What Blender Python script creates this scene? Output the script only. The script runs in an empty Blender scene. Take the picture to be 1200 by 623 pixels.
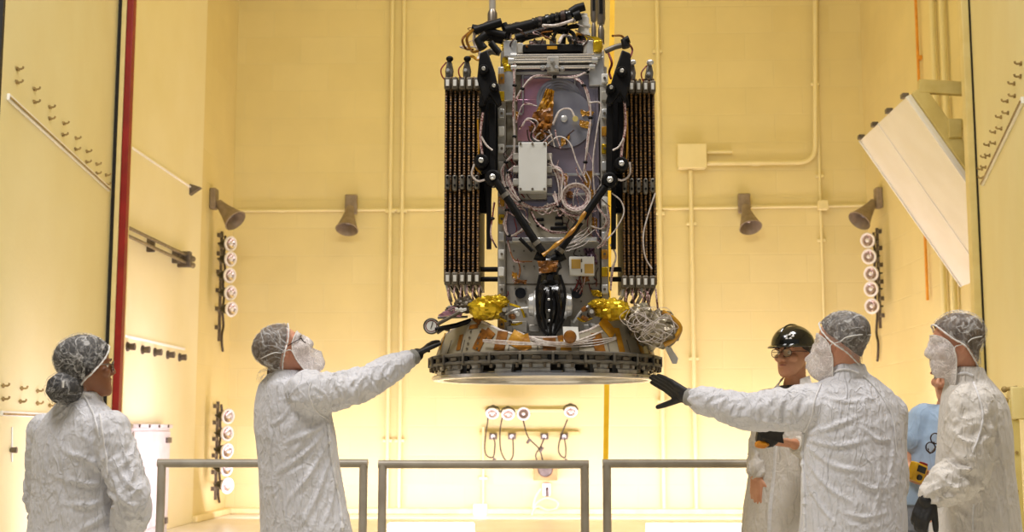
import bpy, bmesh, math, random
from mathutils import Vector, Matrix, Quaternion, noise
from mathutils.bvhtree import BVHTree
from mathutils.kdtree import KDTree

SC = bpy.context.scene
COL = SC.collection
RND = random.Random(11)
PI = math.pi
V = Vector

# ------------------------------------------------------------------ camera
F_PX, CX, CY = 1530.0, 600.0, 311.5
PITCH, YAW = math.radians(7.19), math.radians(1.7)
CAM = V((0, 0, 1.31))
C_F = V((-math.sin(YAW) * math.cos(PITCH), math.cos(YAW) * math.cos(PITCH), math.sin(PITCH)))
C_R = V((math.cos(YAW), math.sin(YAW), 0))
C_U = C_R.cross(C_F)


def at(px, py, Y):
    """world point at depth Y seen at a photograph pixel (a survey helper)"""
    r = C_F * F_PX + C_R * (px - CX) - C_U * (py - CY)
    return CAM + r * (Y / r.y)


# ------------------------------------------------------------------ materials
def lin(c):
    out = []
    for v in c:
        v = v / 255.0
        out.append(v / 12.92 if v <= 0.04045 else ((v + 0.055) / 1.055) ** 2.4)
    return (*out, 1.0)


def nodes_of(name):
    m = bpy.data.materials.new(name)
    m.use_nodes = True
    nt = m.node_tree
    return m, nt, nt.nodes['Principled BSDF']


def N(nt, kind, **kw):
    n = nt.nodes.new(kind)
    for k, v in kw.items():
        if k.startswith('i_'):
            n.inputs[k[2:].replace('_', ' ')].default_value = v
        else:
            setattr(n, k, v)
    return n


def mat(name, col, rough=0.5, metal=0.0, col2=None, scale=8.0, bump=0.0, bscale=60.0, spec=None, stretch=None, emit=None, coat=0.0, lo=0.35, hi=0.65, detail=3.0):
    """procedural material: two tones mixed by noise, noise bump"""
    m, nt, b = nodes_of(name)
    L = nt.links
    tc = N(nt, 'ShaderNodeTexCoord')
    src = tc.outputs['Object']
    if stretch:
        mp = N(nt, 'ShaderNodeMapping')
        mp.inputs['Scale'].default_value = stretch
        L.new(src, mp.inputs['Vector'])
        src = mp.outputs['Vector']
    nz = N(nt, 'ShaderNodeTexNoise')
    nz.inputs['Scale'].default_value = scale
    nz.inputs['Detail'].default_value = detail
    L.new(src, nz.inputs['Vector'])
    if col2 is None:
        col2 = tuple(max(0, v * 0.93) for v in col)
    rp = N(nt, 'ShaderNodeValToRGB')
    rp.color_ramp.elements[0].position = lo
    rp.color_ramp.elements[1].position = hi
    rp.color_ramp.elements[0].color = lin(col)
    rp.color_ramp.elements[1].color = lin(col2)
    L.new(nz.outputs['Fac'], rp.inputs['Fac'])
    L.new(rp.outputs['Color'], b.inputs['Base Color'])
    b.inputs['Roughness'].default_value = rough
    b.inputs['Metallic'].default_value = metal
    if coat:
        b.inputs['Coat Weight'].default_value = coat
    if spec is not None:
        b.inputs['Specular IOR Level'].default_value = spec
    if bump:
        n2 = N(nt, 'ShaderNodeTexNoise')
        n2.inputs['Scale'].default_value = bscale
        n2.inputs['Detail'].default_value = 4
        L.new(src, n2.inputs['Vector'])
        bp = N(nt, 'ShaderNodeBump')
        bp.inputs['Strength'].default_value = 0.6
        bp.inputs['Distance'].default_value = bump
        L.new(n2.outputs['Fac'], bp.inputs['Height'])
        L.new(bp.outputs['Normal'], b.inputs['Normal'])
    if emit:
        b.inputs['Emission Color'].default_value = lin(emit[0])
        b.inputs['Emission Strength'].default_value = emit[1]
    return m


def mat_block(name, col, col2, axes):
    """painted concrete block: brick texture laid on the wall's own plane"""
    m, nt, b = nodes_of(name)
    L = nt.links
    tc = N(nt, 'ShaderNodeTexCoord')
    sp = N(nt, 'ShaderNodeSeparateXYZ')
    L.new(tc.outputs['Object'], sp.inputs[0])
    cb = N(nt, 'ShaderNodeCombineXYZ')
    L.new(sp.outputs[axes[0]], cb.inputs[0])
    L.new(sp.outputs[axes[1]], cb.inputs[1])
    br = N(nt, 'ShaderNodeTexBrick')
    br.inputs['Scale'].default_value = 1.0
    br.inputs['Brick Width'].default_value = 0.92
    br.inputs['Row Height'].default_value = 0.46
    br.inputs['Mortar Size'].default_value = 0.012
    br.inputs['Mortar Smooth'].default_value = 0.6
    br.inputs['Bias'].default_value = 0.0
    br.inputs['Color1'].default_value = lin(col)
    br.inputs['Color2'].default_value = lin(col2)
    br.inputs['Mortar'].default_value = lin(tuple(v * 0.985 for v in col))
    nz = N(nt, 'ShaderNodeTexNoise', i_Scale=1.3, i_Detail=5.0)
    L.new(tc.outputs['Object'], nz.inputs['Vector'])
    mx = N(nt, 'ShaderNodeMix', data_type='RGBA', blend_type='MULTIPLY')
    mx.inputs['Factor'].default_value = 0.16
    L.new(cb.outputs[0], br.inputs['Vector'])
    L.new(br.outputs['Color'], mx.inputs['A'])
    L.new(nz.outputs['Fac'], mx.inputs['B'])
    L.new(mx.outputs['Result'], b.inputs['Base Color'])
    b.inputs['Roughness'].default_value = 0.55
    n2 = N(nt, 'ShaderNodeTexNoise', i_Scale=30.0, i_Detail=3.0)
    L.new(tc.outputs['Object'], n2.inputs['Vector'])
    ad = N(nt, 'ShaderNodeMath', operation='MULTIPLY_ADD')
    ad.inputs[1].default_value = -1.0
    L.new(br.outputs['Fac'], ad.inputs[0])
    ml = N(nt, 'ShaderNodeMath', operation='MULTIPLY')
    ml.inputs[1].default_value = 0.35
    L.new(n2.outputs['Fac'], ml.inputs[0])
    L.new(ml.outputs[0], ad.inputs[2])
    bp = N(nt, 'ShaderNodeBump')
    bp.inputs['Strength'].default_value = 0.3
    bp.inputs['Distance'].default_value = 0.006
    L.new(ad.outputs[0], bp.inputs['Height'])
    L.new(bp.outputs['Normal'], b.inputs['Normal'])
    return m


def mat_fabric(name, col, col2, crumple=0.012, sc=1.0, rough=0.75, transl=0.12):
    """thin crinkled coverall cloth: faceted crumple bump from warped voronoi"""
    m, nt, b = nodes_of(name)
    L = nt.links
    tc = N(nt, 'ShaderNodeTexCoord')
    wn = N(nt, 'ShaderNodeTexNoise', i_Scale=7.0 * sc, i_Detail=2.0)
    L.new(tc.outputs['Object'], wn.inputs['Vector'])
    wm = N(nt, 'ShaderNodeVectorMath', operation='SCALE')
    wm.inputs['Scale'].default_value = 0.16
    L.new(wn.outputs['Color'], wm.inputs[0])
    wa = N(nt, 'ShaderNodeVectorMath', operation='ADD')
    L.new(tc.outputs['Object'], wa.inputs[0])
    L.new(wm.outputs[0], wa.inputs[1])
    hs = None
    for s, w in ((7.0 * sc, 0.7), (17.0 * sc, 0.5), (44.0 * sc, 0.22)):
        vo = N(nt, 'ShaderNodeTexVoronoi', feature='F1')
        vo.inputs['Scale'].default_value = s
        L.new(wa.outputs[0], vo.inputs['Vector'])
        mm = N(nt, 'ShaderNodeMath', operation='MULTIPLY_ADD')
        mm.inputs[1].default_value = w
        mm.inputs[2].default_value = 0.0
        L.new(vo.outputs['Distance'], mm.inputs[0])
        if hs is not None:
            L.new(hs, mm.inputs[2])
        hs = mm.outputs[0]
    mp = N(nt, 'ShaderNodeMapping')
    mp.inputs['Rotation'].default_value = (0.35, 0.5, 0.2)
    mp.inputs['Scale'].default_value = (1.5, 1.5, 0.5)
    L.new(tc.outputs['Object'], mp.inputs['Vector'])
    for s, w, wd in ((5.5 * sc, 0.30, 0.05), (13.0 * sc, 0.22, 0.06), (27.0 * sc, 0.10, 0.07)):
        nz = N(nt, 'ShaderNodeTexNoise', i_Scale=s, i_Detail=1.5, i_Distortion=0.5)
        L.new(mp.outputs['Vector'], nz.inputs['Vector'])
        sb = N(nt, 'ShaderNodeMath', operation='SUBTRACT')
        sb.inputs[1].default_value = 0.5
        L.new(nz.outputs['Fac'], sb.inputs[0])
        ab = N(nt, 'ShaderNodeMath', operation='ABSOLUTE')
        L.new(sb.outputs[0], ab.inputs[0])
        mr = N(nt, 'ShaderNodeMapRange', interpolation_type='SMOOTHSTEP')
        mr.inputs['From Max'].default_value = wd
        mr.inputs['To Min'].default_value = w
        mr.inputs['To Max'].default_value = 0.0
        L.new(ab.outputs[0], mr.inputs['Value'])
        ad = N(nt, 'ShaderNodeMath', operation='ADD')
        L.new(hs, ad.inputs[0])
        L.new(mr.outputs[0], ad.inputs[1])
        hs = ad.outputs[0]
    bp = N(nt, 'ShaderNodeBump')
    bp.inputs['Strength'].default_value = 0.8
    bp.inputs['Distance'].default_value = crumple
    L.new(hs, bp.inputs['Height'])
    L.new(bp.outputs['Normal'], b.inputs['Normal'])
    nz = N(nt, 'ShaderNodeTexNoise', i_Scale=3.0, i_Detail=4.0)
    L.new(tc.outputs['Object'], nz.inputs['Vector'])
    rp = N(nt, 'ShaderNodeValToRGB')
    rp.color_ramp.elements[0].color = lin(col)
    rp.color_ramp.elements[1].color = lin(col2)
    L.new(nz.outputs['Fac'], rp.inputs['Fac'])
    L.new(rp.outputs['Color'], b.inputs['Base Color'])
    b.inputs['Roughness'].default_value = rough
    b.inputs['Sheen Weight'].default_value = 0.15
    return m


def mat_net(name, col=(235, 232, 228), haze=0.16, lines=0.5, scale=9.0, mesh=0.15):
    """gauzy see-through net: a thin haze of threads with pale crease lines"""
    m, nt, b = nodes_of(name)
    L = nt.links
    tc = N(nt, 'ShaderNodeTexCoord')
    total = None
    for sc, w, wd in ((scale, lines, 0.035), (scale * 2.6, lines * 0.6, 0.05)):
        nz = N(nt, 'ShaderNodeTexNoise', i_Scale=sc, i_Detail=2.0, i_Distortion=1.6)
        L.new(tc.outputs['Object'], nz.inputs['Vector'])
        sb = N(nt, 'ShaderNodeMath', operation='SUBTRACT')
        sb.inputs[1].default_value = 0.5
        L.new(nz.outputs['Fac'], sb.inputs[0])
        ab = N(nt, 'ShaderNodeMath', operation='ABSOLUTE')
        L.new(sb.outputs[0], ab.inputs[0])
        mr = N(nt, 'ShaderNodeMapRange')
        mr.inputs['From Min'].default_value = 0.0
        mr.inputs['From Max'].default_value = wd
        mr.inputs['To Min'].default_value = w
        mr.inputs['To Max'].default_value = 0.0
        L.new(ab.outputs[0], mr.inputs['Value'])
        if total is None:
            total = mr.outputs[0]
        else:
            ad = N(nt, 'ShaderNodeMath', operation='ADD')
            L.new(total, ad.inputs[0])
            L.new(mr.outputs[0], ad.inputs[1])
            total = ad.outputs[0]
    vo = N(nt, 'ShaderNodeTexVoronoi', feature='DISTANCE_TO_EDGE')
    vo.inputs['Scale'].default_value = 150.0
    L.new(tc.outputs['Object'], vo.inputs['Vector'])
    m2 = N(nt, 'ShaderNodeMapRange')
    m2.inputs['From Max'].default_value = 0.12
    m2.inputs['To Min'].default_value = haze + mesh
    m2.inputs['To Max'].default_value = haze
    L.new(vo.outputs['Distance'], m2.inputs['Value'])
    ad = N(nt, 'ShaderNodeMath', operation='ADD', use_clamp=True)
    L.new(total, ad.inputs[0])
    L.new(m2.outputs[0], ad.inputs[1])
    b.inputs['Base Color'].default_value = lin(col)
    b.inputs['Roughness'].default_value = 0.6
    tr = N(nt, 'ShaderNodeBsdfTransparent')
    ms = N(nt, 'ShaderNodeMixShader')
    L.new(ad.outputs[0], ms.inputs[0])
    L.new(tr.outputs[0], ms.inputs[1])
    L.new(b.outputs[0], ms.inputs[2])
    L.new(ms.outputs[0], nt.nodes['Material Output'].inputs['Surface'])
    return m


# ------------------------------------------------------------------ mesh builder
def frame_of(d, hint=None):
    d = d.normalized()
    h = hint if hint is not None else (V((0, 0, 1)) if abs(d.z) < 0.9 else V((0, 1, 0)))
    a = h.cross(d)
    if a.length < 1e-6:
        a = V((1, 0, 0)).cross(d)
    a.normalize()
    return a, d.cross(a).normalized()


class MB:
    def __init__(self):
        self.v, self.f = [], []

    def add(self, vs, fs):
        o = len(self.v)
        self.v.extend(V(p) for p in vs)
        self.f.extend(tuple(i + o for i in f) for f in fs)
        return self

    def box(self, c, s, R=None):
        c = V(c)
        hx, hy, hz = s[0] / 2, s[1] / 2, s[2] / 2
        vs = [V((x, y, z)) for z in (-hz, hz) for y in (-hy, hy) for x in (-hx, hx)]
        if R is not None:
            vs = [R @ p for p in vs]
        return self.add([c + p for p in vs], [(0, 2, 3, 1), (4, 5, 7, 6), (0, 1, 5, 4), (2, 6, 7, 3), (0, 4, 6, 2), (1, 3, 7, 5)])

    def span(self, a, b):
        a, b = V(a), V(b)
        return self.box((a + b) / 2, [abs(b[i] - a[i]) for i in range(3)])

    def bar(self, p0, p1, w, h, hint=None):
        """rectangular bar between two points"""
        p0, p1 = V(p0), V(p1)
        a, b = frame_of(p1 - p0, hint)
        vs = []
        for p in (p0, p1):
            for sx, sy in ((-1, -1), (1, -1), (1, 1), (-1, 1)):
                vs.append(p + a * (sx * w / 2) + b * (sy * h / 2))
        return self.add(vs, [(0, 3, 2, 1), (4, 5, 6, 7), (0, 1, 5, 4), (1, 2, 6, 5), (2, 3, 7, 6), (3, 0, 4, 7)])

    def rings(self, rs, cap=True):
        """loft a list of rings (each a list of points, same count)"""
        n = len(rs[0])
        vs = [p for r in rs for p in r]
        fs = []
        for i in range(len(rs) - 1):
            for j in range(n):
                k = (j + 1) % n
                fs.append((i * n + j, i * n + k, (i + 1) * n + k, (i + 1) * n + j))
        if cap:
            fs.append(tuple(reversed(range(n))))
            fs.append(tuple((len(rs) - 1) * n + j for j in range(n)))
        return self.add(vs, fs)

    def cyl(self, p0, p1, r0, r1=None, n=16):
        r1 = r0 if r1 is None else r1
        p0, p1 = V(p0), V(p1)
        a, b = frame_of(p1 - p0)
        rs = []
        for p, r in ((p0, r0), (p1, r1)):
            rs.append([p + a * (r * math.cos(t * 2 * PI / n)) + b * (r * math.sin(t * 2 * PI / n)) for t in range(n)])
        return self.rings(rs)

    def lathe(self, c, axis, prof, n=32, a0=0.0, a1=None, hint=None):
        """prof: list of (radius, height along axis); full turn or arc"""
        c, axis = V(c), V(axis).normalized()
        a, b = frame_of(axis, hint)
        full = a1 is None
        m = n if full else n + 1
        vs, fs = [], []
        for i in range(m):
            t = a0 + (2 * PI if full else (a1 - a0)) * i / n
            d = a * math.cos(t) + b * math.sin(t)
            vs.extend(c + d * r + axis * h for r, h in prof)
        k = len(prof)
        for i in range(n):
            i2 = (i + 1) % m
            for j in range(k - 1):
                fs.append((i * k + j, i2 * k + j, i2 * k + j + 1, i * k + j + 1))
        return self.add(vs, fs)

    def tube(self, pts, r, n=8, cap=True, closed=False):
        pts = [V(p) for p in pts]
        m = len(pts)
        rad = r if isinstance(r, (list, tuple)) else [r] * m
        rs = []
        a = None
        for i, p in enumerate(pts):
            d = pts[min(i + 1, m - 1)] - pts[max(i - 1, 0)]
            if closed:
                d = pts[(i + 1) % m] - pts[i - 1]
            if d.length < 1e-9:
                d = V((0, 0, 1))
            d.normalize()
            if a is None:
                a, _ = frame_of(d)
            a = a - d * a.dot(d)
            if a.length < 1e-6:
                a, _ = frame_of(d)
            a.normalize()
            b = d.cross(a)
            rs.append([p + a * (rad[i] * math.cos(t * 2 * PI / n)) + b * (rad[i] * math.sin(t * 2 * PI / n)) for t in range(n)])
        if closed:
            rs.append(rs[0])
            return self.rings(rs, cap=False)
        return self.rings(rs, cap)

    def limb(self, pts, rad, n=14):
        """rounded tapering limb (hemispherical ends), smooth path"""
        pts = [V(p) for p in pts]
        P, R = [], []
        d0 = (pts[1] - pts[0]).normalized()
        d1 = (pts[-1] - pts[-2]).normalized()
        for t in (0.05, 0.4, 0.75, 0.95):
            P.append(pts[0] - d0 * rad[0] * math.cos(t * PI / 2)); R.append(rad[0] * math.sin(t * PI / 2))
        P += pts; R += list(rad)
        for t in (0.95, 0.75, 0.4, 0.05):
            P.append(pts[-1] + d1 * rad[-1] * math.cos(t * PI / 2)); R.append(rad[-1] * math.sin(t * PI / 2))
        return self.tube(P, R, n)

    def ell(self, c, rad, R=None, nu=20, nv=12):
        c = V(c)
        vs = [V((0, 0, rad[2]))]
        for i in range(1, nv):
            t = PI * i / nv
            for j in range(nu):
                u = 2 * PI * j / nu
                vs.append(V((rad[0] * math.sin(t) * math.cos(u), rad[1] * math.sin(t) * math.sin(u), rad[2] * math.cos(t))))
        vs.append(V((0, 0, -rad[2])))
        fs = [(0, 1 + j, 1 + (j + 1) % nu) for j in range(nu)]
        for i in range(nv - 2):
            for j in range(nu):
                a, b = 1 + i * nu + j, 1 + i * nu + (j + 1) % nu
                fs.append((a, a + nu, b + nu, b))
        e = len(vs) - 1
        fs += [(e, e - nu + (j + 1) % nu, e - nu + j) for j in range(nu)]
        if R is not None:
            vs = [R @ p for p in vs]
        return self.add([c + p for p in vs], fs)

    def prism(self, poly, d):
        """extrude polygon (list of points) by vector d"""
        d = V(d)
        n = len(poly)
        vs = [V(p) for p in poly] + [V(p) + d for p in poly]
        fs = [tuple(reversed(range(n))), tuple(range(n, 2 * n))]
        for j in range(n):
            k = (j + 1) % n
            fs.append((j, k, n + k, n + j))
        return self.add(vs, fs)

    def grid(self, rows, thick=0.0, closed=False):
        """rows of points -> sheet; thick gives it a solid thickness"""
        nr, nc = len(rows), len(rows[0])
        vs = [V(p) for r in rows for p in r]
        fs = []
        for i in range(nr - 1):
            for j in range(nc - (0 if closed else 1)):
                k = (j + 1) % nc
                fs.append((i * nc + j, i * nc + k, (i + 1) * nc + k, (i + 1) * nc + j))
        if thick:
            nor = [V((0, 0, 0)) for _ in vs]
            for f in fs:
                nn = (vs[f[1]] - vs[f[0]]).cross(vs[f[2]] - vs[f[0]])
                for i in f:
                    nor[i] += nn
            o = len(vs)
            vs = vs + [p - q.normalized() * thick for p, q in zip(vs, nor)]
            f2 = [tuple(o + i for i in reversed(f)) for f in fs]
            ed = []
            for i in range(nr - 1):
                if not closed:
                    a, b = i * nc, (i + 1) * nc
                    ed.append((a, b, o + b, o + a))
                    a, b = i * nc + nc - 1, (i + 1) * nc + nc - 1
                    ed.append((b, a, o + a, o + b))
            for j in range(nc - (0 if closed else 1)):
                k = (j + 1) % nc
                ed.append((k, j, o + j, o + k))
                a = (nr - 1) * nc
                ed.append((a + j, a + k, o + a + k, o + a + j))
            fs = fs + f2 + ed
        return self.add(vs, fs)


ORIG = {}


def finish(o, mb_or_mesh, smooth=35):
    me = o.data
    if smooth:
        me.polygons.foreach_set('use_smooth', [True] * len(me.polygons))
        me.set_sharp_from_angle(angle=math.radians(smooth))
    me.update()


def fix_normals(me):
    bm = bmesh.new()
    bm.from_mesh(me)
    bmesh.ops.recalc_face_normals(bm, faces=bm.faces)
    bm.to_mesh(me)
    bm.free()


def obj(name, mb, m, parent=None, smooth=35, bevel=0.0, base=None):
    """link ONE mesh object; parts keep world shape under their thing's origin"""
    me = bpy.data.meshes.new(name)
    if parent is not None:
        org = ORIG[parent.name]
    elif base is not None:
        org = V(base)
    else:
        lo = V([min(p[i] for p in mb.v) for i in range(3)])
        hi = V([max(p[i] for p in mb.v) for i in range(3)])
        org = V(((lo.x + hi.x) / 2, (lo.y + hi.y) / 2, lo.z))
    me.from_pydata([p - org for p in mb.v], [], mb.f)
    fix_normals(me)
    me.materials.append(m)
    o = bpy.data.objects.new(name, me)
    COL.objects.link(o)
    ORIG[o.name] = org.copy()
    if parent is not None:
        o.parent = parent
    else:
        o.location = org
    finish(o, me, smooth)
    if bevel:
        bv = o.modifiers.new('bevel', 'BEVEL')
        bv.width = bevel
        bv.segments = 2
        bv.limit_method = 'ANGLE'
        bv.angle_limit = math.radians(40)
    return o


def obj_mesh(name, me, m, parent, smooth=60):
    """link a ready mesh given in world coordinates"""
    org = ORIG[parent.name]
    me.transform(Matrix.Translation(-org))
    me.name = name
    me.materials.clear()
    me.materials.append(m)
    o = bpy.data.objects.new(name, me)
    COL.objects.link(o)
    ORIG[o.name] = org.copy()
    o.parent = parent
    finish(o, me, smooth)
    return o


def tag(o, label, cat, group=None):
    o['label'] = label
    o['category'] = cat
    if group:
        o['group'] = group
    return o


def thing(name, label, cat, loc, group=None):
    o = bpy.data.objects.new(name, None)
    o.empty_display_size = 0.1
    COL.objects.link(o)
    o.location = loc
    ORIG[o.name] = V(loc)
    return tag(o, label, cat, group)


def struct(name, mb, m, smooth=35, bevel=0.0, base=None, parent=None):
    o = obj(name, mb, m, parent=parent, smooth=smooth, bevel=bevel, base=base)
    if parent is None:
        o['kind'] = 'structure'
    return o


def dup(root, loc, rot=None, label=None, group=None, scale=None):
    r = root.copy()
    COL.objects.link(r)
    r.location = loc
    if rot is not None:
        r.rotation_euler = rot
    if scale is not None:
        r.scale = scale
    if label:
        r['label'] = label
    if group:
        r['group'] = group
    for ch in list(root.children):
        c = ch.copy()
        COL.objects.link(c)
        c.parent = r
        for g in list(ch.children):
            d = g.copy()
            COL.objects.link(d)
            d.parent = c
    return r


def smooth_path(pts, k=6):
    """Catmull-Rom through points"""
    pts = [V(p) for p in pts]
    if len(pts) < 3:
        return pts
    ext = [pts[0] * 2 - pts[1]] + pts + [pts[-1] * 2 - pts[-2]]
    out = []
    for i in range(1, len(ext) - 2):
        p0, p1, p2, p3 = ext[i - 1:i + 3]
        for s in range(k):
            t = s / k
            out.append(0.5 * ((2 * p1) + (p2 - p0) * t + (2 * p0 - 5 * p1 + 4 * p2 - p3) * t * t + (3 * p1 - p0 - 3 * p2 + p3) * t ** 3))
    out.append(pts[-1])
    return out


def remesh(mb, voxel, smooth_it=4, fac=0.5):
    """fuse overlapping solids into one continuous surface; returns a mesh (world coords)"""
    me = bpy.data.meshes.new('tmp')
    me.from_pydata(mb.v, [], mb.f)
    fix_normals(me)
    o = bpy.data.objects.new('tmp', me)
    COL.objects.link(o)
    r = o.modifiers.new('r', 'REMESH')
    r.mode = 'VOXEL'
    r.voxel_size = voxel
    s = o.modifiers.new('s', 'SMOOTH')
    s.factor = fac
    s.iterations = smooth_it
    dg = bpy.context.evaluated_depsgraph_get()
    out = bpy.data.meshes.new_from_object(o.evaluated_get(dg))
    bpy.data.objects.remove(o)
    bpy.data.meshes.remove(me)
    return out


def bvh_of(me):
    return BVHTree.FromPolygons([v.co for v in me.vertices], [p.vertices for p in me.polygons])
# ------------------------------------------------------------------ the room
M = {}
M['wall_back'] = mat_block('block_paint_back', (235, 219, 151), (232, 215, 145), (0, 2))
M['wall_side'] = mat_block('block_paint_side', (235, 219, 151), (232, 215, 145), (1, 2))
M['leaf'] = mat('door_leaf_paint', (238, 230, 182), 0.42, col2=(234, 224, 172), scale=1.2, bump=0.004, bscale=22)
M['smooth_wall'] = mat('smooth_panel_paint', (240, 231, 184), 0.45, col2=(236, 226, 174), scale=1.0, bump=0.003, bscale=18)
M['cream'] = mat('cream_paint', (238, 222, 160), 0.45, col2=(230, 212, 146), scale=6)
M['olive'] = mat('olive_cream_paint', (218, 200, 128), 0.5, col2=(206, 186, 112), scale=6)
M['white_strip'] = mat('white_strip_paint', (254, 253, 249), 0.35, col2=(250, 248, 242), scale=5)
M['dark'] = mat('black_rubber', (22, 20, 18), 0.6, col2=(32, 29, 25), scale=10)
M['red'] = mat('red_seal', (150, 22, 24), 0.42, col2=(128, 14, 18), scale=4)
M['floor'] = mat('floor_epoxy', (240, 234, 218), 0.32, col2=(233, 225, 204), scale=1.4)
M['ceiling'] = mat('ceiling_paint', (226, 212, 170), 0.7, scale=2)
M['pipe'] = mat('pipe_paint', (235, 222, 160), 0.42, col2=(231, 217, 152), scale=3)
M['horn'] = mat('horn_paint', (150, 134, 108), 0.5, col2=(132, 116, 90), scale=10)
M['steel'] = mat('brushed_steel', (150, 140, 128), 0.36, 0.85, col2=(120, 110, 98), scale=14, stretch=(1, 1, 0.2))
M['dark_metal'] = mat('dark_metal', (112, 102, 86), 0.45, 0.3, col2=(84, 74, 60), scale=12)
M['hook'] = mat('hook_metal', (176, 152, 98), 0.45, 0.35, col2=(140, 118, 72), scale=20)
M['rail'] = mat('grey_rail_paint', (172, 164, 150), 0.4, 0.1, col2=(156, 147, 132), scale=8)
M['yellow'] = mat('yellow_strap', (246, 196, 22), 0.55, col2=(236, 182, 14), scale=9)
M['orange'] = mat('orange_cable', (232, 160, 48), 0.5, col2=(216, 142, 36), scale=9)
M['carton'] = mat('tan_box', (176, 142, 84), 0.7, col2=(160, 126, 72), scale=9)
M['white_gloss'] = mat('white_enamel', (240, 236, 226), 0.3, col2=(230, 226, 214), scale=9)
M['grey_sheet'] = mat('pale_grey_sheet', (206, 200, 194), 0.45, col2=(192, 186, 178), scale=5)
M['lens'] = mat('lamp_reflector', (214, 200, 186), 0.18, 0.75, col2=(170, 150, 132), scale=40)
M['lampbody'] = mat('lamp_body', (46, 44, 34), 0.45, 0.2, col2=(30, 28, 22), scale=14)
M['cable'] = mat('dark_cable', (70, 58, 34), 0.6, col2=(52, 42, 24), scale=30)
M['lit'] = mat('lit_diffuser', (255, 246, 226), 0.4, col2=(255, 244, 220), scale=4, emit=((255, 240, 212), 9.0))  # glowing surface of the added floor boxes
M['deflector'] = mat('white_deflector', (248, 245, 234), 0.35, col2=(242, 238, 224), scale=2.2)


def at_plane(px, py, p0, n):
    r = C_F * F_PX + C_R * (px - CX) - C_U * (py - CY)
    n = V(n)
    t = (V(p0) - CAM).dot(n) / r.dot(n)
    return CAM + r * t


XL, XR, YB, HT = -5.2, 5.12, 21.0, 10.0
YD = 13.0
struct('floor', MB().span((-12, -5, -0.2), (12, YB + 0.3, 0)), M['floor'], base=(0, 0, 0))
struct('ceiling', MB().span((-12, -5, HT), (12, YB + 0.3, HT + 0.2)), M['ceiling'], base=(0, 0, HT))
struct('wall_back', MB().span((XL - 0.3, YB, 0), (XR + 0.3, YB + 0.3, HT)), M['wall_back'], base=(0, YB, 0))
struct('wall_left', MB().span((XL - 0.3, YD + 0.3, 0), (XL, YB, HT)), M['wall_side'], base=(XL, YD, 0))
struct('wall_right', MB().span((XR, YD + 0.3, 0), (XR + 0.3, YB, HT)), M['wall_side'], base=(XR, YD, 0))
# the smooth painted plate that faces the near half of the left wall
struct('trim_1', MB().span((XL, YD + 0.3, 0), (XL + 0.05, 18.9, HT)), M['smooth_wall'], bevel=0.01)
# front wall of the chamber, either side of the opening
XA, XB = at(128, 300, YD).x, at(1150, 300, YD).x
struct('wall_front_left', MB().span((-12, YD, 0), (XA - 0.03, YD + 0.3, HT)), M['wall_back'], base=(-8, YD, 0))
struct('wall_front_right', MB().span((XB + 0.03, YD, 0), (12, YD + 0.3, HT)), M['wall_back'], base=(8, YD, 0))
# jambs and red seal of the opening, dark strips for its gaps
struct('trim_2', MB().span((at(133.5, 300, YD).x, YD - 0.05, 0), (at(139, 300, YD).x, YD + 0.3, HT)), M['cream'], bevel=0.006)
struct('trim_3', MB().span((at(139.2, 300, YD).x, YD - 0.04, 0), (at(147, 300, YD).x, YD + 0.06, HT)), M['red'], bevel=0.008)
struct('trim_4', MB().span((at(1139, 300, YD).x, YD - 0.02, 0), (at(1147.5, 300, YD).x, YD + 0.1, HT)), M['cream'], bevel=0.008)
struct('trim_5', MB().span((XA - 0.03, YD - 0.02, 0), (at(133.4, 300, YD).x, YD + 0.2, HT)), M['dark'])  # black strip paints in the shade of the left gap
struct('trim_6', MB().span((at(1147.6, 300, YD).x, YD - 0.02, 0), (XB + 0.03, YD + 0.2, HT)), M['dark'])  # same painted shade for the gap at the right leaf
# baseboard kerb along the foot of the walls
struct('baseboard_back', MB().span((XL, YB - 0.12, 0), (XR, YB, 0.1)), M['cream'], bevel=0.02)
struct('baseboard_left', MB().span((XL, 18.9, 0), (XL + 0.12, YB - 0.12, 0.1)), M['cream'], bevel=0.02)

# side walls of the hall the camera stands in
struct('wall_hall_left', MB().span((-12.3, -5, 0), (-12, YD + 0.3, HT)), M['ceiling'], base=(-12, 4, 0))
struct('wall_hall_right', MB().span((12, -5, 0), (12.3, YD + 0.3, HT)), M['ceiling'], base=(12, 4, 0))


# ---- the two tall door leaves, swung open towards the camera
def hook_mesh(p, n, u):
    """a small peg: round foot, stub and turned-up tip on a wall with normal n"""
    mb = MB()
    mb.cyl(p - n * 0.004, p + n * 0.012, 0.018, 0.016, 12)
    mb.tube([p, p + n * 0.035, p + n * 0.045 + V((0, 0, 0.006)), p + n * 0.048 + V((0, 0, 0.02))], 0.008, 8)
    mb.bar(p - u * 0.045 + n * 0.008, p + u * 0.045 + n * 0.008, 0.01, 0.012, V((0, 0, 1)))
    return mb


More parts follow.
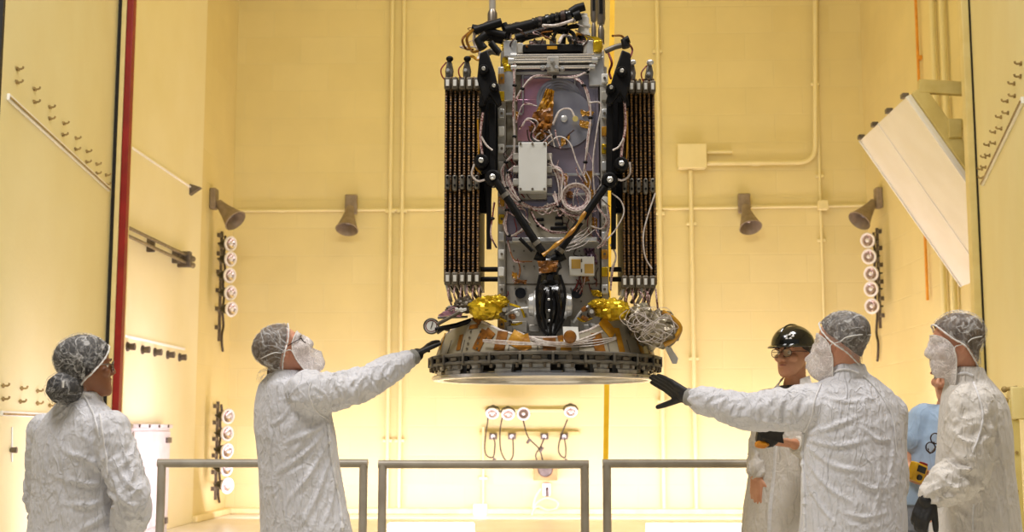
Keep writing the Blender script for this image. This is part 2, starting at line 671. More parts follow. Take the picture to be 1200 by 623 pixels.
def leaf(name, A, B, out, hooks, strip, extra):
    A, B = V((A[0], A[1], 0)), V((B[0], B[1], 0))
    u = (B - A).normalized()
    n = V((u.y, -u.x, 0))
    if n.x * out > 0:
        n = -n           # n points into the opening (visible face)
    T = 0.18
    o = struct(name, MB().prism([A, B, B - n * T, A - n * T], V((0, 0, HT - 0.2))), M['leaf'], bevel=0.01, base=A)
    obj('edge_seal', MB().prism([B + n * 0.004, B + n * 0.004 + u * 0.05, B - n * (T + 0.01) + u * 0.05, B - n * (T + 0.01)], V((0, 0, HT - 0.2))), M['dark'], o)
    for s in strip:
        p, q = at_plane(*s[0], A, n), at_plane(*s[1], A, n)
        z = (p.z + q.z) / 2
        p.z = q.z = z
        mb = MB().bar(p + n * 0.012, q + n * 0.012, 0.022, s[2], V((0, 0, 1)))
        obj('ledge_strip', mb, M['white_strip'], o, bevel=0.004)
        mb = MB().bar(p + n * 0.03 - V((0, 0, s[2] * 0.15)), q + n * 0.03 - V((0, 0, s[2] * 0.15)), 0.008, 0.012, V((0, 0, 1)))
        obj('strip_groove', mb, M['hook'], o)
    for (px, py) in hooks:
        obj('hook', hook_mesh(at_plane(px, py, A, n), n, u), M['hook'], o)
    for nm, f, m in extra:
        obj(nm, f(A, n, u), M[m], o, bevel=0.004)
    return o


hk = [(38, 157), (37, 187), (77, 203), (77, 232), (112, 244), (112, 270), (144, 281), (142, 307), (172, 315), (171, 340), (197, 345), (196, 369), (219, 374), (219, 395), (241, 399), (241, 420)]
hooksL = [(x * 0.5137, y * 0.5137) for x, y in hk]
hooksL += [(x * 0.31, 430 + y * 0.31) for x, y in [(10, 70), (80, 80), (140, 90), (188, 97), (10, 120), (75, 130), (140, 137), (186, 145)]]
leaf('door_1', (XA, YD), (at(-9, 300, 9.0).x, 9.0), -1, hooksL,
     [((8, 104), (126, 228), 0.05), ((0, 478), (126, 494), 0.036)],
     [('pull_knob', lambda A, n, u: MB().cyl(at_plane(12, 527, A, n), at_plane(12, 527, A, n) + n * 0.05, 0.018, 0.024, 14), 'dark_metal'),
      ('knob_plate', lambda A, n, u: MB().bar(at_plane(13.5, 500, A, n) + n * 0.004, at_plane(13.5, 541, A, n) + n * 0.004, 0.03, 0.008, n), 'white_strip')])  # white bar painted in for the bright reflection at the knob
hk = [(210, 45), (208, 92), (185, 118), (187, 163), (160, 182), (162, 225), (137, 240), (138, 282), (115, 295), (115, 335), (92, 342), (95, 380), (80, 386), (80, 423), (67, 430), (70, 462)]
hooksR = [(1130 + x * 0.321, 60 + y * 0.321) for x, y in hk]
door2 = leaf('door_2', (XB, YD), (3.27, 8.7), 1, hooksR, [((1153, 220), (1200, 110), 0.05)],
     [('lower_seam', lambda A, n, u: MB().bar(at_plane(1180, 483, A, n), at_plane(1204, 481, A, n), 0.01, 0.01, V((0, 0, 1))), 'hook')])

# yellow latch post standing against the right leaf
lp = at(1189, 540, 9.35)
t = thing('latch_post', 'cream yellow latch post with bolt arms against the right door leaf', 'post', (lp.x, lp.y, 0))
zt = at(1190, 468, 9.35).z
obj('post', MB().span((lp.x - 0.035, lp.y - 0.04, 0), (lp.x + 0.035, lp.y + 0.04, zt)), M['olive'], t, bevel=0.008)
obj('cap_plate', MB().span((lp.x - 0.02, lp.y - 0.055, zt - 0.14), (lp.x + 0.09, lp.y + 0.05, zt + 0.09)), M['cream'], t, bevel=0.01)
for k, (a, b_) in enumerate([((1177, 456), (1192, 454)), ((1178, 469), (1192, 467))]):
    p, q = at(*a, 9.33), at(*b_, 9.33)
    mb = MB().cyl(p, q, 0.014, 0.014, 12)
    mb.ell(p, (0.022, 0.022, 0.022))
    obj('latch_arm', mb, M['hook'], t)
for y in (490, 530, 575):
    p = at(1192, y, 9.3)
    p.y = lp.y - 0.04
    obj('bolt', MB().cyl(p, p - V((0, 0.012, 0)), 0.012, 0.011, 8), M['hook'], t)

# ---- things on the left wall
NX = V((1, 0, 0))
XP = XL + 0.05


def atx(px, py, X):
    return at_plane(px, py, (X, 0, 0), NX)


# tube rail with end bracket
p, q = atx(141, 268, XP + 0.12), atx(219, 303, XP + 0.12)
p.z = q.z = (p.z + q.z) / 2
t = thing('tube_rail', 'pair of grey metal tubes with end bracket on the left wall plate', 'rail', p)
for dz in (0.05, -0.05):
    obj('tube', MB().cyl(p + V((0, 0, dz)), q + V((0, 0, dz)), 0.022, 0.022, 12), M['steel'], t)
mb = MB().box(q + V((-0.04, 0, 0)), (0.2, 0.10, 0.22))
obj('end_bracket', mb, M['dark_metal'], t, bevel=0.015)
mb = MB().cyl(q + V((0.03, 0.02, 0.03)), q + V((0.03, 0.2, 0.03)), 0.04, 0.04, 12)
obj('end_roller', mb, M['dark_metal'], t)
mb = MB().cyl(q + V((0.03, 0.02, -0.06)), q + V((0.03, 0.2, -0.06)), 0.04, 0.04, 12)
obj('end_roller', mb, M['steel'], t)
for s in (0.1, 0.5, 0.9):
    r = p.lerp(q, s)
    obj('wall_clip', MB().span((XP, r.y - 0.03, r.z - 0.09), (XP + 0.1, r.y + 0.03, r.z + 0.09)), M['dark_metal'], t, bevel=0.01)

# white ledge strips on the wall plate
for nm, a, b_, h in (('upper', (143, 168), (222, 217), 0.02), ('lower', (143, 393), (215, 409), 0.03)):
    p, q = atx(*a, XP), atx(*b_, XP)
    z = (p.z + q.z) / 2
    o = obj('ledge_strip', MB().span((XP, p.y, z - h / 2), (XP + 0.025, q.y, z + h / 2)), M['white_strip'])
    tag(o, {'upper': 'thin white strip high on the left wall plate beside the red seal', 'lower': 'thin white strip above the five dark studs on the left wall'}[nm], 'strip')
for k, (x, y) in enumerate([(149, 406), (166.5, 409.5), (181, 412.5), (196, 415.5), (210, 418.5)]):
    p = atx(x, y, XP)
    t = thing('wall_stud', ['dark round wall stud nearest the red seal', 'second dark wall stud from the red seal', 'middle one of five dark wall studs under the white strip', 'fourth dark wall stud from the red seal', 'dark wall stud farthest from the red seal'][k], 'stud', p, 'dark studs under the white strip')
    obj('stud_base', MB().cyl(p, p + NX * 0.02, 0.06, 0.055, 16), M['dark_metal'], t)
    obj('stud_head', MB().cyl(p + NX * 0.02, p + NX * 0.10, 0.038, 0.045, 16), M['dark_metal'], t, bevel=0.008)

# pale access cabinet on the wall plate
p, q = atx(152, 497, XP), atx(189, 497, XP)
t = thing('access_cabinet', 'pale grey metal cabinet against left wall behind the railing', 'cabinet', (XP, (p.y + q.y) / 2, 0.08))
zt = q.z
Y0, Y1 = p.y - 0.3, q.y
obj('cabinet_body', MB().span((XP, Y0, 0.0), (XP + 0.12, Y1, zt)), M['grey_sheet'], t, bevel=0.01)
dr = obj('cabinet_door', MB().span((XP + 0.12, Y0 + 0.05, 0.1), (XP + 0.14, Y1 - 0.05, zt - 0.09)), M['grey_sheet'], t, bevel=0.006)
obj('hinge', MB().span((XP + 0.12, Y1 - 0.25, zt - 0.24), (XP + 0.17, Y1 - 0.07, zt - 0.17)), M['dark_metal'], dr, bevel=0.006)
obj('handle', MB().span((XP + 0.14, Y1 - 0.24, 0.12), (XP + 0.18, Y1 - 0.16, 0.2)), M['dark_metal'], dr, bevel=0.006)
obj('top_flange', MB().span((XP, Y0 - 0.02, zt - 0.05), (XP + 0.15, Y1 + 0.02, zt)), M['grey_sheet'], t, bevel=0.006)
for k in range(4):
    yy = Y0 + 0.2 + (Y1 - Y0 - 0.4) * k / 3
    obj('bolt', MB().cyl((XP + 0.15, yy, zt - 0.025), (XP + 0.165, yy, zt - 0.025), 0.02, 0.02, 8), M['dark_metal'], t)


# ---- conduits, pipes and boxes on the back wall
def pipe(name, pts, r, label, cat='pipe', m='pipe', clips=(), Y=None, rad_bend=True):
    Y = YB - r - 0.03 if Y is None else Y
    P = [at(x, y, Y) for x, y in pts]
    if len(P) == 2:
        path = P
    else:
        path = []
        for i, p in enumerate(P):
            if 0 < i < len(P) - 1:
                a, b_ = (P[i - 1] - p).normalized(), (P[i + 1] - p).normalized()
                R = min(0.28, (P[i - 1] - p).length * 0.5, (P[i + 1] - p).length * 0.5)
                for s in range(7):
                    tt = s / 6
                    path.append((p + a * R) * (1 - tt) ** 2 + p * 2 * tt * (1 - tt) + (p + b_ * R) * tt ** 2)
            else:
                path.append(p)
    t = thing(name, label, cat, path[0])
    obj('run', MB().tube(path, r, 10), M[m], t)
    for (cx, cy) in clips:
        c = at(cx, cy, Y)
        obj('clip', MB().box(c + V((0, 0.015, 0)), (0.13, 0.06, 0.05)), M[m], t, bevel=0.008)
    return t


def vpipe(px, y0, y1, r, label, clips=(), name='wall_pipe', m='pipe'):
    """plumb pipe at the world X of px measured at y~300"""
    Y = YB - r - 0.03
    X = at(px, 300, Y).x
    z0, z1 = at(px, y1, Y).z, at(px, y0, Y).z
    t = thing(name, label, 'pipe', (X, Y, max(z0, 0)))
    obj('run', MB().cyl((X, Y, max(z0, 0.0)), (X, Y, min(z1, HT)), r, r, 10), M[m], t)
    for c in clips:
        z = at(px, c, Y).z
        obj('clip', MB().box((X, Y + 0.015, z), (r * 2 + 0.09, 0.05, 0.05)), M[m], t, bevel=0.008)
    return t


vpipe(456.5, -120, 600, 0.032, 'left one of the twin painted pipes left of the spacecraft', (247, 516))
vpipe(470.5, -120, 600, 0.032, 'right one of the twin painted pipes left of the spacecraft', (247, 516))
vpipe(774, -120, 600, 0.035, 'painted wall pipe just right of the spacecraft', (60, 250, 470))
vpipe(811, 200, 608, 0.035, 'painted wall pipe running down from the junction box', (262, 420))
vpipe(963.5, -120, 606, 0.022, 'thin painted wall pipe right of the bent conduit', (206, 281))
vpipe(567, 500, 600, 0.022, 'thin painted pipe under the outlet strip on the back wall', (560,))
pipe('conduit', [(268, 247), (532, 245)], 0.026, 'horizontal painted conduit on the back wall left of the spacecraft', 'conduit', clips=[(330, 246.6), (500, 245.3)], Y=YB - 0.04)
pipe('conduit', [(758, 244.5), (1016, 240.5)], 0.026, 'horizontal painted conduit on the back wall right of the spacecraft', 'conduit', clips=[(790, 244), (905, 242)], Y=YB - 0.04)
pipe('conduit', [(828.5, 191), (955.5, 190), (955.5, -120)], 0.038, 'painted conduit bending from the junction box up the wall', 'conduit', clips=[(886, 192), (955.5, 98)], Y=YB - 0.1)
pipe('conduit', [(828.5, 178), (858, 177.5)], 0.032, 'short painted conduit stub on the junction box', 'conduit', Y=YB - 0.08)
pipe('conduit', [(531, 607), (750, 608)], 0.03, 'low painted conduit along the foot of back wall', 'conduit', Y=YB - 0.16)
a, b_ = at(795, 169, YB - 0.25), at(825.5, 199, YB)
t = thing('junction_box', 'square painted junction box on the back wall right of the spacecraft', 'junction box', ((a.x + b_.x) / 2, YB, b_.z))
obj('box_body', MB().span((a.x, YB - 0.22, b_.z), (b_.x, YB, a.z)), M['pipe'], t, bevel=0.012)
obj('box_cover', MB().span((a.x - 0.012, YB - 0.24, b_.z - 0.012), (b_.x + 0.012, YB - 0.22, a.z + 0.012)), M['pipe'], t, bevel=0.006)
p = at(963.5, 241, YB - 0.1)
t = thing('conduit_fitting', 'small square conduit box where the thin pipe crosses', 'junction box', p)
obj('wall_mount', MB().box((p.x, YB - 0.16, p.z), (0.15, 0.15, 0.15)), M['pipe'], t, bevel=0.01)  # body of the small conduit box, clear of the wall
obj('box_cover', MB().box((p.x, YB - 0.241, p.z), (0.13, 0.012, 0.13)), M['pipe'], t)
# white pull box low on the wall
a, b_ = at(555, 590, YB), at(571, 605, YB)
t = thing('pull_box', 'small white pull box low on the back wall', 'junction box', ((a.x + b_.x) / 2, YB, b_.z))
obj('box_body', MB().span((a.x, YB - 0.12, b_.z), (b_.x, YB, a.z)), M['white_gloss'], t, bevel=0.01)
obj('box_cover', MB().span((a.x + 0.01, YB - 0.135, b_.z + 0.01), (b_.x - 0.01, YB - 0.12, a.z - 0.01)), M['white_gloss'], t)

# pipes on the right wall
for px, lab in ((1096, 'left painted pipe on the right wall behind the orange cable'), (1108, 'right painted pipe on the right wall behind the tilted deflector')):
    p = atx(px, 100, XR - 0.06)
    t = thing('wall_pipe', lab, 'pipe', (p.x, p.y, 0))
    obj('run', MB().cyl((p.x, p.y, 0), (p.x, p.y, HT), 0.04, 0.04, 10), M['pipe'], t)
    for z in (2.0, 5.0, 7.0):
        obj('clip', MB().box((p.x + 0.02, p.y, z), (0.06, 0.15, 0.05)), M['pipe'], t)
p = atx(1077, 100, XR - 0.05)
t = thing('cable', 'orange cable hanging down the right wall', 'cable', (p.x, p.y, 3.05))
obj('run', MB().cyl((p.x, p.y, 3.05), (p.x, p.y, HT), 0.02, 0.02, 10), M['orange'], t)
obj('hanger_clip', MB().box((p.x + 0.02, p.y, 6.4), (0.05, 0.1, 0.05)), M['orange'], t)

# yellow strap hanging behind the spacecraft
p, q = at(718.5, -60, 11.5), at(709.5, 560, 11.5)
q = p.lerp(q, 0.985)
t = thing('hoist_strap', 'yellow hoist strap hanging behind the spacecraft', 'strap', q)
obj('strap_band', MB().bar(p, q, 0.045, 0.006, V((0, 1, 0))), M['yellow'], t)
obj('strap_hanger', MB().bar(q + V((0, 0, 0.05)), q - V((0, 0, 0.05)), 0.05, 0.02, V((0, 1, 0))), M['dark_metal'], t)  # metal end piece at the lower end of the strap


# ---- horn speakers
def horn(loc, d, label, wall_n):
    d = V(d).normalized()
    t = thing('horn_speaker', label, 'speaker', loc, 'horn speakers along the conduit')
    loc = V(loc)
    a, b2 = frame_of(V(wall_n))
    mb = MB().bar(loc, loc + V(wall_n) * 0.1, 0.2, 0.32, V((0, 0, 1)))
    obj('wall_mount', mb, M['horn'], t, bevel=0.02)  # box at the back of the horn
    c = loc + V(wall_n) * 0.12 + V((0, 0, -0.06))
    obj('horn', MB().lathe(c, d, [(0.0, -0.02), (0.06, 0.0), (0.075, 0.1), (0.115, 0.25), (0.17, 0.42), (0.185, 0.44), (0.175, 0.45), (0.1, 0.27), (0.055, 0.14), (0.0, 0.13)], 28), M['horn'], t)
    obj('horn_driver', MB().ell(c + d * 0.3, (0.05, 0.05, 0.05)), M['steel'], t)
    return t


p = at(413, 241, YB); horn((p.x, YB - 0.085, p.z), (-0.05, -0.45, -0.9), 'grey horn speaker on back wall left of the spacecraft', (0, -1, 0))
p = at(870.5, 240, YB); horn((p.x, YB - 0.085, p.z), (0.12, -0.5, -0.85), 'grey horn speaker on back wall right of the spacecraft', (0, -1, 0))
p = atx(247, 233, XL); horn((XL, p.y, p.z), (0.62, -0.25, -0.62), 'grey horn speaker in the left corner above the round lamps', (1, 0, 0))
p = atx(1033, 232, XR); horn((XR, p.y, p.z), (-0.55, -0.3, -0.65), 'grey horn speaker in the right corner above the round lamps', (-1, 0, 0))
p = atx(222, 215, XP); o = obj('wall_bracket', MB().prism([p, p + V((0.16, 0, -0.05)), p + V((0, 0, -0.16)), ], V((0, 0.12, 0))), M['dark_metal'], bevel=0.006)
tag(o, 'small dark triangular bracket high on the left wall plate edge', 'bracket')


# ---- round lamps: bell body, white rim, reflector, bulb, yoke
def make_lamp():
    t = thing('round_lamp', 'x', 'lamp', (0, 0, 0), 'round lamps on the chamber walls')
    O = V((0, 0, 0))
    ax = V((0, -1, 0))      # opening looks along -Y in its own frame
    c = V((0, 0.0, 0))
    obj('lamp_body', MB().lathe(c, ax, [(0.0, -0.19), (0.05, -0.188), (0.062, -0.17), (0.075, -0.1), (0.1, -0.04), (0.106, 0.0), (0.1, 0.0), (0.06, -0.08), (0.0, -0.1)], 28), M['lampbody'], t)
    obj('rim', MB().lathe(c, ax, [(0.094, -0.012), (0.116, -0.012), (0.121, 0.006), (0.114, 0.022), (0.094, 0.024), (0.086, 0.008), (0.094, -0.012)], 32), M['white_gloss'], t)
    r = obj('reflector', MB().lathe(c, ax, [(0.0, -0.05), (0.03, -0.045), (0.065, -0.02), (0.09, 0.006), (0.095, 0.004), (0.07, -0.03), (0.0, -0.065)], 28), M['lens'], t)
    obj('bulb', MB().ell(c + V((0, -0.012, 0)), (0.032, 0.036, 0.032)), M['white_gloss'], r)
    mb = MB().tube(smooth_path([V((-0.115, 0.03, 0)), V((-0.12, 0.1, 0)), V((-0.06, 0.2, 0)), V((0.06, 0.2, 0)), V((0.12, 0.1, 0)), V((0.115, 0.03, 0))]), 0.012, 8)
    obj('yoke', mb, M['lampbody'], t)
    obj('stem', MB().cyl((0, 0.17, 0), (0, 0.235, 0), 0.018, 0.018, 10), M['lampbody'], t)
    return t


LAMP = make_lamp()
lamp_used = [False]


def lamp(loc, look, label, s=1.0):
    look = V(look).normalized()
    q = V((0, -1, 0)).rotation_difference(look)
    e = q.to_euler()
    if not lamp_used[0]:
        lamp_used[0] = True
        LAMP.location = loc
        LAMP.rotation_euler = e
        LAMP['label'] = label
        return LAMP
    return dup(LAMP, loc, e, label, scale=(s, s, s))


ORD = ['topmost', 'second from top', 'middle', 'fourth from top', 'lowest']


def lamp_column(pxs, rail_px, X, side, look, where, y0, y1, loose):
    yy = atx(rail_px, (y0 + y1) / 2, X).y
    zt, zb = atx(rail_px, y0, X).z, atx(rail_px, y1, X).z
    t = thing('lamp_rail', 'dark cable rail carrying the five round lamps in ' + where, 'rail', (X, yy, zb))
    obj('rail_bar', MB().span((X, yy - 0.02, zb), (X + side * 0.04, yy + 0.02, zt)), M['dark_metal'], t)
    path = [V((X + side * 0.04, yy + 0.12 + 0.05 * math.sin(k * 1.9), zt - 0.05 + (zb - loose - zt) * k / 14)) for k in range(15)]
    obj('cable', MB().tube(smooth_path(path, 4), 0.02, 8), M['cable'], t)
    for k in range(6):
        z = zt + (zb - zt) * (k + 0.3) / 6
        mb = MB().span((X, yy - 0.22, z - 0.03), (X + side * 0.05, yy - 0.14, z + 0.03))
        mb.span((X, yy - 0.2, z - 0.012), (X + side * 0.03, yy, z + 0.012))
        obj('socket', mb, M['dark_metal'], t)
    for k, (x, y) in enumerate(pxs):
        p = at(x, y, yy - 0.6)
        lk = V(look) + V((RND.uniform(-.12, .12), 0, RND.uniform(-.1, .1)))
        lamp(p, lk, ORD[k] + ' round lamp on the rail in ' + where)
        # arm from rail to the lamp's stem
        lkn = lk.normalized()
        back = p - lkn * 0.275
        obj('lamp_arm', MB().tube([V((X + side * 0.02, yy, p.z)), V((X + side * 0.05, (yy + back.y) / 2, back.z)), back], 0.012, 8), M['dark_metal'], t)


lamp_column([(270, 285.5), (270, 303.5), (269, 322.5), (270, 343), (271, 362)], 257, XL, 1, (1.5, -1, -0.2), 'the left corner, upper group', 270, 400, 0.1)
lamp_column([(267, 487.5), (266, 507.5), (266, 528), (265, 548.5), (266, 568.5)], 252.5, XL, 1, (1.5, -1, -0.12), 'the left corner, lower group', 470, 585, 0.0)
lamp_column([(1017, 281.5), (1018.5, 300.5), (1021, 320.5), (1021, 338.5), (1022, 358.5)], 1031, XR, -1, (-0.8, -1, -0.12), 'the right corner, beside the tilted deflector', 266, 385, 0.45)

# lamps over the outlet strip on the back wall
for k, (x, y, lk) in enumerate([(577, 484, (-0.05, -1, -0.75)), (595.5, 485, (0.1, -1, -0.7)), (613.5, 484.5, (0.03, -1, 0.02)), (669, 482, (0.05, -1, -0.75))]):
    lamp(at(x, y, YB - 0.34), lk, ['leftmost round lamp over the outlet strip on back wall', 'second round lamp from left over the outlet strip', 'round lamp over the outlet strip facing straight out', 'rightmost round lamp over outlet strip, apart from the others'][k], 0.88)
a, b_ = at(568, 481, YB - 0.03), at(676, 481, YB - 0.03)
t = thing('lamp_bar', 'thin wall bar carrying the four lamps above the outlet strip', 'rail', (a.x, YB, a.z))
obj('mounting_bar', MB().span((a.x, YB - 0.06, a.z - 0.025), (b_.x, YB, a.z + 0.025)), M['pipe'], t, bevel=0.006)
for x in (577, 595.5, 613.5, 669):
    p = at(x, 482, YB - 0.03)
    obj('bracket', MB().span((p.x - 0.02, YB - 0.12, p.z - 0.02), (p.x + 0.02, YB - 0.02, p.z + 0.02)), M['dark_metal'], t)
a, b_ = at(562, 507.5, YB - 0.03), at(679, 507.5, YB - 0.03)
t = thing('outlet_strip', 'cream outlet strip with four grey socket boxes on back wall', 'outlet strip', (a.x, YB, a.z))
obj('strip', MB().span((a.x, YB - 0.07, a.z - 0.03), (b_.x, YB, a.z + 0.03)), M['olive'], t, bevel=0.006)
for x, y in ((578, 511), (600, 511), (638, 511), (661, 511)):
    p = at(x, y, YB - 0.06)
    so = obj('socket', MB().box((p.x, YB - 0.09, p.z), (0.125, 0.1, 0.1)), M['steel'], t, bevel=0.008)
    obj('plug', MB().cyl((p.x, YB - 0.14, p.z), (p.x, YB - 0.19, p.z), 0.035, 0.03, 14), M['white_gloss'], so)
for k, (pts, lab) in enumerate([
        ([(572, 489), (568, 520), (570, 533), (578, 535), (580, 520), (578, 512)], 'lamp cord hanging in a loop from the leftmost lamp'),
        ([(590, 482), (586, 505), (587, 528), (594, 540), (601, 534), (601, 512)], 'lamp cord hanging in a long loop from the second lamp'),
        ([(613, 492), (619, 512), (632, 526), (636, 540)], 'lamp cord slanting down from the lamp facing out'),
        ([(638, 512), (634, 522), (628, 532), (629, 539)], 'short cord hanging from the third socket box'),
        ([(665, 491), (656, 515), (655, 530), (662, 536), (663, 524), (661, 512)], 'lamp cord hanging in a loop from the rightmost lamp')]):
    P = smooth_path([at(x, y, YB - 0.2 - 0.12 * (k == 3)) for x, y in pts], 6)
    t = thing('electric_cord', lab, 'cord', P[-1], 'cords of the lamps on the back wall')
    obj('cord', MB().tube(P, 0.011, 8), M['cable'], t)
    e = at(pts[-3][0], pts[-3][1], YB - 0.2 - 0.12 * (k == 3))
    obj('cord_plug', MB().cyl(e + V((0.03, 0, -0.02)), e + V((-0.02, 0, -0.1)), 0.028, 0.02, 10), M['dark_metal'], t)
# tan box, white outlet and hose
a, b_ = at(625, 546, YB - 0.3), at(653, 563, YB - 0.3)
t = thing('bell_box', 'tan box with round grille on the back wall under the sockets', 'box', ((a.x + b_.x) / 2, YB, b_.z))
obj('box_body', MB().span((a.x, YB - 0.28, b_.z), (b_.x, YB, a.z + 0.02)), M['carton'], t, bevel=0.012)
c = V(((a.x + b_.x) / 2, YB - 0.28, (a.z + b_.z) / 2 + 0.06))
obj('round_grille', MB().lathe(c, (0, -1, 0), [(0, 0.02), (0.09, 0.018), (0.11, 0.0), (0.12, 0.0), (0.1, 0.03), (0.0, 0.035)], 24), M['dark_metal'], t)
p = at(640.5, 573, YB)
t = thing('hose_outlet', 'white outlet box with dark tap below the tan box', 'outlet', (p.x, YB, p.z - 0.1))
obj('outlet_body', MB().box((p.x, YB - 0.06, p.z), (0.13, 0.12, 0.2)), M['white_gloss'], t, bevel=0.012)
obj('tap', MB().tube([V((p.x + 0.01, YB - 0.12, p.z + 0.02)), V((p.x + 0.01, YB - 0.17, p.z)), V((p.x + 0.01, YB - 0.17, p.z - 0.12))], 0.022, 10), M['dark_metal'], t)
P = smooth_path([at(x, y, YB - 0.25) for x, y in [(634, 572), (628, 581), (625, 595), (630, 588), (641, 583), (653, 588), (652, 595), (641, 597), (630, 593), (624, 600), (622, 612)]], 6)
o = obj('hose', MB().tube(P, 0.018, 10), M['pipe'])
tag(o, 'thin pale hose coiled once below the white outlet box', 'hose')

# ---- tilted white deflector hung off the right wall
tf, tn = at(1005, 165, 15.5), at(1066, 112, 13.42)
tz, tx = (tf.z + tn.z) / 2, (tf.x + tn.x) / 2
bx, bz = 4.86, tz - (4.86 - tx) * 1.56
pA, pB = V((tx, tf.y, tz)), V((tx, tn.y, tz))
pC, pD = V((bx, tn.y, bz)), V((bx, tf.y, bz))
nn = (pB - pA).cross(pD - pA).normalized()
if nn.x > 0:
    nn = -nn
t = thing('air_deflector', 'large tilted white deflector panel hung off the right wall', 'panel', (bx, (tf.y + tn.y) / 2, bz))
obj('deflector_plate', MB().prism([pA, pB, pC, pD], -nn * 0.05), M['deflector'], t, bevel=0.008)
m0, m1 = pA.lerp(pB, 0.42), pD.lerp(pC, 0.42)
obj('plate_seam', MB().bar(m0 + nn * 0.004, m1 + nn * 0.004, 0.02, 0.01, nn), M['white_strip'], t)
for a, b_ in ((pB, pC), (pA, pD)):
    obj('edge_flange', MB().bar(a + nn * 0.006, b_ + nn * 0.006, 0.02, 0.025, nn), M['white_strip'], t)
obj('edge_beam', MB().bar(pB - nn * 0.13, pC - nn * 0.13, 0.16, 0.07, V((0, 1, 0))), M['olive'], t, bevel=0.01)
obj('stay_beam', MB().bar(pB - nn * 0.12 + V((0.02, 0.0, 0.04)), V((XR - 0.01, pB.y, pB.z + 0.02)), 0.09, 0.14, V((0, 0, 1))), M['olive'], t, bevel=0.01)
for k in range(4):
    c = pA.lerp(pB, 0.03 + k * 0.31)
    obj('hinge', MB().box(c + V((0.0, 0, 0.025)), (0.07, 0.09, 0.05)), M['dark_metal'], t, bevel=0.006)
c = pB.lerp(pC, 0.25) - nn * 0.16
obj('latch_mount', MB().box(c + V((0.05, 0, 0)), (0.14, 0.14, 0.2)), M['olive'], t, bevel=0.01)
p = atx(1117, 168, XR - 0.3)
t = thing('duct_box', 'painted duct box on right wall behind the tilted deflector', 'box', (XR, p.y, p.z))
obj('box_body', MB().span((XR - 0.4, p.y - 0.35, p.z - 0.7), (XR, p.y + 0.35, p.z + 0.15)), M['cream'], t, bevel=0.02)
obj('box_frame', MB().span((XR - 0.44, p.y - 0.4, p.z + 0.1), (XR, p.y + 0.4, p.z + 0.2)), M['olive'], t, bevel=0.01)

# ---- railings
def railing(x0, x1, ytop, label, Y=7.65):
    r = 0.0245
    zt = at(300, ytop, Y).z
    X0, X1 = at(x0, 541, Y).x + r, at(x1, 541, Y).x - r
    t = thing('guard_rail', label, 'railing', ((X0 + X1) / 2, Y, 0), 'grey pipe railings')
    path = [V((X0 - r, Y, zt)), V((X1 + r, Y, zt))]
    obj('top_rail', MB().cyl(*path, r, r, 16), M['rail'], t)
    for X in (X0, X1):
        pt = obj('post', MB().cyl((X, Y, 0), (X, Y, zt - 0.005), r, r, 16), M['rail'], t)
        obj('foot_plate', MB().cyl((X, Y, 0), (X, Y, 0.015), 0.04, 0.04, 16), M['rail'], pt)
    obj('middle_rail', MB().cyl((X0, Y, zt * 0.5), (X1, Y, zt * 0.5), r * 0.9, r * 0.9, 14), M['rail'], t)
    obj('toe_board', MB().span((X0, Y - 0.01, 0.02), (X1, Y + 0.01, 0.12)), M['rail'], t)


railing(185, 431, 542.5, 'left grey pipe railing, behind the man with raised arm')
railing(443.5, 690, 543.5, 'middle grey pipe railing, under the spacecraft')
railing(706, 951, 542.5, 'right grey pipe railing, behind the man in the hard hat')

# ---- added glowing boxes standing in for overbright patches of floor
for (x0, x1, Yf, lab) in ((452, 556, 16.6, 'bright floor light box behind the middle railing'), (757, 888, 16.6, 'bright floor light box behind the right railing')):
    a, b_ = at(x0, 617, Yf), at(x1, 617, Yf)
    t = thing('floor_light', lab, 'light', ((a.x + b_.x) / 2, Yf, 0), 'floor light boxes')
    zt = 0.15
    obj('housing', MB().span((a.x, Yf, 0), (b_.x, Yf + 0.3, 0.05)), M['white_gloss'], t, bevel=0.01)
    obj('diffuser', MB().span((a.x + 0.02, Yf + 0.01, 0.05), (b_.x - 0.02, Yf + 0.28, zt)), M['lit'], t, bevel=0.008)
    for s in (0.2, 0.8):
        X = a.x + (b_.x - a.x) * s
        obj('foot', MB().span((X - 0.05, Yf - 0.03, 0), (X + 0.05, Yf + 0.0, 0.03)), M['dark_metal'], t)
# ------------------------------------------------------------------ the spacecraft
M['alu'] = mat('bare_aluminium', (216, 215, 212), 0.3, 0.5, col2=(186, 185, 180), scale=9, bump=0.002, bscale=40)
M['alu_dull'] = mat('dull_aluminium', (186, 181, 170), 0.42, 0.3, col2=(164, 157, 144), scale=14, bump=0.002, bscale=60)
M['polish'] = mat('polished_ring', (226, 222, 216), 0.2, 0.85, col2=(208, 203, 196), scale=6, stretch=(1, 1, 8))
M['mirror_panel'] = mat('lavender_foil_panel', (160, 158, 172), 0.24, 0.6, col2=(176, 160, 170), scale=3.2, bump=0.003, bscale=18)  # second tone paints a pink reflection into the panel
M['pink_foil'] = mat('pink_foil', (206, 150, 156), 0.3, 0.6, col2=(176, 130, 150), scale=9, bump=0.006, bscale=26)
M['disc'] = mat('antenna_disc_metal', (170, 169, 174), 0.3, 0.6, col2=(140, 138, 148), scale=7)
M['skirt'] = mat('skirt_panel', (176, 168, 148), 0.45, 0.4, col2=(164, 154, 132), scale=9, bump=0.001, bscale=120)
M['lower_panel'] = mat('lower_panel_metal', (178, 172, 161), 0.42, 0.25, col2=(162, 155, 142), scale=8, bump=0.002, bscale=50)
M['cell'] = mat('solar_edge', (62, 44, 24), 0.5, 0.1, col2=(30, 20, 12), scale=30, stretch=(1, 1, 0.4), lo=0.4, hi=0.6)
M['copper'] = mat('copper_bead', (138, 100, 48), 0.45, 0.25, col2=(44, 28, 13), scale=90, lo=0.4, hi=0.6)
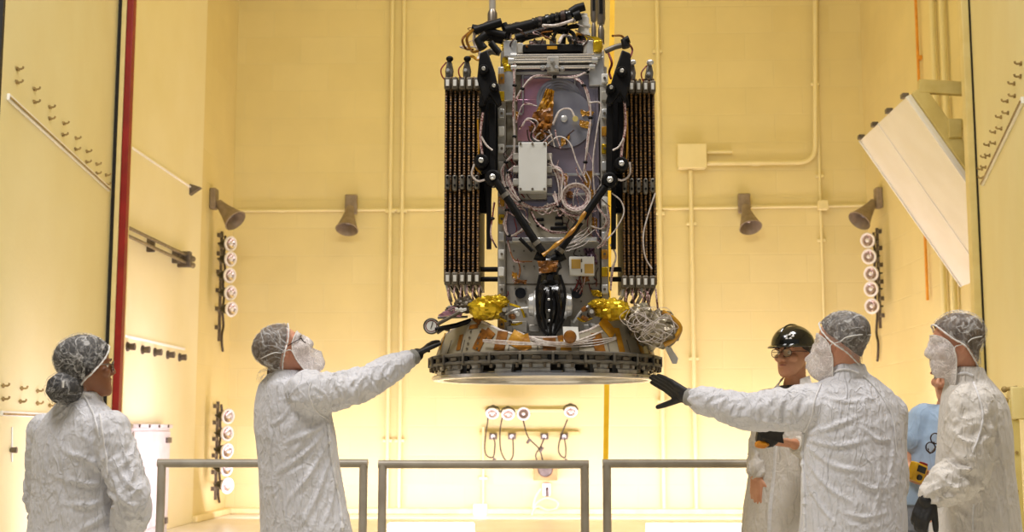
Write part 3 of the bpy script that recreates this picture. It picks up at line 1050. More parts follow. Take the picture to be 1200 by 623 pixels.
M['hinge'] = mat('grey_hinge', (128, 122, 110), 0.45, 0.45, col2=(102, 96, 86), scale=18)
M['pillar'] = mat('satin_pillar', (214, 212, 208), 0.22, 0.3, col2=(176, 174, 170), scale=5, stretch=(6, 6, 0.3))
M['white_tag'] = mat('white_tag', (226, 224, 216), 0.5, col2=(214, 210, 200), scale=9)
M['carbon'] = mat('black_tube', (9, 8, 8), 0.5, 0.0, col2=(18, 16, 14), scale=26, spec=0.2)
M['blackwrap'] = mat('black_wrap', (14, 13, 13), 0.22, 0.0, col2=(30, 27, 25), scale=18, bump=0.006, bscale=36, coat=0.4)
M['kapton'] = mat('amber_tape', (200, 146, 34), 0.3, 0.1, col2=(160, 106, 20), scale=16, bump=0.004, bscale=34, coat=0.3)
M['kapton_dark'] = mat('dark_amber_tape', (146, 92, 26), 0.32, 0.05, col2=(104, 60, 15), scale=22, bump=0.004, bscale=40)
M['gold'] = mat('gold_foil', (232, 196, 40), 0.24, 0.6, col2=(188, 148, 18), scale=13, bump=0.010, bscale=26)
M['silverfoil'] = mat('silver_foil', (168, 158, 134), 0.3, 0.5, col2=(96, 84, 62), scale=12, bump=0.01, bscale=30)
M['wire_white'] = mat('white_wire', (216, 206, 196), 0.45, col2=(176, 160, 150), scale=60)
M['wire_pink'] = mat('twisted_pair_wire', (214, 188, 180), 0.45, col2=(110, 44, 44), scale=130, lo=0.42, hi=0.6)
M['wire_red'] = mat('red_wire', (136, 34, 30), 0.45, col2=(90, 22, 22), scale=60)
M['wire_dark'] = mat('brown_wire', (74, 48, 36), 0.5, col2=(44, 28, 22), scale=60)
M['white_box'] = mat('white_electronics_paint', (214, 213, 206), 0.5, col2=(202, 200, 192), scale=4)
M['patch_square'] = mat('patch_square_gold', (214, 172, 88), 0.4, 0.4, col2=(200, 156, 72), scale=10)
M['purple'] = mat('purple_bag', (88, 58, 74), 0.35, col2=(60, 38, 52), scale=14, bump=0.008, bscale=24)
M['dial'] = mat('dial_face', (232, 230, 224), 0.4, col2=(222, 220, 212), scale=6)

DC = 6.5
FY = 6.22
O3 = at(639, 437, DC)


def f(px, py, out=0.0):
    """point on the front plane of the body, 'out' metres towards the hall"""
    return at(px, py, FY - out)


craft = thing('spacecraft', 'hoisted silver spacecraft with folded solar panels, black booms and polished bottom ring', 'spacecraft', O3)
CRX = O3.x


def zc(py, Y=DC):
    return at(639, py, Y).z


def fbox(name, x0, y0, x1, y1, out, depth, m, parent=craft, bevel=0.004, mb=None):
    """box whose front face covers a pixel rectangle; 'out' is the front face's offset"""
    a, b_ = f(x0, y0, out), f(x1, y1, out)
    box = (mb or MB()).span((min(a.x, b_.x), FY - out, min(a.z, b_.z)), (max(a.x, b_.x), FY - out + depth, max(a.z, b_.z)))
    if mb is not None:
        return mb
    return obj(name, box, M[m], parent, bevel=bevel)


# ---- bottom ring
zr0, zr1 = zc(446.5), zc(441)
RF = 0.562
C0 = V((CRX, DC, 0))
obj('bottom_flange', MB().lathe(C0, (0, 0, 1), [(0.515, zr0), (RF - 0.008, zr0), (RF, zr0 + 0.006), (RF, zr1 - 0.004), (RF - 0.01, zr1), (0.53, zr1), (0.525, zr1 + 0.0), (0.505, zr1), (0.505, zr0 + 0.004), (0.515, zr0)], 96), M['polish'], craft)
zb0, zb1 = zc(432.5), zc(418.5)
# short pillars between flange and clamp band, windows between them
k = 0
for i in range(22):
    a = 2 * PI * i / 22 + 0.07
    w = (0.075, 0.12, 0.045)[i % 3]
    mb = MB()
    prof = [(0.508, zr1 - 0.004), (0.548, zr1 - 0.004), (0.548, zr1 + 0.014), (0.536, zr1 + 0.022), (0.536, zb0 - 0.006), (0.545, zb0 + 0.004), (0.508, zb0 + 0.004), (0.508, zr1 - 0.004)]
    mb.lathe(C0, (0, 0, 1), prof, 5, a - w, a + w)
    n6 = len(prof)
    obj('ring_pillar', mb, M['pillar'], craft)
obj('ring_underside', MB().lathe(C0, (0, 0, 1), [(0.506, zr0 + 0.006), (0.5, zr0 + 0.02), (0.46, zr0 + 0.03), (0.3, zr0 + 0.034), (0.0, zr0 + 0.036), (0.0, zr0 + 0.046), (0.3, zr0 + 0.044), (0.506, zr0 + 0.03), (0.506, zr0 + 0.006)], 72), M['polish'], craft)
obj('inner_ring', MB().lathe(C0, (0, 0, 1), [(0.49, zb0), (0.513, zb0), (0.513, zb1 + 0.05), (0.0, zb1 + 0.055), (0.0, zb1 + 0.045), (0.49, zb1 + 0.04), (0.49, zb0)], 72), M['alu'], craft)
# clamp band
prof = [(0.515, zb0), (0.562, zb0), (0.575, zb0 + 0.008), (0.575, zb0 + 0.016), (0.56, zb0 + 0.024), (0.56, zb1 - 0.024), (0.577, zb1 - 0.016), (0.577, zb1 - 0.006), (0.562, zb1), (0.515, zb1), (0.515, zb0)]
obj('clamp_band', MB().lathe(C0, (0, 0, 1), prof, 96), M['hinge'], craft)


def ringbox(r, a, z, sr, sa, sz):
    R = Matrix.Rotation(a, 3, 'Z')
    return MB().box(C0 + R @ V((r, 0, 0)) + V((0, 0, z)), (sr, sa, sz), R)


zm = (zb0 + zb1) / 2
for i in range(48):
    a = 2 * PI * (i + 0.5) / 48
    mb = ringbox(0.566, a, zm, 0.016, (0.05, 0.03, 0.042)[i % 3], (0.024, 0.034, 0.018)[i % 3])
    sh = obj('clamp_shoe', mb, M['dark_metal'] if i % 2 else M['carbon'], craft, bevel=0.004)
    if i % 2 == 0:
        obj('clamp_bolt', ringbox(0.575, a, zm, 0.014, 0.012, 0.05), M['hinge'], sh, bevel=0.003)
for i in range(56):
    a = 2 * PI * i / 56
    R = Matrix.Rotation(a, 3, 'Z')
    p = C0 + R @ V((0.567, 0, 0))
    obj('rim_bolt', MB().cyl(p + V((0, 0, zb0 + 0.002)), p + V((0, 0, zb0 - 0.016)), 0.008, 0.007, 8), M['dark_metal'], craft)

# ---- skirt above the band: scalloped top edge
RS = 0.545
zs0 = zb1 - 0.002


def skirt_top(th):
    """top height of the skirt by azimuth (0 = facing the hall, + = right)"""
    a = abs((th + PI) % (2 * PI) - PI)
    pts = [(0.0, zc(396, 6.0)), (0.13, zc(395.5, 6.0)), (0.27, zc(392.5, 6.02)), (0.42, zc(387, 6.05)), (0.55, zc(380, 6.08)), (0.66, zc(375, 6.1)), (0.76, zc(373, 6.12)), (0.84, zc(374.5, 6.15)), (1.0, zc(383, 6.23)), (1.2, zc(391, 6.32)), (1.45, zc(402, 6.45)), (1.7, zc(410, 6.5)), (2.2, zc(404, 6.5)), (PI, zc(398, 6.5))]
    for (a0, z0), (a1, z1) in zip(pts, pts[1:]):
        if a <= a1:
            t = (a - a0) / (a1 - a0)
            return max(zs0 + 0.01, z0 + (z1 - z0) * t)
    return pts[-1][1]


def skirt_pt(th, z, off=0.0):
    r = RS - 0.08 * max(0.0, z - zs0) / 0.25 + off
    return V((CRX + r * math.sin(th), DC - r * math.cos(th), z))


rows = []
NT = 180
for j in range(9):
    rows.append([skirt_pt(2 * PI * i / NT, zs0 + (skirt_top(2 * PI * i / NT) - zs0) * j / 8) for i in range(NT)])
obj('skirt', MB().grid(rows, 0.012, closed=True), M['skirt'], craft, smooth=50)
# folded lip along the scalloped edge
lip = [skirt_pt(2 * PI * i / NT, skirt_top(2 * PI * i / NT), -0.004) for i in range(NT)]
obj('skirt_lip', MB().tube(lip, 0.007, 8, closed=True), M['wire_white'], craft)


def skirt_patch(name, px, py, w, h, rot, m, off=0.004):
    """tape patch laid on the curved skirt"""
    # find azimuth by stepping
    best, bt = 1e9, 0
    for i in range(-160, 161):
        th = i / 100.0
        p = skirt_pt(th, zs0 + 0.08)
        r = C_F.dot(p - CAM)
        q = CX + F_PX * C_R.dot(p - CAM) / r
        if abs(q - px) < best:
            best, bt = abs(q - px), th
    p0 = skirt_pt(bt, zs0 + 0.05)
    z = at(px, py, p0.y).z
    rows = []
    for j in range(7):
        row = []
        for i in range(7):
            u, v = (i / 6 - 0.5) * w, (j / 6 - 0.5) * h
            uu = u * math.cos(rot) - v * math.sin(rot)
            vv = u * math.sin(rot) + v * math.cos(rot)
            e = 0.0025 * noise.noise(V((uu * 60 + px, vv * 60, 3)))
            row.append(skirt_pt(bt + uu / RS, z + vv, off + e + (0.012 if name == 'tape_flap' and j == 6 else 0)))
        rows.append(row)
    return obj(name, MB().grid(rows, 0.0015), M[m], craft, smooth=50)


for px, py, w, h, r, m in [(520, 400, .02, .085, .0, 'kapton'), (541, 401, .03, .075, .1, 'kapton_dark'), (556, 371, .07, .05, -.5, 'kapton_dark'), (553, 382, .06, .02, .05, 'kapton_dark'), (565, 398, .05, .10, -.35, 'kapton_dark'), (573, 391, .06, .04, -.6, 'kapton_dark'),
                         (588, 399, .055, .09, -.1, 'kapton_dark'), (607, 398, .08, .07, -.5, 'kapton'), (616, 401, .05, .075, .3, 'kapton'), (644, 403, .06, .06, .0, 'kapton_dark'), (662, 406, .05, .06, .0, 'kapton'), (659, 396, .05, .03, .2, 'kapton_dark'), (699, 401, .055, .09, .1, 'kapton_dark'),
                         (713, 383, .06, .09, .7, 'kapton'), (724, 400, .035, .13, .0, 'kapton'), (746, 396, .035, .16, .1, 'kapton'), (757, 402, .04, .11, -.1, 'kapton_dark')]:
    skirt_patch('amber_tape', px, py, w, h, r, m)
for px in (551, 563):
    for py in (388, 395, 402, 408):
        skirt_patch('skirt_screw', px, py, .010, .010, 0, 'dark_metal', 0.006)
for px in (530, 546, 598, 630, 676, 710, 733):
    skirt_patch('seam_line', px, 408, .004, .08, 0, 'hinge', 0.003)
# red-brown sensor cap on a white plate
skirt_patch('sensor_plate', 668, 392, .075, .075, 0, 'white_tag', 0.012)
p = at(668, 394, 5.93)
obj('sensor_cap', MB().lathe(p + V((0, 0.02, 0)), (0, -1, -0.1), [(0.0, 0.06), (0.022, 0.055), (0.03, 0.035), (0.03, 0.0), (0.0, 0.0)], 20), M['kapton_dark'], craft)

# ---- bus body
a, b_ = f(586, 55), f(712, 398)
DEP = 0.52
obj('body_box', MB().span((a.x, FY + 0.05, zc(399, FY)), (b_.x, FY + DEP, a.z)), M['alu_dull'], craft, bevel=0.01)
# longerons with connector blocks
for side, (x0, x1) in (('l', (583.5, 592.5)), ('r', (703, 714))):
    rail = fbox('longeron', x0, 78, x1, 395, 0.03, 0.1, 'alu_dull', bevel=0.003)
    for k in range(15):
        y = 86 + k * 20.6
        m = ['white_tag', 'alu', 'kapton', 'alu_dull', 'white_tag', 'gold', 'alu'][(k * 3 + (2 if side == 'l' else 0)) % 7]
        bl = fbox('connector_block', x0 + (0.5 if side == 'l' else 2.0), y, x1 - 1.5, y + 11, 0.052, 0.03, m)
        if k % 2 == 0:
            q = f((x0 + x1) / 2, y + 5.5, 0.053)
            obj('block_screw', MB().cyl(q, q - V((0, 0.008, 0)), 0.007, 0.006, 8), M['dark_metal'], bl)
fbox('upper_panel', 592, 82, 703, 285, 0.0, 0.06, 'mirror_panel')
fbox('side_foil', 593, 83, 611, 198, 0.006, 0.02, 'silverfoil')
for k, (x0, y0, x1, y1) in enumerate([(605, 92, 648, 118), (606, 116, 634, 165)]):
    fbox('pink_foil', x0, y0, x1, y1, 0.005 + 0.002 * k, 0.02, 'pink_foil')  # pink reflection in the panel, painted as flat patches
# thin frame bars over the upper panel
for x in (612, 646.5, 673, 696):
    fbox('frame_bar', x, 84, x + 1.6, 132 if x < 690 else 282, 0.016, 0.012, 'alu', bevel=0.001)
for y, x0, x1 in ((84, 592, 703), (132, 592, 612), (203, 640, 703), (226, 640, 703), (170, 592, 612), (282, 592, 703)):
    fbox('frame_bar', x0, y, x1, y + 2.4, 0.018, 0.012, 'alu', bevel=0.001)
# two ringed dish discs
for (cx, cy, r, prof) in ((655, 118, 27, 7), (661, 140, 35, 8)):
    R = r / 1530 * FY
    pr = [(R, 0.0), (R, 0.012)]
    for i in range(prof * 2):
        rr = R * (1 - 0.04 - 0.9 * i / (prof * 2))
        pr.append((rr, 0.012 + (0.0016 if i % 2 else 0.0)))
    pr.append((0.0, 0.014))
    c = f(cx, cy, 0.018 if r > 30 else 0.004)
    d = obj('ringed_disc', MB().lathe(c, (0, -1, 0), pr, 56), M['disc'], craft, smooth=25)
    obj('disc_hub', MB().lathe(c, (0, -1, 0), [(0.016, 0.010), (0.016, 0.018), (0.010, 0.021), (0.0, 0.021)], 20), M['alu'], d)


def crumple(name, outline, out, amp, m, seed, parent=craft, lift=0.0, n=11, thick=0.002):
    """creased foil sheet spanning four pixel corners (tl, tr, br, bl)"""
    tl, tr, br, bl = [V((x, y, 0)) for x, y in outline]
    rows = []
    for j in range(n):
        row = []
        for i in range(n):
            u, v = i / (n - 1), j / (n - 1)
            q = (tl * (1 - u) + tr * u) * (1 - v) + (bl * (1 - u) + br * u) * v
            q.x += 1.6 * noise.noise(V((u * 3.1 + seed, v * 3.3, 7.7)))
            q.y += 1.6 * noise.noise(V((u * 3.1, v * 3.3 + seed, 1.7)))
            e = amp * (noise.noise(V((u * 4 + seed * 3.1, v * 4, 0.3))) + 0.6 * noise.noise(V((u * 9, v * 9 + seed, 5.3)))) + lift * 4 * u * (1 - u) * v
            row.append(f(q.x, q.y, out + abs(e) + 0.004))
        rows.append(row)
    return obj(name, MB().grid(rows, thick), M[m], parent, smooth=18)


crumple('amber_sheet', [(641, 104), (650, 106), (646, 138), (624, 140)], 0.05, 0.03, 'kapton', 1.3)
crumple('amber_sheet', [(626, 131), (648, 126), (645, 160), (620, 154)], 0.07, 0.04, 'kapton_dark', 4.1)
crumple('amber_sheet', [(619, 148), (630, 148), (644, 170), (636, 172)], 0.055, 0.02, 'kapton', 2.2)
for k, (o_, m_) in enumerate([([(681, 129), (696, 131), (695, 135), (682, 136)], 'kapton'), ([(679, 140), (694, 144), (692, 151), (679, 148)], 'kapton'), ([(657, 163), (668, 157), (665, 168), (658, 172)], 'kapton'), ([(655, 203), (665, 203), (665, 216), (656, 217)], 'kapton'),
                              ([(684, 202), (694, 200), (693, 222), (685, 219)], 'kapton'), ([(601, 129), (608, 131), (606, 142), (602, 140)], 'kapton'), ([(587, 52), (606, 48), (606, 56), (589, 60)], 'gold'), ([(588, 68), (606, 66), (604, 82), (590, 84)], 'gold'), ([(683, 40), (706, 46), (706, 56), (693, 58)], 'gold'),
                              ([(692, 222), (699, 222), (698, 240), (690, 238)], 'kapton'), ([(694, 254), (700, 256), (700, 266), (694, 268)], 'kapton'), ([(664, 224), (672, 224), (672, 232), (664, 231)], 'kapton_dark'), ([(603, 328), (618, 327), (617, 332), (603, 332)], 'kapton_dark'), ([(682, 318), (690, 320), (690, 330), (683, 330)], 'kapton_dark'),
                              ([(693, 339), (706, 342), (705, 347), (694, 346)], 'gold'), ([(600, 318), (606, 320), (606, 326), (600, 326)], 'kapton')]):
    crumple('amber_tape' if m_ != 'gold' else 'gold_tape', o_, 0.03, 0.008, m_, k * 1.7 + 0.4)

# ---- top cross beam
for (y, r, x0, x1) in ((66, 0.012, 602, 700), (71.5, 0.013, 599, 697), (79, 0.009, 602, 694)):
    q0, q1 = f(x0, y, 0.05), f(x1, y, 0.05)
    q1.z = q0.z
    tb = obj('cross_tube', MB().cyl(q0, q1, r, r, 14), M['polish'], craft)
    for e in (q0, q1):
        obj('tube_collar', MB().cyl(e - V((0.014, 0, 0)), e + V((0.014, 0, 0)), r * 1.5, r * 1.5, 12), M['alu'], tb)
cb = fbox('cross_beam', 613, 52, 683, 60, 0.06, 0.09, 'carbon')
fbox('amber_label', 641, 54, 653, 57.5, 0.063, 0.004, 'kapton', parent=cb, bevel=0.0)
fbox('end_block', 590, 47, 606, 66, 0.05, 0.12, 'alu')
fbox('end_block', 687, 47, 706, 66, 0.05, 0.12, 'alu')
fbox('end_block', 606, 50, 613, 62, 0.05, 0.1, 'alu_dull')
fbox('end_block', 683, 50, 688, 62, 0.05, 0.1, 'alu_dull')
fbox('corner_plate', 586, 78, 603, 118, 0.035, 0.03, 'alu')
fbox('corner_plate', 690, 66, 708, 100, 0.035, 0.03, 'alu')
tb = fbox('latch_bracket', 641, 66, 655, 84, 0.075, 0.06, 'alu_dull')
for x, y in ((642, 79), (652, 80), (647, 72), (636, 80), (659, 81)):
    q = f(x, y, 0.07)
    obj('latch_pin', MB().cyl(q, q - V((0, 0.03, 0)), 0.012, 0.009, 12), M['alu'], tb)

# ---- white electronics box
eb = fbox('electronics_box', 607.5, 166.5, 641, 224, 0.12, 0.11, 'white_box', bevel=0.004)
for x in (610, 624, 638):
    for y in (168.5, 221.5):
        q = f(x, y, 0.12)
        obj('screw', MB().cyl(q, q - V((0, 0.006, 0)), 0.006, 0.006, 10), M['dark_metal'], eb)
for y in (183, 198, 213):
    for x0, x1 in ((601, 608), (640.5, 647)):
        fbox('box_connector', x0, y - 4, x1, y + 4, 0.09, 0.05, 'alu_dull', parent=eb)
fbox('bracket_plate', 608, 224, 641, 233, 0.05, 0.04, 'alu_dull', parent=eb)

# ---- connector plate with dark sockets
cp = fbox('connector_plate', 619, 243, 694, 279, 0.05, 0.05, 'skirt', bevel=0.004)
for (x, y, w, h) in ((633, 257, 9, 3.2), (633, 264, 9, 3.2), (655, 255, 9, 3.2), (655, 262, 10, 3.4), (655, 267, 20, 3.6)):
    s = fbox('socket', x - w / 2, y - h / 2, x + w / 2, y + h / 2, 0.062, 0.02, 'carbon', parent=cp, bevel=0.003)
for x in (623, 691):
    for y in (247, 275):
        q = f(x, y, 0.05)
        obj('screw', MB().cyl(q, q - V((0, 0.006, 0)), 0.006, 0.006, 8), M['dark_metal'], cp)
fbox('plate_ledge', 600, 278, 700, 283, 0.06, 0.06, 'alu')

# ---- lower body panel
lp_ = fbox('lower_panel', 593, 284, 704, 397, 0.01, 0.06, 'lower_panel')
fbox('panel_seam', 593, 332, 704, 333.2, 0.012, 0.01, 'dark_metal', parent=lp_, bevel=0)
for i, x in enumerate((603, 615, 627, 668, 680, 692)):
    for y in (294, 312, 338, 353, 368):
        q = f(x + (y % 3) - 1, y, 0.011)
        obj('panel_screw', MB().cyl(q, q - V((0, 0.005, 0)), 0.005, 0.005, 8), M['hinge'], lp_)
for x, y in ((610, 343.5), (676, 343.5)):
    q = f(x, y, 0.008)
    obj('port', MB().lathe(q, (0, -1, 0), [(0.0, 0.003), (0.02, 0.003), (0.022, 0.012), (0.026, 0.012), (0.026, 0.0)], 24), M['blackwrap'], craft)
for x0, y0, x1, y1 in ((600, 376, 618, 390), (620, 380, 632, 388), (668, 374, 678, 386), (684, 380, 700, 390)):
    fbox('panel_block', x0, y0, x1, y1, 0.045, 0.05, 'alu_dull')
# white patch antenna with two tan squares, purple bag behind it
crumple('purple_bag', [(684, 292), (696, 290), (700, 310), (690, 312)], 0.03, 0.03, 'purple', 9.1)
pa = fbox('patch_antenna', 667, 300.5, 696.5, 322.5, 0.09, 0.035, 'white_tag', bevel=0.003)
fbox('patch_square', 669.5, 303.5, 680.5, 314.5, 0.093, 0.005, 'patch_square', parent=pa, bevel=0.001)
fbox('patch_square', 685, 309, 695.5, 320, 0.093, 0.005, 'patch_square', parent=pa, bevel=0.001)
for x, y in ((681.5, 305), (681.5, 317)):
    fbox('patch_mark', x - 0.8, y - 2, x + 0.8, y + 2, 0.092, 0.004, 'dark_metal', parent=pa, bevel=0)

# ---- black gimballed engine at the foot
zs = [(304, 9, 0.06), (309, 12, 0.07), (314, 13, 0.075), (317, 10, 0.06), (320, 9, 0.06), (324, 13, 0.075), (330, 13.5, 0.075), (334, 11, 0.06), (338, 14, 0.075), (346, 18, 0.095), (356, 19, 0.1), (368, 18, 0.098), (378, 15, 0.085), (386, 11, 0.065), (391, 7, 0.045), (394, 4, 0.03)]
rings = []
for y, w, d in zs:
    c = f(644.5, y, 0.10)
    wr = w / 1530 * FY
    rings.append([c + V((wr * math.cos(t * 2 * PI / 28) * (1 + 0.07 * math.cos(t * 2 * PI / 28 * 7)), -d * math.sin(t * 2 * PI / 28), 0.004 * math.sin(t * 3.7))) for t in range(28)])
eng = obj('gimbal_engine', MB().rings(rings), M['blackwrap'], craft, smooth=30)
for x0, s in ((627.5, -1), (662, 1)):
    q = f(x0, 357, 0.1)
    obj('side_motor', MB().lathe(q, (s, 0, 0), [(0.0, -0.04), (0.064, -0.035), (0.068, -0.02), (0.058, -0.016), (0.068, -0.008), (0.068, 0.006), (0.056, 0.01), (0.05, 0.03), (0.028, 0.036), (0.0, 0.038)], 28), M['alu'], eng)
    obj('motor_band', MB().lathe(q, (s, 0, 0), [(0.066, -0.016), (0.0705, -0.016), (0.0705, -0.008), (0.066, -0.008), (0.066, -0.016)], 28), M['carbon'], eng)
for k, pts in enumerate([[(633, 322), (629, 345), (632, 378), (641, 392)], [(656, 322), (662, 344), (658, 376), (649, 393)], [(645, 336), (646, 360), (645, 392)], [(638, 340), (635, 362), (640, 386)], [(651, 340), (655, 362), (650, 388)]]):
    P = smooth_path([f(x, y, 0.2) for x, y in pts], 6)
    obj('engine_cable', MB().tube(P, 0.007, 8), M['wire_white' if k == 9 else 'carbon'], eng)
for y, w in ((349, 6), (362, 5), (374, 4)):
    fbox('engine_clip', 644.5 - w / 2, y, 644.5 + w / 2, y + 3, 0.205, 0.03, 'alu', parent=eng)
crumple('amber_wrap', [(630, 306), (654, 305), (652, 318), (633, 320)], 0.17, 0.02, 'kapton_dark', 6.4)


# ---- black struts and joints
def joint(p, r, parent, m='carbon'):
    p = V(p)
    j = obj('joint', MB().lathe(p + V((0, 0.05, 0)), (0, -1, 0), [(0.0, -0.02), (r, -0.02), (r * 1.15, 0.0), (r * 1.15, 0.06), (r * 0.9, 0.07), (0.0, 0.07)], 22), M[m], parent)
    obj('joint_cap', MB().lathe(p + V((0, 0.05, 0)), (0, -1, 0), [(r * 0.42, 0.065), (r * 0.42, 0.082), (r * 0.22, 0.086), (0.0, 0.08)], 16), M['alu'], j)
    return j


def strut(name, pts, r, out=0.1, m='carbon', square=False):
    P = [f(x, y, o if o is not None else out) for x, y, o in [(q + (None,))[:3] for q in pts]]
    if square:
        mb = MB()
        for a, b2 in zip(P, P[1:]):
            mb.bar(a, b2, r * 1.8, r * 1.8, V((0, 1, 0)))
    else:
        mb = MB().tube(P, r, 14)
    return obj(name, mb, M[m], craft, bevel=0.003 if square else 0)


ls = strut('diagonal_strut', [(581, 212), (636, 296)], 0.0185, 0.16)
for (x, y) in ((592, 229), (629, 285)):
    q0, q1 = f(x - 1.4, y - 2, 0.16), f(x + 1.4, y + 2, 0.16)
    obj('strut_collar', MB().cyl(q0, q1, 0.022, 0.022, 14), M['hinge'], ls)
rs = strut('diagonal_strut', [(709, 219), (653, 297)], 0.0185, 0.16)
for (x, y) in ((681, 258), (656, 293)):
    q0, q1 = f(x + 1.4, y - 2, 0.16), f(x - 1.4, y + 2, 0.16)
    obj('strut_collar', MB().cyl(q0, q1, 0.022, 0.022, 14), M['hinge'], rs)
P = smooth_path([f(x, y, 0.195) for x, y in [(686, 248), (676, 264), (664, 277), (650, 288), (636, 299)]], 5)
obj('amber_cable', MB().tube(P, [0.008 + 0.003 * math.sin(k) for k in range(len(P))], 8), M['kapton'], craft)
strut('short_strut', [(609, 279), (624, 294)], 0.009, 0.1)
strut('knuckle', [(628, 298), (645, 306), (661, 298)], 0.026, 0.13)
for (x, y, r) in ((577.5, 208.5, 0.034), (564, 189, 0.03), (714.5, 211.5, 0.034), (728, 192.5, 0.03)):
    joint(f(x, y, 0.15), r, craft)
for side in (-1, 1):
    mx = lambda x: 646 + side * (646 - x)
    # dark web plate filling the space between the posts
    xa, xb = (564, 585) if side < 0 else (712, 729.5)
    ya, yb = f(xa, 96, 0.02), f(xb, 204, 0.02)
    obj('web_plate', MB().prism([f(xa, 100, 0.02), f(xb, 100, 0.02), f(xb, 204, 0.02), f(xa, 204, 0.02)], (0, 0.03, 0)), M['carbon'], craft, bevel=0.004)
    xa, xb = (565, 577) if side < 0 else (716, 728)
    obj('web_plate', MB().prism([f(xa, 205, 0.0), f(xb, 205, 0.0), f(xb - (2 if side < 0 else -2), 246, 0.0), f(xa + 3, 240, 0.0)], (0, 0.03, 0)), M['carbon'], craft, bevel=0.004)
    # upper A-frame: two tapered plates
    apex = (566.5, 53) if side < 0 else (733 - 0, 50)
    if side < 0:
        poly = [(562, 62), (571, 58), (580, 84), (588, 120), (583, 124), (574, 110), (567, 122), (559, 92)]
        sec = [(566, 92), (560, 124), (569, 124), (575, 100)]
    else:
        poly = [(729, 58), (739, 62), (740, 92), (733, 120), (727, 108), (715, 124), (710, 118), (720, 84)]
        sec = [(733, 92), (738, 124), (730, 124), (725, 100)]
    obj('a_frame', MB().prism([f(x, y, 0.2) for x, y in poly], (0, 0.05, 0)), M['carbon'], craft, bevel=0.006)
    obj('frame_web', MB().prism([f(x, y, 0.13) for x, y in sec], (0, 0.05, 0)), M['carbon'], craft, bevel=0.006)
    for (x, y, r) in (((567, 82, 0.022), (579, 102, 0.02)) if side < 0 else ((728.5, 84.5, 0.022), (716, 104, 0.02))):
        joint(f(x, y, 0.2), r, craft)
    x = 577.5 if side < 0 else 714
    strut('hold_down_post', [(x + side * 0.5, 122), (x + side * 0.0, 206)], 0.017, 0.12, square=True)
    x = 567 if side < 0 else 727
    strut('hold_down_post', [(x, 120), (x + (-2 if side < 0 else 1), 192)], 0.015, 0.1, square=True)
    x = 573 if side < 0 else 719
    strut('lower_post', [(x, 205), (x + side * 0.0, 292)], 0.013, 0.04, square=True)
    x = 566 if side < 0 else 726
    strut('lower_post', [(x, 205), (x, 250)], 0.02, -0.05, square=True)
    for y in (315.5, 327):
        xa, xb = (563, 584) if side < 0 else (714, 728)
        q0, q1 = f(xa, y, 0.0), f(xb, y, 0.0)
        q1.z = q0.z
        obj('stand_off', MB().cyl(q0, q1, 0.012, 0.012, 12), M['carbon'], craft)
# upper outer knuckles
for pts, r in (([(566, 57), (561, 48), (570, 41)], 0.024), ([(734, 56), (732, 48), (737, 46)], 0.02), ([(585, 62), (575, 50)], 0.016)):
    strut('knuckle', pts, r, 0.16)
strut('grey_link', [(709, 60), (721, 55), (733, 52)], 0.013, 0.1, 'hinge')
strut('grey_link', [(586, 62), (576, 60), (568, 64)], 0.016, 0.1, 'hinge')

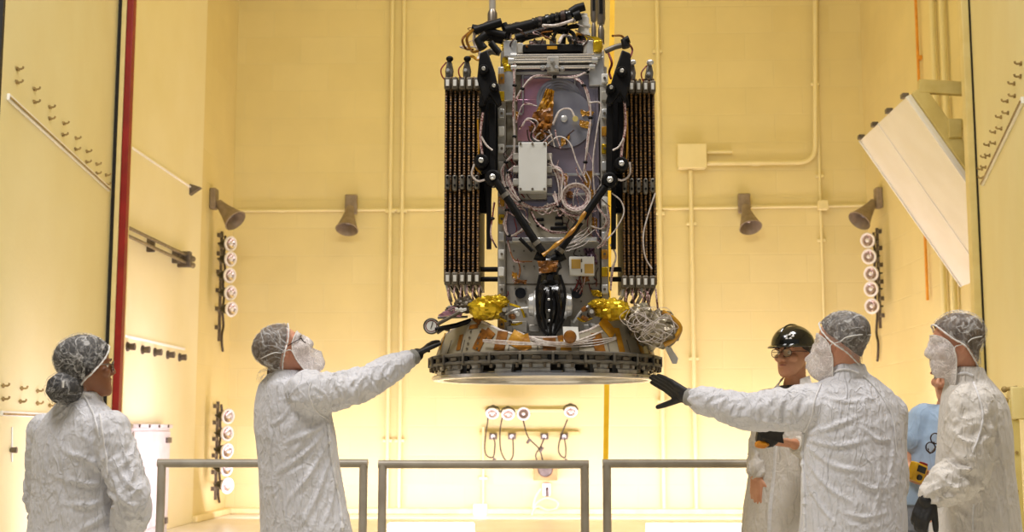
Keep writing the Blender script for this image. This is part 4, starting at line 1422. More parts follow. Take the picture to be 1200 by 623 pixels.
# ---- folded solar array stacks
def stack(x0, x1, n, ytop, ybot, side):
    XA_, XB_ = f(x0, 200, 0.04).x, f(x1, 200, 0.04).x
    step = (XB_ - XA_) / n
    zt, zb = f(0, ytop, 0.04).z, f(0, ybot, 0.04).z
    for i in range(n):
        X = XA_ + (i + 0.5) * step
        hw = step * 0.30
        pn = obj('solar_panel', MB().span((X - hw, FY - 0.05, zb), (X + hw, FY + 0.46, zt)), M['cell'], craft, bevel=0.002)
        # beaded copper edge facing the hall
        mb = MB()
        nb = 74
        rs_ = []
        for k in range(nb * 2 + 1):
            z = zb + (zt - zb) * k / (nb * 2)
            r = 0.0074 if k % 2 else 0.0042
            rs_.append([V((X + r * math.cos(t * PI / 3), FY - 0.052 + r * math.sin(t * PI / 3), z)) for t in range(6)])
        mb.rings(rs_)
        obj('beaded_edge', mb, M['copper'], pn)
    nh = 5
    for row, (y, h) in enumerate(((ytop + 2, 14), ((ytop + ybot) / 2 - 1, 20), (ybot - 6, 15))):
        for i in range(nh):
            xa = x0 + (x1 - x0) * i / nh
            xb = x0 + (x1 - x0) * (i + 1) / nh
            m = 'hinge'
            if row == 1:
                a, b2 = f(xa + 1.5, y - 5, 0.07), f(xb - 1.5, y + 4 + (2 if i % 2 else 0), 0.07)
                hb = obj('hinge', MB().span((a.x, FY - 0.075, b2.z - 0.02), (b2.x, FY - 0.04, a.z + 0.012)), M[m], craft, bevel=0.008)
                for dy in (-6, 6):
                    q = f((xa + xb) / 2, y + dy * 0.8, 0.075)
                    obj('hinge_pin', MB().cyl(q, q - V((0, 0.008, 0)), 0.006, 0.006, 8), M['carbon'], hb)
            else:
                a, b2 = f(xa + 0.4, y - h / 2, 0.08), f(xb - 0.4, y + h / 2, 0.08)
                hb = obj('hinge', MB().span((a.x, FY - 0.08, b2.z), (b2.x, FY - 0.035, a.z)), M['dark_metal'], craft, bevel=0.006)
                a, b2 = f(xa + 2.4, y - 4, 0.085), f(xb - 2.4, y + 3.5, 0.085)
                obj('hinge_tag', MB().span((a.x, FY - 0.085, b2.z), (b2.x, FY - 0.078, a.z)), M['white_tag'], hb, bevel=0.001)
    # fittings standing on top
    for i, (fx, lean) in enumerate(((0.14, -1), (0.62, 1)) if side < 0 else ((0.3, 1), (0.8, 1))):
        x = x0 + (x1 - x0) * fx
        z0 = f(x, ytop - 4, 0.02)
        ft = obj('release_fitting', MB().prism([f(x - 4, ytop - 4, 0.05), f(x + 4, ytop - 4, 0.05), f(x + 5, ytop - 14, 0.05), f(x + 3, ytop - 24, 0.05), f(x - 2, ytop - 25, 0.05), f(x - 4.5, ytop - 12, 0.05)], (0, 0.05, 0)), M['hinge'], craft, bevel=0.006)
        q = f(x + 1, ytop - 26, 0.06)
        obj('fitting_cap', MB().ell(q, (0.018, 0.02, 0.014)), M['carbon' if side < 0 else 'alu'], ft)
        q = f(x - 1, ytop - 12, 0.055)
        obj('fitting_pin', MB().cyl(q, q - V((0, 0.02, 0)), 0.01, 0.008, 10), M['alu'], ft)
        P = smooth_path([f(x - 3, ytop - 22, 0.06), f(x - 9, ytop - 14, 0.08), f(x - 8, ytop - 6, 0.08), f(x - 3, ytop, 0.07)], 5)
        obj('fitting_wire', MB().tube(P, 0.0035, 6), M['wire_red'], ft)
    # dangling links below
    for i in range(6):
        xa = x0 + (x1 - x0) * (i + 0.5) / 6
        q0 = f(xa, ybot + 1, 0.05)
        q1 = f(xa + RND.uniform(-3, 5) - side * 4, ybot + 17 + RND.uniform(0, 7), 0.03)
        mid = q0.lerp(q1, 0.5) + V((RND.uniform(-.012, .012), -0.01, 0))
        obj('release_link', MB().tube([q0, mid, q1], 0.0085, 8), M['dark_metal' if i % 3 else 'alu'], craft)
        q0 = f(xa + 2.6, ybot + 2, 0.06)
        q1 = f(xa + 4 + RND.uniform(-3, 4), ybot + 22 + RND.uniform(0, 8), 0.05)
        mid = q0.lerp(q1, 0.5) + V((RND.uniform(-.02, .02), -0.02, 0))
        obj('release_wire', MB().tube(smooth_path([q0, mid, q1], 5), 0.0045, 6), M['wire_pink'], craft)


stack(520, 563, 8, 95, 332, -1)
stack(728, 769, 8, 99, 336, 1)

# ---- boom assembly on the top deck
bm_ = strut('boom', [(592, 36.5, 0.02), (668, 17.5, -0.02)], 0.026, 0.0)
for (xa, ya, xb, yb) in ((589, 37.5, 597, 35.5), (664, 19.5, 669, 18), (640, 24.5, 644, 23.5)):
    obj('boom_collar', MB().cyl(f(xa, ya, 0.0), f(xb, yb, 0.0), 0.032, 0.032, 16), M['blackwrap'], bm_)
strut('boom', [(604, 45, -0.1), (640, 36, -0.1), (664, 26, -0.08)], 0.024, -0.1)
strut('boom_root', [(556, 36, 0.06), (588, 26, 0.06)], 0.022, 0.06)
strut('boom_root', [(553, 33, 0.05), (570, 36, 0.05), (592, 42, 0.05)], 0.02, 0.05)
strut('boom_root', [(590, 28, 0.02), (594, 36, 0.02), (593, 46, 0.02)], 0.018, 0.05)
strut('boom_root', [(571, 42, 0.03), (590, 46, 0.03)], 0.026, 0.03)
strut('boom_tip', [(667, 16, 0.0), (676, 10, 0.0), (685, 7.5, 0.0)], 0.022, 0.0)
strut('boom_tip', [(672, 20, 0.0), (680, 17, 0.0)], 0.026, 0.0)
q = f(684, 50, -0.05)
can = obj('sensor_can', MB().lathe(V((q.x, q.y, f(684, 50, -0.05).z)), (0, 0, 1), [(0.0, 0.0), (0.03, 0.0), (0.03, 0.03), (0.034, 0.032), (0.034, 0.045), (0.028, 0.047), (0.028, 0.075), (0.034, 0.078), (0.034, 0.09), (0.027, 0.093), (0.027, 0.125), (0.02, 0.132), (0.02, 0.145), (0.0, 0.148)], 28), M['white_tag'], craft)
obj('can_band', MB().lathe(V((q.x, q.y, q.z)), (0, 0, 1), [(0.03, 0.006), (0.036, 0.006), (0.036, 0.03), (0.03, 0.03), (0.03, 0.006)], 28), M['carbon'], can)
for pts, r, m in ([([(636, 30), (650, 30), (662, 27), (676, 22)], .008, 'wire_white'), ([(648, 46), (652, 38), (664, 40), (668, 48)], .009, 'carbon'), ([(640, 44), (650, 34), (670, 38), (674, 50)], .010, 'carbon'), ([(655, 50), (660, 42), (672, 44)], .008, 'wire_white'), ([(659, 52), (664, 34), (678, 30)], .012, 'carbon'),
                   ([(672, 52), (676, 40), (690, 44), (694, 50)], .007, 'kapton'), ([(604, 44), (598, 52), (601, 60)], .004, 'wire_dark'), ([(626, 46), (632, 52), (636, 46)], .004, 'wire_dark'), ([(598, 46), (600, 38), (606, 34), (612, 36)], .004, 'wire_dark'), ([(560, 32), (576, 24), (588, 28)], .004, 'wire_dark'),
                   ([(552, 36), (542, 46), (546, 57), (554, 58)], .006, 'kapton_dark'), ([(555, 34), (547, 46), (553, 60), (560, 60)], .007, 'kapton'), ([(556, 36), (556, 50), (562, 62), (560, 70)], .008, 'wire_white'), ([(734, 48), (728, 42), (718, 42)], .006, 'kapton_dark'), ([(736, 50), (741, 58), (738, 68), (733, 78)], .005, 'wire_red'),
                   ([(713, 62), (717, 74), (714, 84), (716, 92)], .006, 'wire_red'), ([(545, 70), (553, 66), (560, 70), (568, 66)], .007, 'kapton'), ([(700, 50), (704, 56), (700, 64)], .008, 'gold')]):
    obj('top_cable', MB().tube(smooth_path([f(x, y, 0.02 + 0.05 * math.sin(x)) for x, y in pts], 6), r, 8), M[m], craft)
for x0, y0, x1, y1, m in ((644, 45, 652, 52, 'alu_dull'), (655, 44, 663, 52, 'carbon'), (667, 43, 676, 52, 'alu_dull'), (620, 47, 640, 52, 'alu_dull'), (676, 40, 681, 52, 'carbon')):
    fbox('deck_unit', x0, y0, x1, y1, -0.04, 0.12, m)
fbox('top_deck', 588, 52, 706, 56, 0.02, 0.5, 'alu')
fbox('gold_fitting', 695, 46, 706, 60, 0.08, 0.05, 'gold', bevel=0.01)


for k in range(26):
    x0, y0 = RND.uniform(552, 690), RND.uniform(20, 52)
    y0 = max(y0, 46 - (x0 - 590) * 0.27 if x0 > 590 else 32)
    pts = [(x0, y0), (x0 + RND.uniform(-10, 10), y0 + RND.uniform(-8, 6)), (x0 + RND.uniform(-16, 16), y0 + RND.uniform(-2, 10)), (x0 + RND.uniform(-14, 14), y0 + RND.uniform(2, 14))]
    obj('deck_wire', MB().tube(smooth_path([f(x, y, RND.uniform(-0.1, 0.08)) for x, y in pts], 6), RND.uniform(0.002, 0.0045), 6), M[('wire_dark', 'wire_pink', 'carbon', 'kapton_dark', 'wire_white')[k % 5]], craft)
for k in range(14):
    x0, y0 = RND.uniform(592, 664), 0
    y0 = 36.5 - (x0 - 592) * 0.25
    q = f(x0, y0, 0.0)
    obj('boom_wrap', MB().cyl(q - V((0.008, 0, -0.002)), q + V((0.008, 0, 0.002)), 0.0285, 0.0285, 14), M[('blackwrap', 'carbon', 'wire_dark')[k % 3]], bm_)

# ---- gold foil thruster bundles, silver blanket bundle
def foil_blob(name, px, py, rad, m, seed, parent=craft, out=0.1, amp=0.35):
    c = f(px, py, out)
    mb = MB().ell(V((0, 0, 0)), (1, 1, 1), nu=30, nv=18)
    vs = []
    for p in mb.v:
        n = p.normalized()
        e = 1 + amp * (abs(noise.noise(n * 2.3 + V((seed, 0, 0)))) - 0.2) + 0.35 * amp * noise.noise(n * 4.2 + V((0, seed, 0)))
        vs.append(c + V((n.x * rad[0] * e, n.y * rad[1] * e, n.z * rad[2] * e)))
    mb.v = vs
    return obj(name, mb, M[m], parent, smooth=14)


foil_blob('gold_foil_bundle', 571, 361, (0.085, 0.07, 0.055), 'gold', 1.1, out=0.12)
foil_blob('gold_foil_bundle', 583, 353, (0.05, 0.05, 0.03), 'gold', 3.7, out=0.14)
foil_blob('gold_foil_bundle', 717, 363, (0.085, 0.07, 0.05), 'gold', 5.2, out=0.12)
foil_blob('gold_foil_bundle', 703, 356, (0.05, 0.05, 0.025), 'gold', 7.9, out=0.14)
foil_blob('silver_blanket', 768, 385, (0.11, 0.12, 0.085), 'silverfoil', 2.9, out=0.05, amp=0.55)
foil_blob('silver_blanket', 751, 371, (0.06, 0.06, 0.06), 'silverfoil', 6.3, out=0.1, amp=0.5)
foil_blob('silver_blanket', 783, 387, (0.055, 0.09, 0.07), 'silverfoil', 8.8, out=0.02, amp=0.4)
P = smooth_path([f(x, y, 0.12) for x, y in [(776, 365), (790, 374), (797, 385), (790, 397), (778, 404)]], 6)
obj('amber_edge', MB().tube(P, 0.012, 8), M['kapton'], craft)
for k, pts in enumerate([[(597, 356), (610, 361), (615, 372)], [(592, 368), (606, 362), (622, 360)], [(586, 372), (600, 380), (612, 378)], [(690, 358), (680, 366), (672, 378)], [(694, 372), (684, 376), (676, 372)], [(698, 380), (690, 386), (688, 396)]]):
    obj('thruster_pipe', MB().tube(smooth_path([f(x, y, 0.12) for x, y in pts], 5), 0.006, 8), M['alu' if k % 2 else 'gold'], craft)
for k, (x, y) in enumerate([(594, 361), (599, 370), (590, 366), (604, 366), (686, 361), (691, 368), (696, 363), (684, 372), (597, 378), (693, 380)]):
    q = f(x, y, 0.13)
    obj('thruster_valve', MB().cyl(q + V((0, 0.02, 0)), q - V((0.012 * (-1) ** k, 0.03, 0.01)), 0.014, 0.010, 10), M[('alu', 'kapton_dark', 'dark_metal')[k % 3]], craft)

# ---- left lower outrigger and the round dial gauge
strut('outrigger', [(512, 380), (545, 362), (580, 352)], 0.009, 0.1, 'dark_metal')
strut('outrigger', [(510, 386), (535, 381), (556, 374)], 0.012, 0.06, 'carbon')
strut('outrigger', [(513, 372), (548, 371)], 0.006, 0.08, 'hinge')
crumple('pink_foil', [(513, 370), (530, 359), (546, 362), (540, 371)], 0.09, 0.006, 'pink_foil', 3.3)
crumple('pink_foil', [(534, 361), (547, 361), (546, 364), (533, 365)], 0.12, 0.006, 'white_tag', 5.3)
foil_blob('truss_node', 545, 357, (0.05, 0.06, 0.035), 'dark_metal', 9.4, out=0.06, amp=0.6)
foil_blob('truss_node', 530, 363, (0.03, 0.04, 0.02), 'hinge', 4.4, out=0.06, amp=0.6)
q = f(505.5, 382, 0.06)
dg_ = obj('dial_gauge', MB().lathe(q, (0.05, -1, 0), [(0.0, -0.02), (0.035, -0.02), (0.0385, -0.012), (0.0385, 0.01), (0.034, 0.014), (0.0315, 0.008), (0.0, 0.008)], 36), M['dark_metal'], craft)
obj('dial_face', MB().lathe(q, (0.05, -1, 0), [(0.0315, 0.0085), (0.0, 0.0085)], 36), M['dial'], dg_)
obj('dial_ring', MB().lathe(q, (0.05, -1, 0), [(0.024, 0.009), (0.0265, 0.0095), (0.028, 0.009)], 36), M['wire_red'], dg_)
obj('dial_needle', MB().bar(q + V((-0.002, -0.0105, -0.012)), q + V((0.008, -0.0105, 0.02)), 0.003, 0.002, V((0, 1, 0))), M['carbon'], dg_)
strut('dial_arm', [(512, 390), (520, 385), (527, 387)], 0.008, 0.05, 'dark_metal')

# ---- wiring
def wire(pts, r, m, name='wire', out=0.06, jit=0.0, k=6, parent=craft):
    P = []
    for q in pts:
        o = q[2] if len(q) > 2 else out
        P.append(f(q[0] + RND.uniform(-jit, jit), q[1] + RND.uniform(-jit, jit), o + RND.uniform(0, jit * 0.004)))
    return obj(name, MB().tube(smooth_path(P, k), r, 6), M[m], parent)


def harness(pts, n, spread, r, ms, out=0.06, lace=True):
    """laced bundle: each strand wanders about the run; dark ties where laced"""
    for s in range(n):
        dx, dy = RND.uniform(-spread, spread), RND.uniform(-spread, spread)
        q = []
        for i, p in enumerate(pts):
            w = 0.35 if i % 2 else 1.0
            q.append((p[0] + dx * w + RND.uniform(-.5, .5), p[1] + dy * w + RND.uniform(-.5, .5), (p[2] if len(p) > 2 else out) + RND.uniform(0, 0.014)))
        wire(q, r * 0.78, ms[s % len(ms)], 'harness_wire', k=5)
    if lace:
        for p in pts[1:-1:2]:
            c = f(p[0], p[1], (p[2] if len(p) > 2 else out) + 0.008)
            obj('harness_tie', MB().ell(c, (0.012, 0.012, 0.008), nu=10, nv=6), M['carbon'], craft)


PW = ['wire_pink', 'wire_white', 'wire_pink', 'wire_white']
harness([(602, 72), (603, 100), (602, 130), (603, 160), (602, 185)], 4, 1.6, 0.0042, PW, 0.05)
harness([(604, 118), (612, 104), (626, 90), (650, 90), (672, 90), (688, 84), (697, 74)], 4, 1.4, 0.0045, PW, 0.045)
harness([(672, 90), (684, 100), (690, 116), (692, 138), (690, 160), (686, 190), (684, 205)], 4, 1.6, 0.0045, PW, 0.05)
harness([(606, 142), (612, 124), (620, 120), (630, 124)], 2, 2.0, 0.004, ['wire_white', 'wire_pink'], 0.05, False)
harness([(602, 182), (593, 190), (589, 204), (594, 220), (604, 234), (618, 242)], 6, 3.0, 0.0042, PW, 0.06)
harness([(606, 196), (596, 202), (597, 216), (610, 236), (632, 246), (654, 236), (656, 212), (645, 190)], 6, 3.2, 0.0042, PW, 0.065)
harness([(645, 194), (658, 200), (662, 222), (655, 236), (640, 243)], 5, 3.0, 0.0042, PW, 0.075, False)
harness([(650, 226), (655, 242), (668, 250), (684, 252), (694, 246)], 5, 2.2, 0.0045, PW, 0.08)
# wound coil
for s in range(4):
    r = 12.5 + s * 1.2
    pts = [(675 + r * math.cos(t * PI / 5 + s) * 1.05, 231 + r * math.sin(t * PI / 5 + s), 0.085 + s * 0.006) for t in range(11)]
    wire(pts, 0.0045, PW[s], 'wire_coil', k=5)
wire([(690, 120), (704, 122), (700, 150), (695, 190), (697, 230)], 0.004, 'wire_white', out=0.08)
wire([(640, 170), (655, 160), (668, 168), (676, 190), (688, 214)], 0.0035, 'wire_white', out=0.1)
wire([(644, 180), (648, 194), (656, 200)], 0.0035, 'wire_white', out=0.1)
harness([(610, 150), (618, 140), (628, 146), (622, 160), (632, 168), (646, 158)], 4, 2.6, 0.005, ['wire_dark', 'wire_white', 'carbon', 'wire_pink'], 0.1, False)
harness([(648, 146), (656, 130), (668, 128), (674, 138)], 2, 1.4, 0.005, ['wire_white', 'wire_white'], 0.07, False)
q = f(674, 139, 0.05)
obj('feed_connector', MB().cyl(q, q - V((0, 0.04, 0.01)), 0.014, 0.014, 12), M['olive'], craft)
for k in range(7):
    x = 622 + k * 7
    wire([(x, 170 + 2 * (k % 3)), (x + RND.uniform(-6, 6), 160), (x + RND.uniform(-10, 10), 152)], 0.0035, ['wire_dark', 'wire_white', 'wire_pink'][k % 3], out=0.09)
for k in range(8):
    wire([(615 + k * 9, 240 + (k % 3) * 2), (628 + k * 7, 247 + (k * 5) % 7), (640 + k * 6, 240 + (k * 3) % 6)], 0.004, PW[k % 4], out=0.07, jit=2)
harness([(622, 248), (630, 262), (645, 272), (664, 272)], 3, 1.4, 0.0042, ['wire_dark', 'wire_pink', 'wire_pink'], 0.075, False)
harness([(592, 225), (594, 246), (592, 262), (597, 276), (612, 270), (616, 262)], 4, 2.4, 0.004, PW, 0.07)
harness([(580, 236), (577, 256), (576, 274), (582, 290)], 4, 1.8, 0.004, ['wire_pink', 'wire_dark', 'wire_pink', 'wire_red'], 0.08)
harness([(596, 282), (600, 300), (606, 306), (624, 306)], 2, 1.0, 0.004, ['wire_pink', 'kapton_dark'], 0.05, False)
harness([(607, 304), (610, 316), (608, 326)], 2, 0.8, 0.004, ['wire_pink', 'kapton_dark'], 0.05, False)
harness([(697, 230), (703, 246), (712, 258), (706, 268), (694, 266)], 3, 2.0, 0.004, PW, 0.08, False)
harness([(712, 240), (714, 262), (708, 282), (700, 290)], 3, 1.6, 0.004, PW, 0.08, False)
harness([(716, 286), (722, 300), (718, 316), (716, 340)], 3, 1.4, 0.0045, ['wire_white', 'wire_pink', 'wire_white'], 0.03, False)
for k in range(9):
    wire([(690 + RND.uniform(-8, 8), 258 + k * 3), (676 + RND.uniform(-10, 10), 276 + k * 1.5), (660 + RND.uniform(-6, 6), 288 + k)], 0.002, 'wire_white', out=0.06, jit=2)
harness([(680, 322), (676, 334), (672, 340)], 2, 1.0, 0.005, ['wire_dark', 'wire_red'], 0.06, False)
harness([(687, 322), (684, 332), (680, 344)], 2, 1.0, 0.004, ['wire_red', 'wire_pink'], 0.05, False)
for k in range(34):
    side_ = k % 2
    x0 = RND.uniform(588, 612) if side_ == 0 else RND.uniform(650, 702)
    y0 = RND.uniform(170, 262)
    pts = [(x0, y0), (x0 + RND.uniform(-7, 9), y0 + RND.uniform(6, 16)), (x0 + RND.uniform(-5, 16), y0 + RND.uniform(14, 30)), (x0 + RND.uniform(0, 22), y0 + RND.uniform(20, 40))]
    wire(pts, RND.uniform(0.0016, 0.003), ('wire_pink', 'wire_white', 'wire_red', 'wire_pink', 'wire_dark')[k % 5], 'fine_wire', out=0.055)
for k in range(16):
    x0, y0 = RND.uniform(590, 702), RND.uniform(284, 372)
    if 622 < x0 < 668:
        x0 += 50
    pts = [(x0, y0), (x0 + RND.uniform(-6, 6), y0 + RND.uniform(2, 10)), (x0 + RND.uniform(-10, 10), y0 + RND.uniform(8, 20))]
    wire(pts, RND.uniform(0.0016, 0.003), ('wire_dark', 'wire_pink', 'wire_red')[k % 3], 'fine_wire', out=0.02)
# harness lines draped along the skirt
for k in range(3):
    wire([(606, 388 + k, 0.18), (625, 396 + k * 1.5, 0.25), (648, 401 + k, 0.27), (676, 399 + k * 2, 0.25), (706, 388 + k * 4, 0.16)], 0.0045, 'wire_white', 'skirt_wire', k=6)
for k in range(3):
    wire([(566, 398 + k, 0.2), (590, 399 + k * 2, 0.25), (630, 402 + k, 0.27), (665, 402 + k * 2, 0.26), (700, 398 + 3 * k, 0.2), (722, 395 + k, 0.13)], 0.003, 'wire_white', 'skirt_wire', k=6)
# hanging wires beside the stacks
wire([(566, 132), (563, 160), (566, 186)], 0.006, 'wire_pink', 'hanging_wire', out=0.14)
wire([(564, 160), (570, 170), (577, 176)], 0.005, 'wire_white', 'hanging_wire', out=0.15)
wire([(731, 110), (733, 146), (729, 172), (728, 186)], 0.006, 'wire_pink', 'hanging_wire', out=0.14)
wire([(731, 162), (725, 172), (718, 176)], 0.005, 'wire_white', 'hanging_wire', out=0.15)
wire([(560, 140), (561, 180), (558, 196), (563, 202)], 0.004, 'kapton', 'hanging_wire', out=0.12)
wire([(734, 130), (735, 168), (733, 200)], 0.004, 'kapton', 'hanging_wire', out=0.12)
wire([(768, 226), (760, 250), (754, 275), (756, 300), (764, 315)], 0.0035, 'wire_white', 'hanging_wire', out=0.12)
wire([(717, 226), (728, 236), (731, 250), (722, 268), (712, 280)], 0.0035, 'wire_white', 'hanging_wire', out=0.14)
wire([(556, 192), (553, 204), (560, 212), (570, 210)], 0.005, 'wire_white', 'hanging_wire', out=0.14)
wire([(738, 190), (738, 204), (730, 211), (720, 209)], 0.005, 'wire_white', 'hanging_wire', out=0.14)
# tangle of thin white wire over the right blanket
for k in range(18):
    cx, cy = RND.uniform(740, 784), RND.uniform(366, 396)
    pts = []
    a0 = RND.uniform(0, 6)
    for t in range(7):
        a = a0 + t * 1.0
        r = RND.uniform(7, 17)
        pts.append((cx + r * math.cos(a), cy + r * 0.8 * math.sin(a), 0.19 + RND.uniform(0, 0.05)))
    wire(pts, 0.0015, 'wire_white', 'loose_wire', k=6)
# white release tag hanging at the right
t0 = f(786, 409, 0.0)
obj('hanging_tag', MB().prism([f(779, 407, 0), f(784, 403, 0), f(795, 420, 0), f(793, 426, 0), f(788, 426, 0)], (0, 0.003, 0)), M['white_tag'], craft)
obj('tag_string', MB().tube([f(772, 398, 0.02), f(777, 402, 0.0), f(782, 406, 0.0)], 0.002, 6), M['wire_white'], craft)

# ---- lifting rods of the sling (gone up out of the picture)
def rod(px, y1, r, label, turn=False, Y=6.5):
    p = at(px, y1, Y)
    t = thing('lifting_rod', label, 'lifting rod', p, 'rods of the lifting sling')
    obj('rod', MB().cyl(p, p + V((0, 0, 2.6)), r, r, 14), M['rail'], t)
    if turn:
        q = p + V((0, 0, 0.08))
        obj('turnbuckle', MB().lathe(q, (0, 0, 1), [(0.0, 0), (r * 1.6, 0.0), (r * 2.0, 0.03), (r * 2.0, 0.3), (r * 1.6, 0.33), (0, 0.33)], 14), M['steel'], t)
        obj('turnbuckle_slot', MB().span((q.x - r * 0.8, q.y - r * 2.15, q.z + 0.05), (q.x + r * 0.8, q.y - r * 1.5, q.z + 0.28)), M['carbon'], t)
    obj('rod_end', MB().lathe(p, (0, 0, 1), [(0.0, -0.02), (r * 1.5, -0.02), (r * 1.5, 0.05), (r, 0.07), (0, 0.07)], 14), M['steel'], t)
    return t


rod(577, 27, 0.017, 'grey lifting rod at the left of the spacecraft top', Y=6.52)
rod(696, 44, 0.008, 'thin lifting rod with turnbuckle on the spacecraft top, left of the right pair', True, Y=6.2)
rod(704.5, 47, 0.011, 'grey lifting rod with long collar, rightmost on the spacecraft top', True, Y=6.32)
# ------------------------------------------------------------------ people
M['coat'] = mat_fabric('white_coat_cloth', (222, 221, 224), (210, 209, 213), crumple=0.013)
M['coat_warm'] = mat_fabric('white_coat_cloth_warm', (226, 220, 212), (214, 207, 198), crumple=0.013)
M['seam'] = mat('coat_seam', (232, 230, 230), 0.7, col2=(220, 218, 218), scale=60, bump=0.002, bscale=200)
M['cuff_grey'] = mat('grey_glove_cuff', (158, 156, 148), 0.8, col2=(140, 138, 130), scale=40, stretch=(1, 1, 1), bump=0.002, bscale=150)
M['cuff_white'] = mat('knit_cuff', (222, 216, 202), 0.85, col2=(206, 200, 186), scale=50, bump=0.002, bscale=180)
M['glove'] = mat('black_glove', (22, 21, 20), 0.55, col2=(34, 32, 30), scale=30, bump=0.003, bscale=70)
M['skin_brown'] = mat('brown_skin', (150, 98, 66), 0.48, col2=(134, 84, 54), scale=14)
M['skin_light'] = mat('light_skin', (214, 156, 126), 0.48, col2=(200, 136, 106), scale=14)
M['skin_tan'] = mat('tan_skin', (220, 164, 130), 0.46, col2=(206, 144, 110), scale=14)
M['hair_black'] = mat('black_hair', (16, 13, 13), 0.7, col2=(34, 29, 29), scale=40, stretch=(1, 1, 0.25), bump=0.004, bscale=60)
M['hair_brown'] = mat('brown_hair', (70, 52, 36), 0.6, col2=(104, 82, 58), scale=40, stretch=(1, 1, 0.25), bump=0.004, bscale=60)
M['hair_grey'] = mat('grey_hair', (66, 58, 52), 0.6, col2=(108, 98, 90), scale=40, stretch=(1, 1, 0.25), bump=0.004, bscale=60)
M['net'] = mat_net('bouffant_net', haze=0.035, lines=0.30, scale=9.0, mesh=0.035)
M['net_dense'] = mat_net('beard_cover_net', col=(242, 234, 230), haze=0.42, lines=0.4, scale=13.0, mesh=0.15)
M['elastic'] = mat('white_elastic', (236, 232, 226), 0.6, col2=(220, 216, 210), scale=90, bump=0.002, bscale=220)
M['eye'] = mat('eye_white', (236, 230, 224), 0.2, scale=10)
M['iris'] = mat('dark_iris', (44, 30, 22), 0.15, scale=10)
M['brow'] = mat('eyebrow', (60, 44, 32), 0.7, scale=60)
M['lip'] = mat('lip', (176, 104, 90), 0.4, scale=30)
M['navy'] = mat('dark_trousers', (46, 48, 58), 0.8, col2=(36, 38, 48), scale=30)
M['grey_trouser'] = mat('grey_trousers', (140, 146, 156), 0.8, col2=(124, 130, 142), scale=30)
M['shoe'] = mat('shoe_cover', (206, 208, 212), 0.6, col2=(188, 190, 196), scale=20, bump=0.006, bscale=30)
M['blue_shirt'] = mat_fabric('light_blue_shirt', (160, 182, 206), (146, 170, 196), crumple=0.008, sc=0.6)
M['black_shirt'] = mat_fabric('black_shirt', (24, 23, 24), (34, 32, 32), crumple=0.006)
M['hat'] = mat('black_hard_hat', (20, 20, 16), 0.14, col2=(30, 29, 24), scale=4, coat=0.6)
M['frame'] = mat('glasses_frame', (34, 24, 20), 0.3, col2=(60, 38, 26), scale=40)
M['pouch'] = mat('black_pouch', (24, 22, 20), 0.5, col2=(38, 35, 31), scale=26, bump=0.004, bscale=60)
M['amber_pack'] = mat('orange_pack', (232, 156, 38), 0.4, col2=(206, 124, 22), scale=22, bump=0.006, bscale=40)
M['meter'] = mat('yellow_meter', (240, 190, 40), 0.42, col2=(226, 172, 28), scale=14)


def glass_mat():
    m, nt, b = nodes_of('spectacle_lens')
    tr = N(nt, 'ShaderNodeBsdfTransparent')
    gl = N(nt, 'ShaderNodeBsdfGlossy')
    gl.inputs['Roughness'].default_value = 0.05
    nz = N(nt, 'ShaderNodeTexNoise', i_Scale=20.0)
    rp = N(nt, 'ShaderNodeMapRange')
    rp.inputs['To Min'].default_value = 0.12
    rp.inputs['To Max'].default_value = 0.2
    nt.links.new(nz.outputs['Fac'], rp.inputs['Value'])
    ms = N(nt, 'ShaderNodeMixShader')
    nt.links.new(rp.outputs[0], ms.inputs[0])
    nt.links.new(tr.outputs[0], ms.inputs[1])
    nt.links.new(gl.outputs[0], ms.inputs[2])
    nt.links.new(ms.outputs[0], nt.nodes['Material Output'].inputs['Surface'])
    return m


M['lens_glass'] = glass_mat()


class Head:
    """local head frame: x to the person's right, y forward, z up; origin mid-skull"""

    def __init__(self, c, fwd, up=V((0, 0, 1)), roll=0.0, k=1.0):
        self.c = V(c)
        y = V(fwd).normalized()
        x = y.cross(V(up)).normalized()
        z = x.cross(y)
        self.R = Matrix((x, y, z)).transposed()
        if roll:
            self.R = self.R @ Matrix.Rotation(roll, 3, 'Y')
        self.k = k

    def w(self, p):
        return self.c + self.R @ (V(p) * self.k)

    def loc(self, p):
        return (self.R.transposed() @ (V(p) - self.c)) / self.k

    def ell(self, mb, c, rad, tilt=None):
        R = self.R if tilt is None else self.R @ tilt
        mb.ell(self.w(c), [r * self.k for r in rad], R, 18, 12)


HEAD_RINGS = [(-0.121, .016, .082, .040), (-0.114, .032, .091, .018), (-0.102, .044, .0955, .000), (-0.086, .053, .0945, -.020), (-0.068, .060, .0915, -.036), (-0.050, .0645, .0895, -.052), (-0.030, .068, .089, -.074), (-0.010, .0705, .087, -.090), (0.004, .0715, .085, -.099),
              (0.022, .0735, .089, -.107), (0.045, .0755, .087, -.110), (0.070, .072, .076, -.105), (0.092, .061, .056, -.087), (0.107, .042, .030, -.058), (0.1155, .016, .002, -.026)]


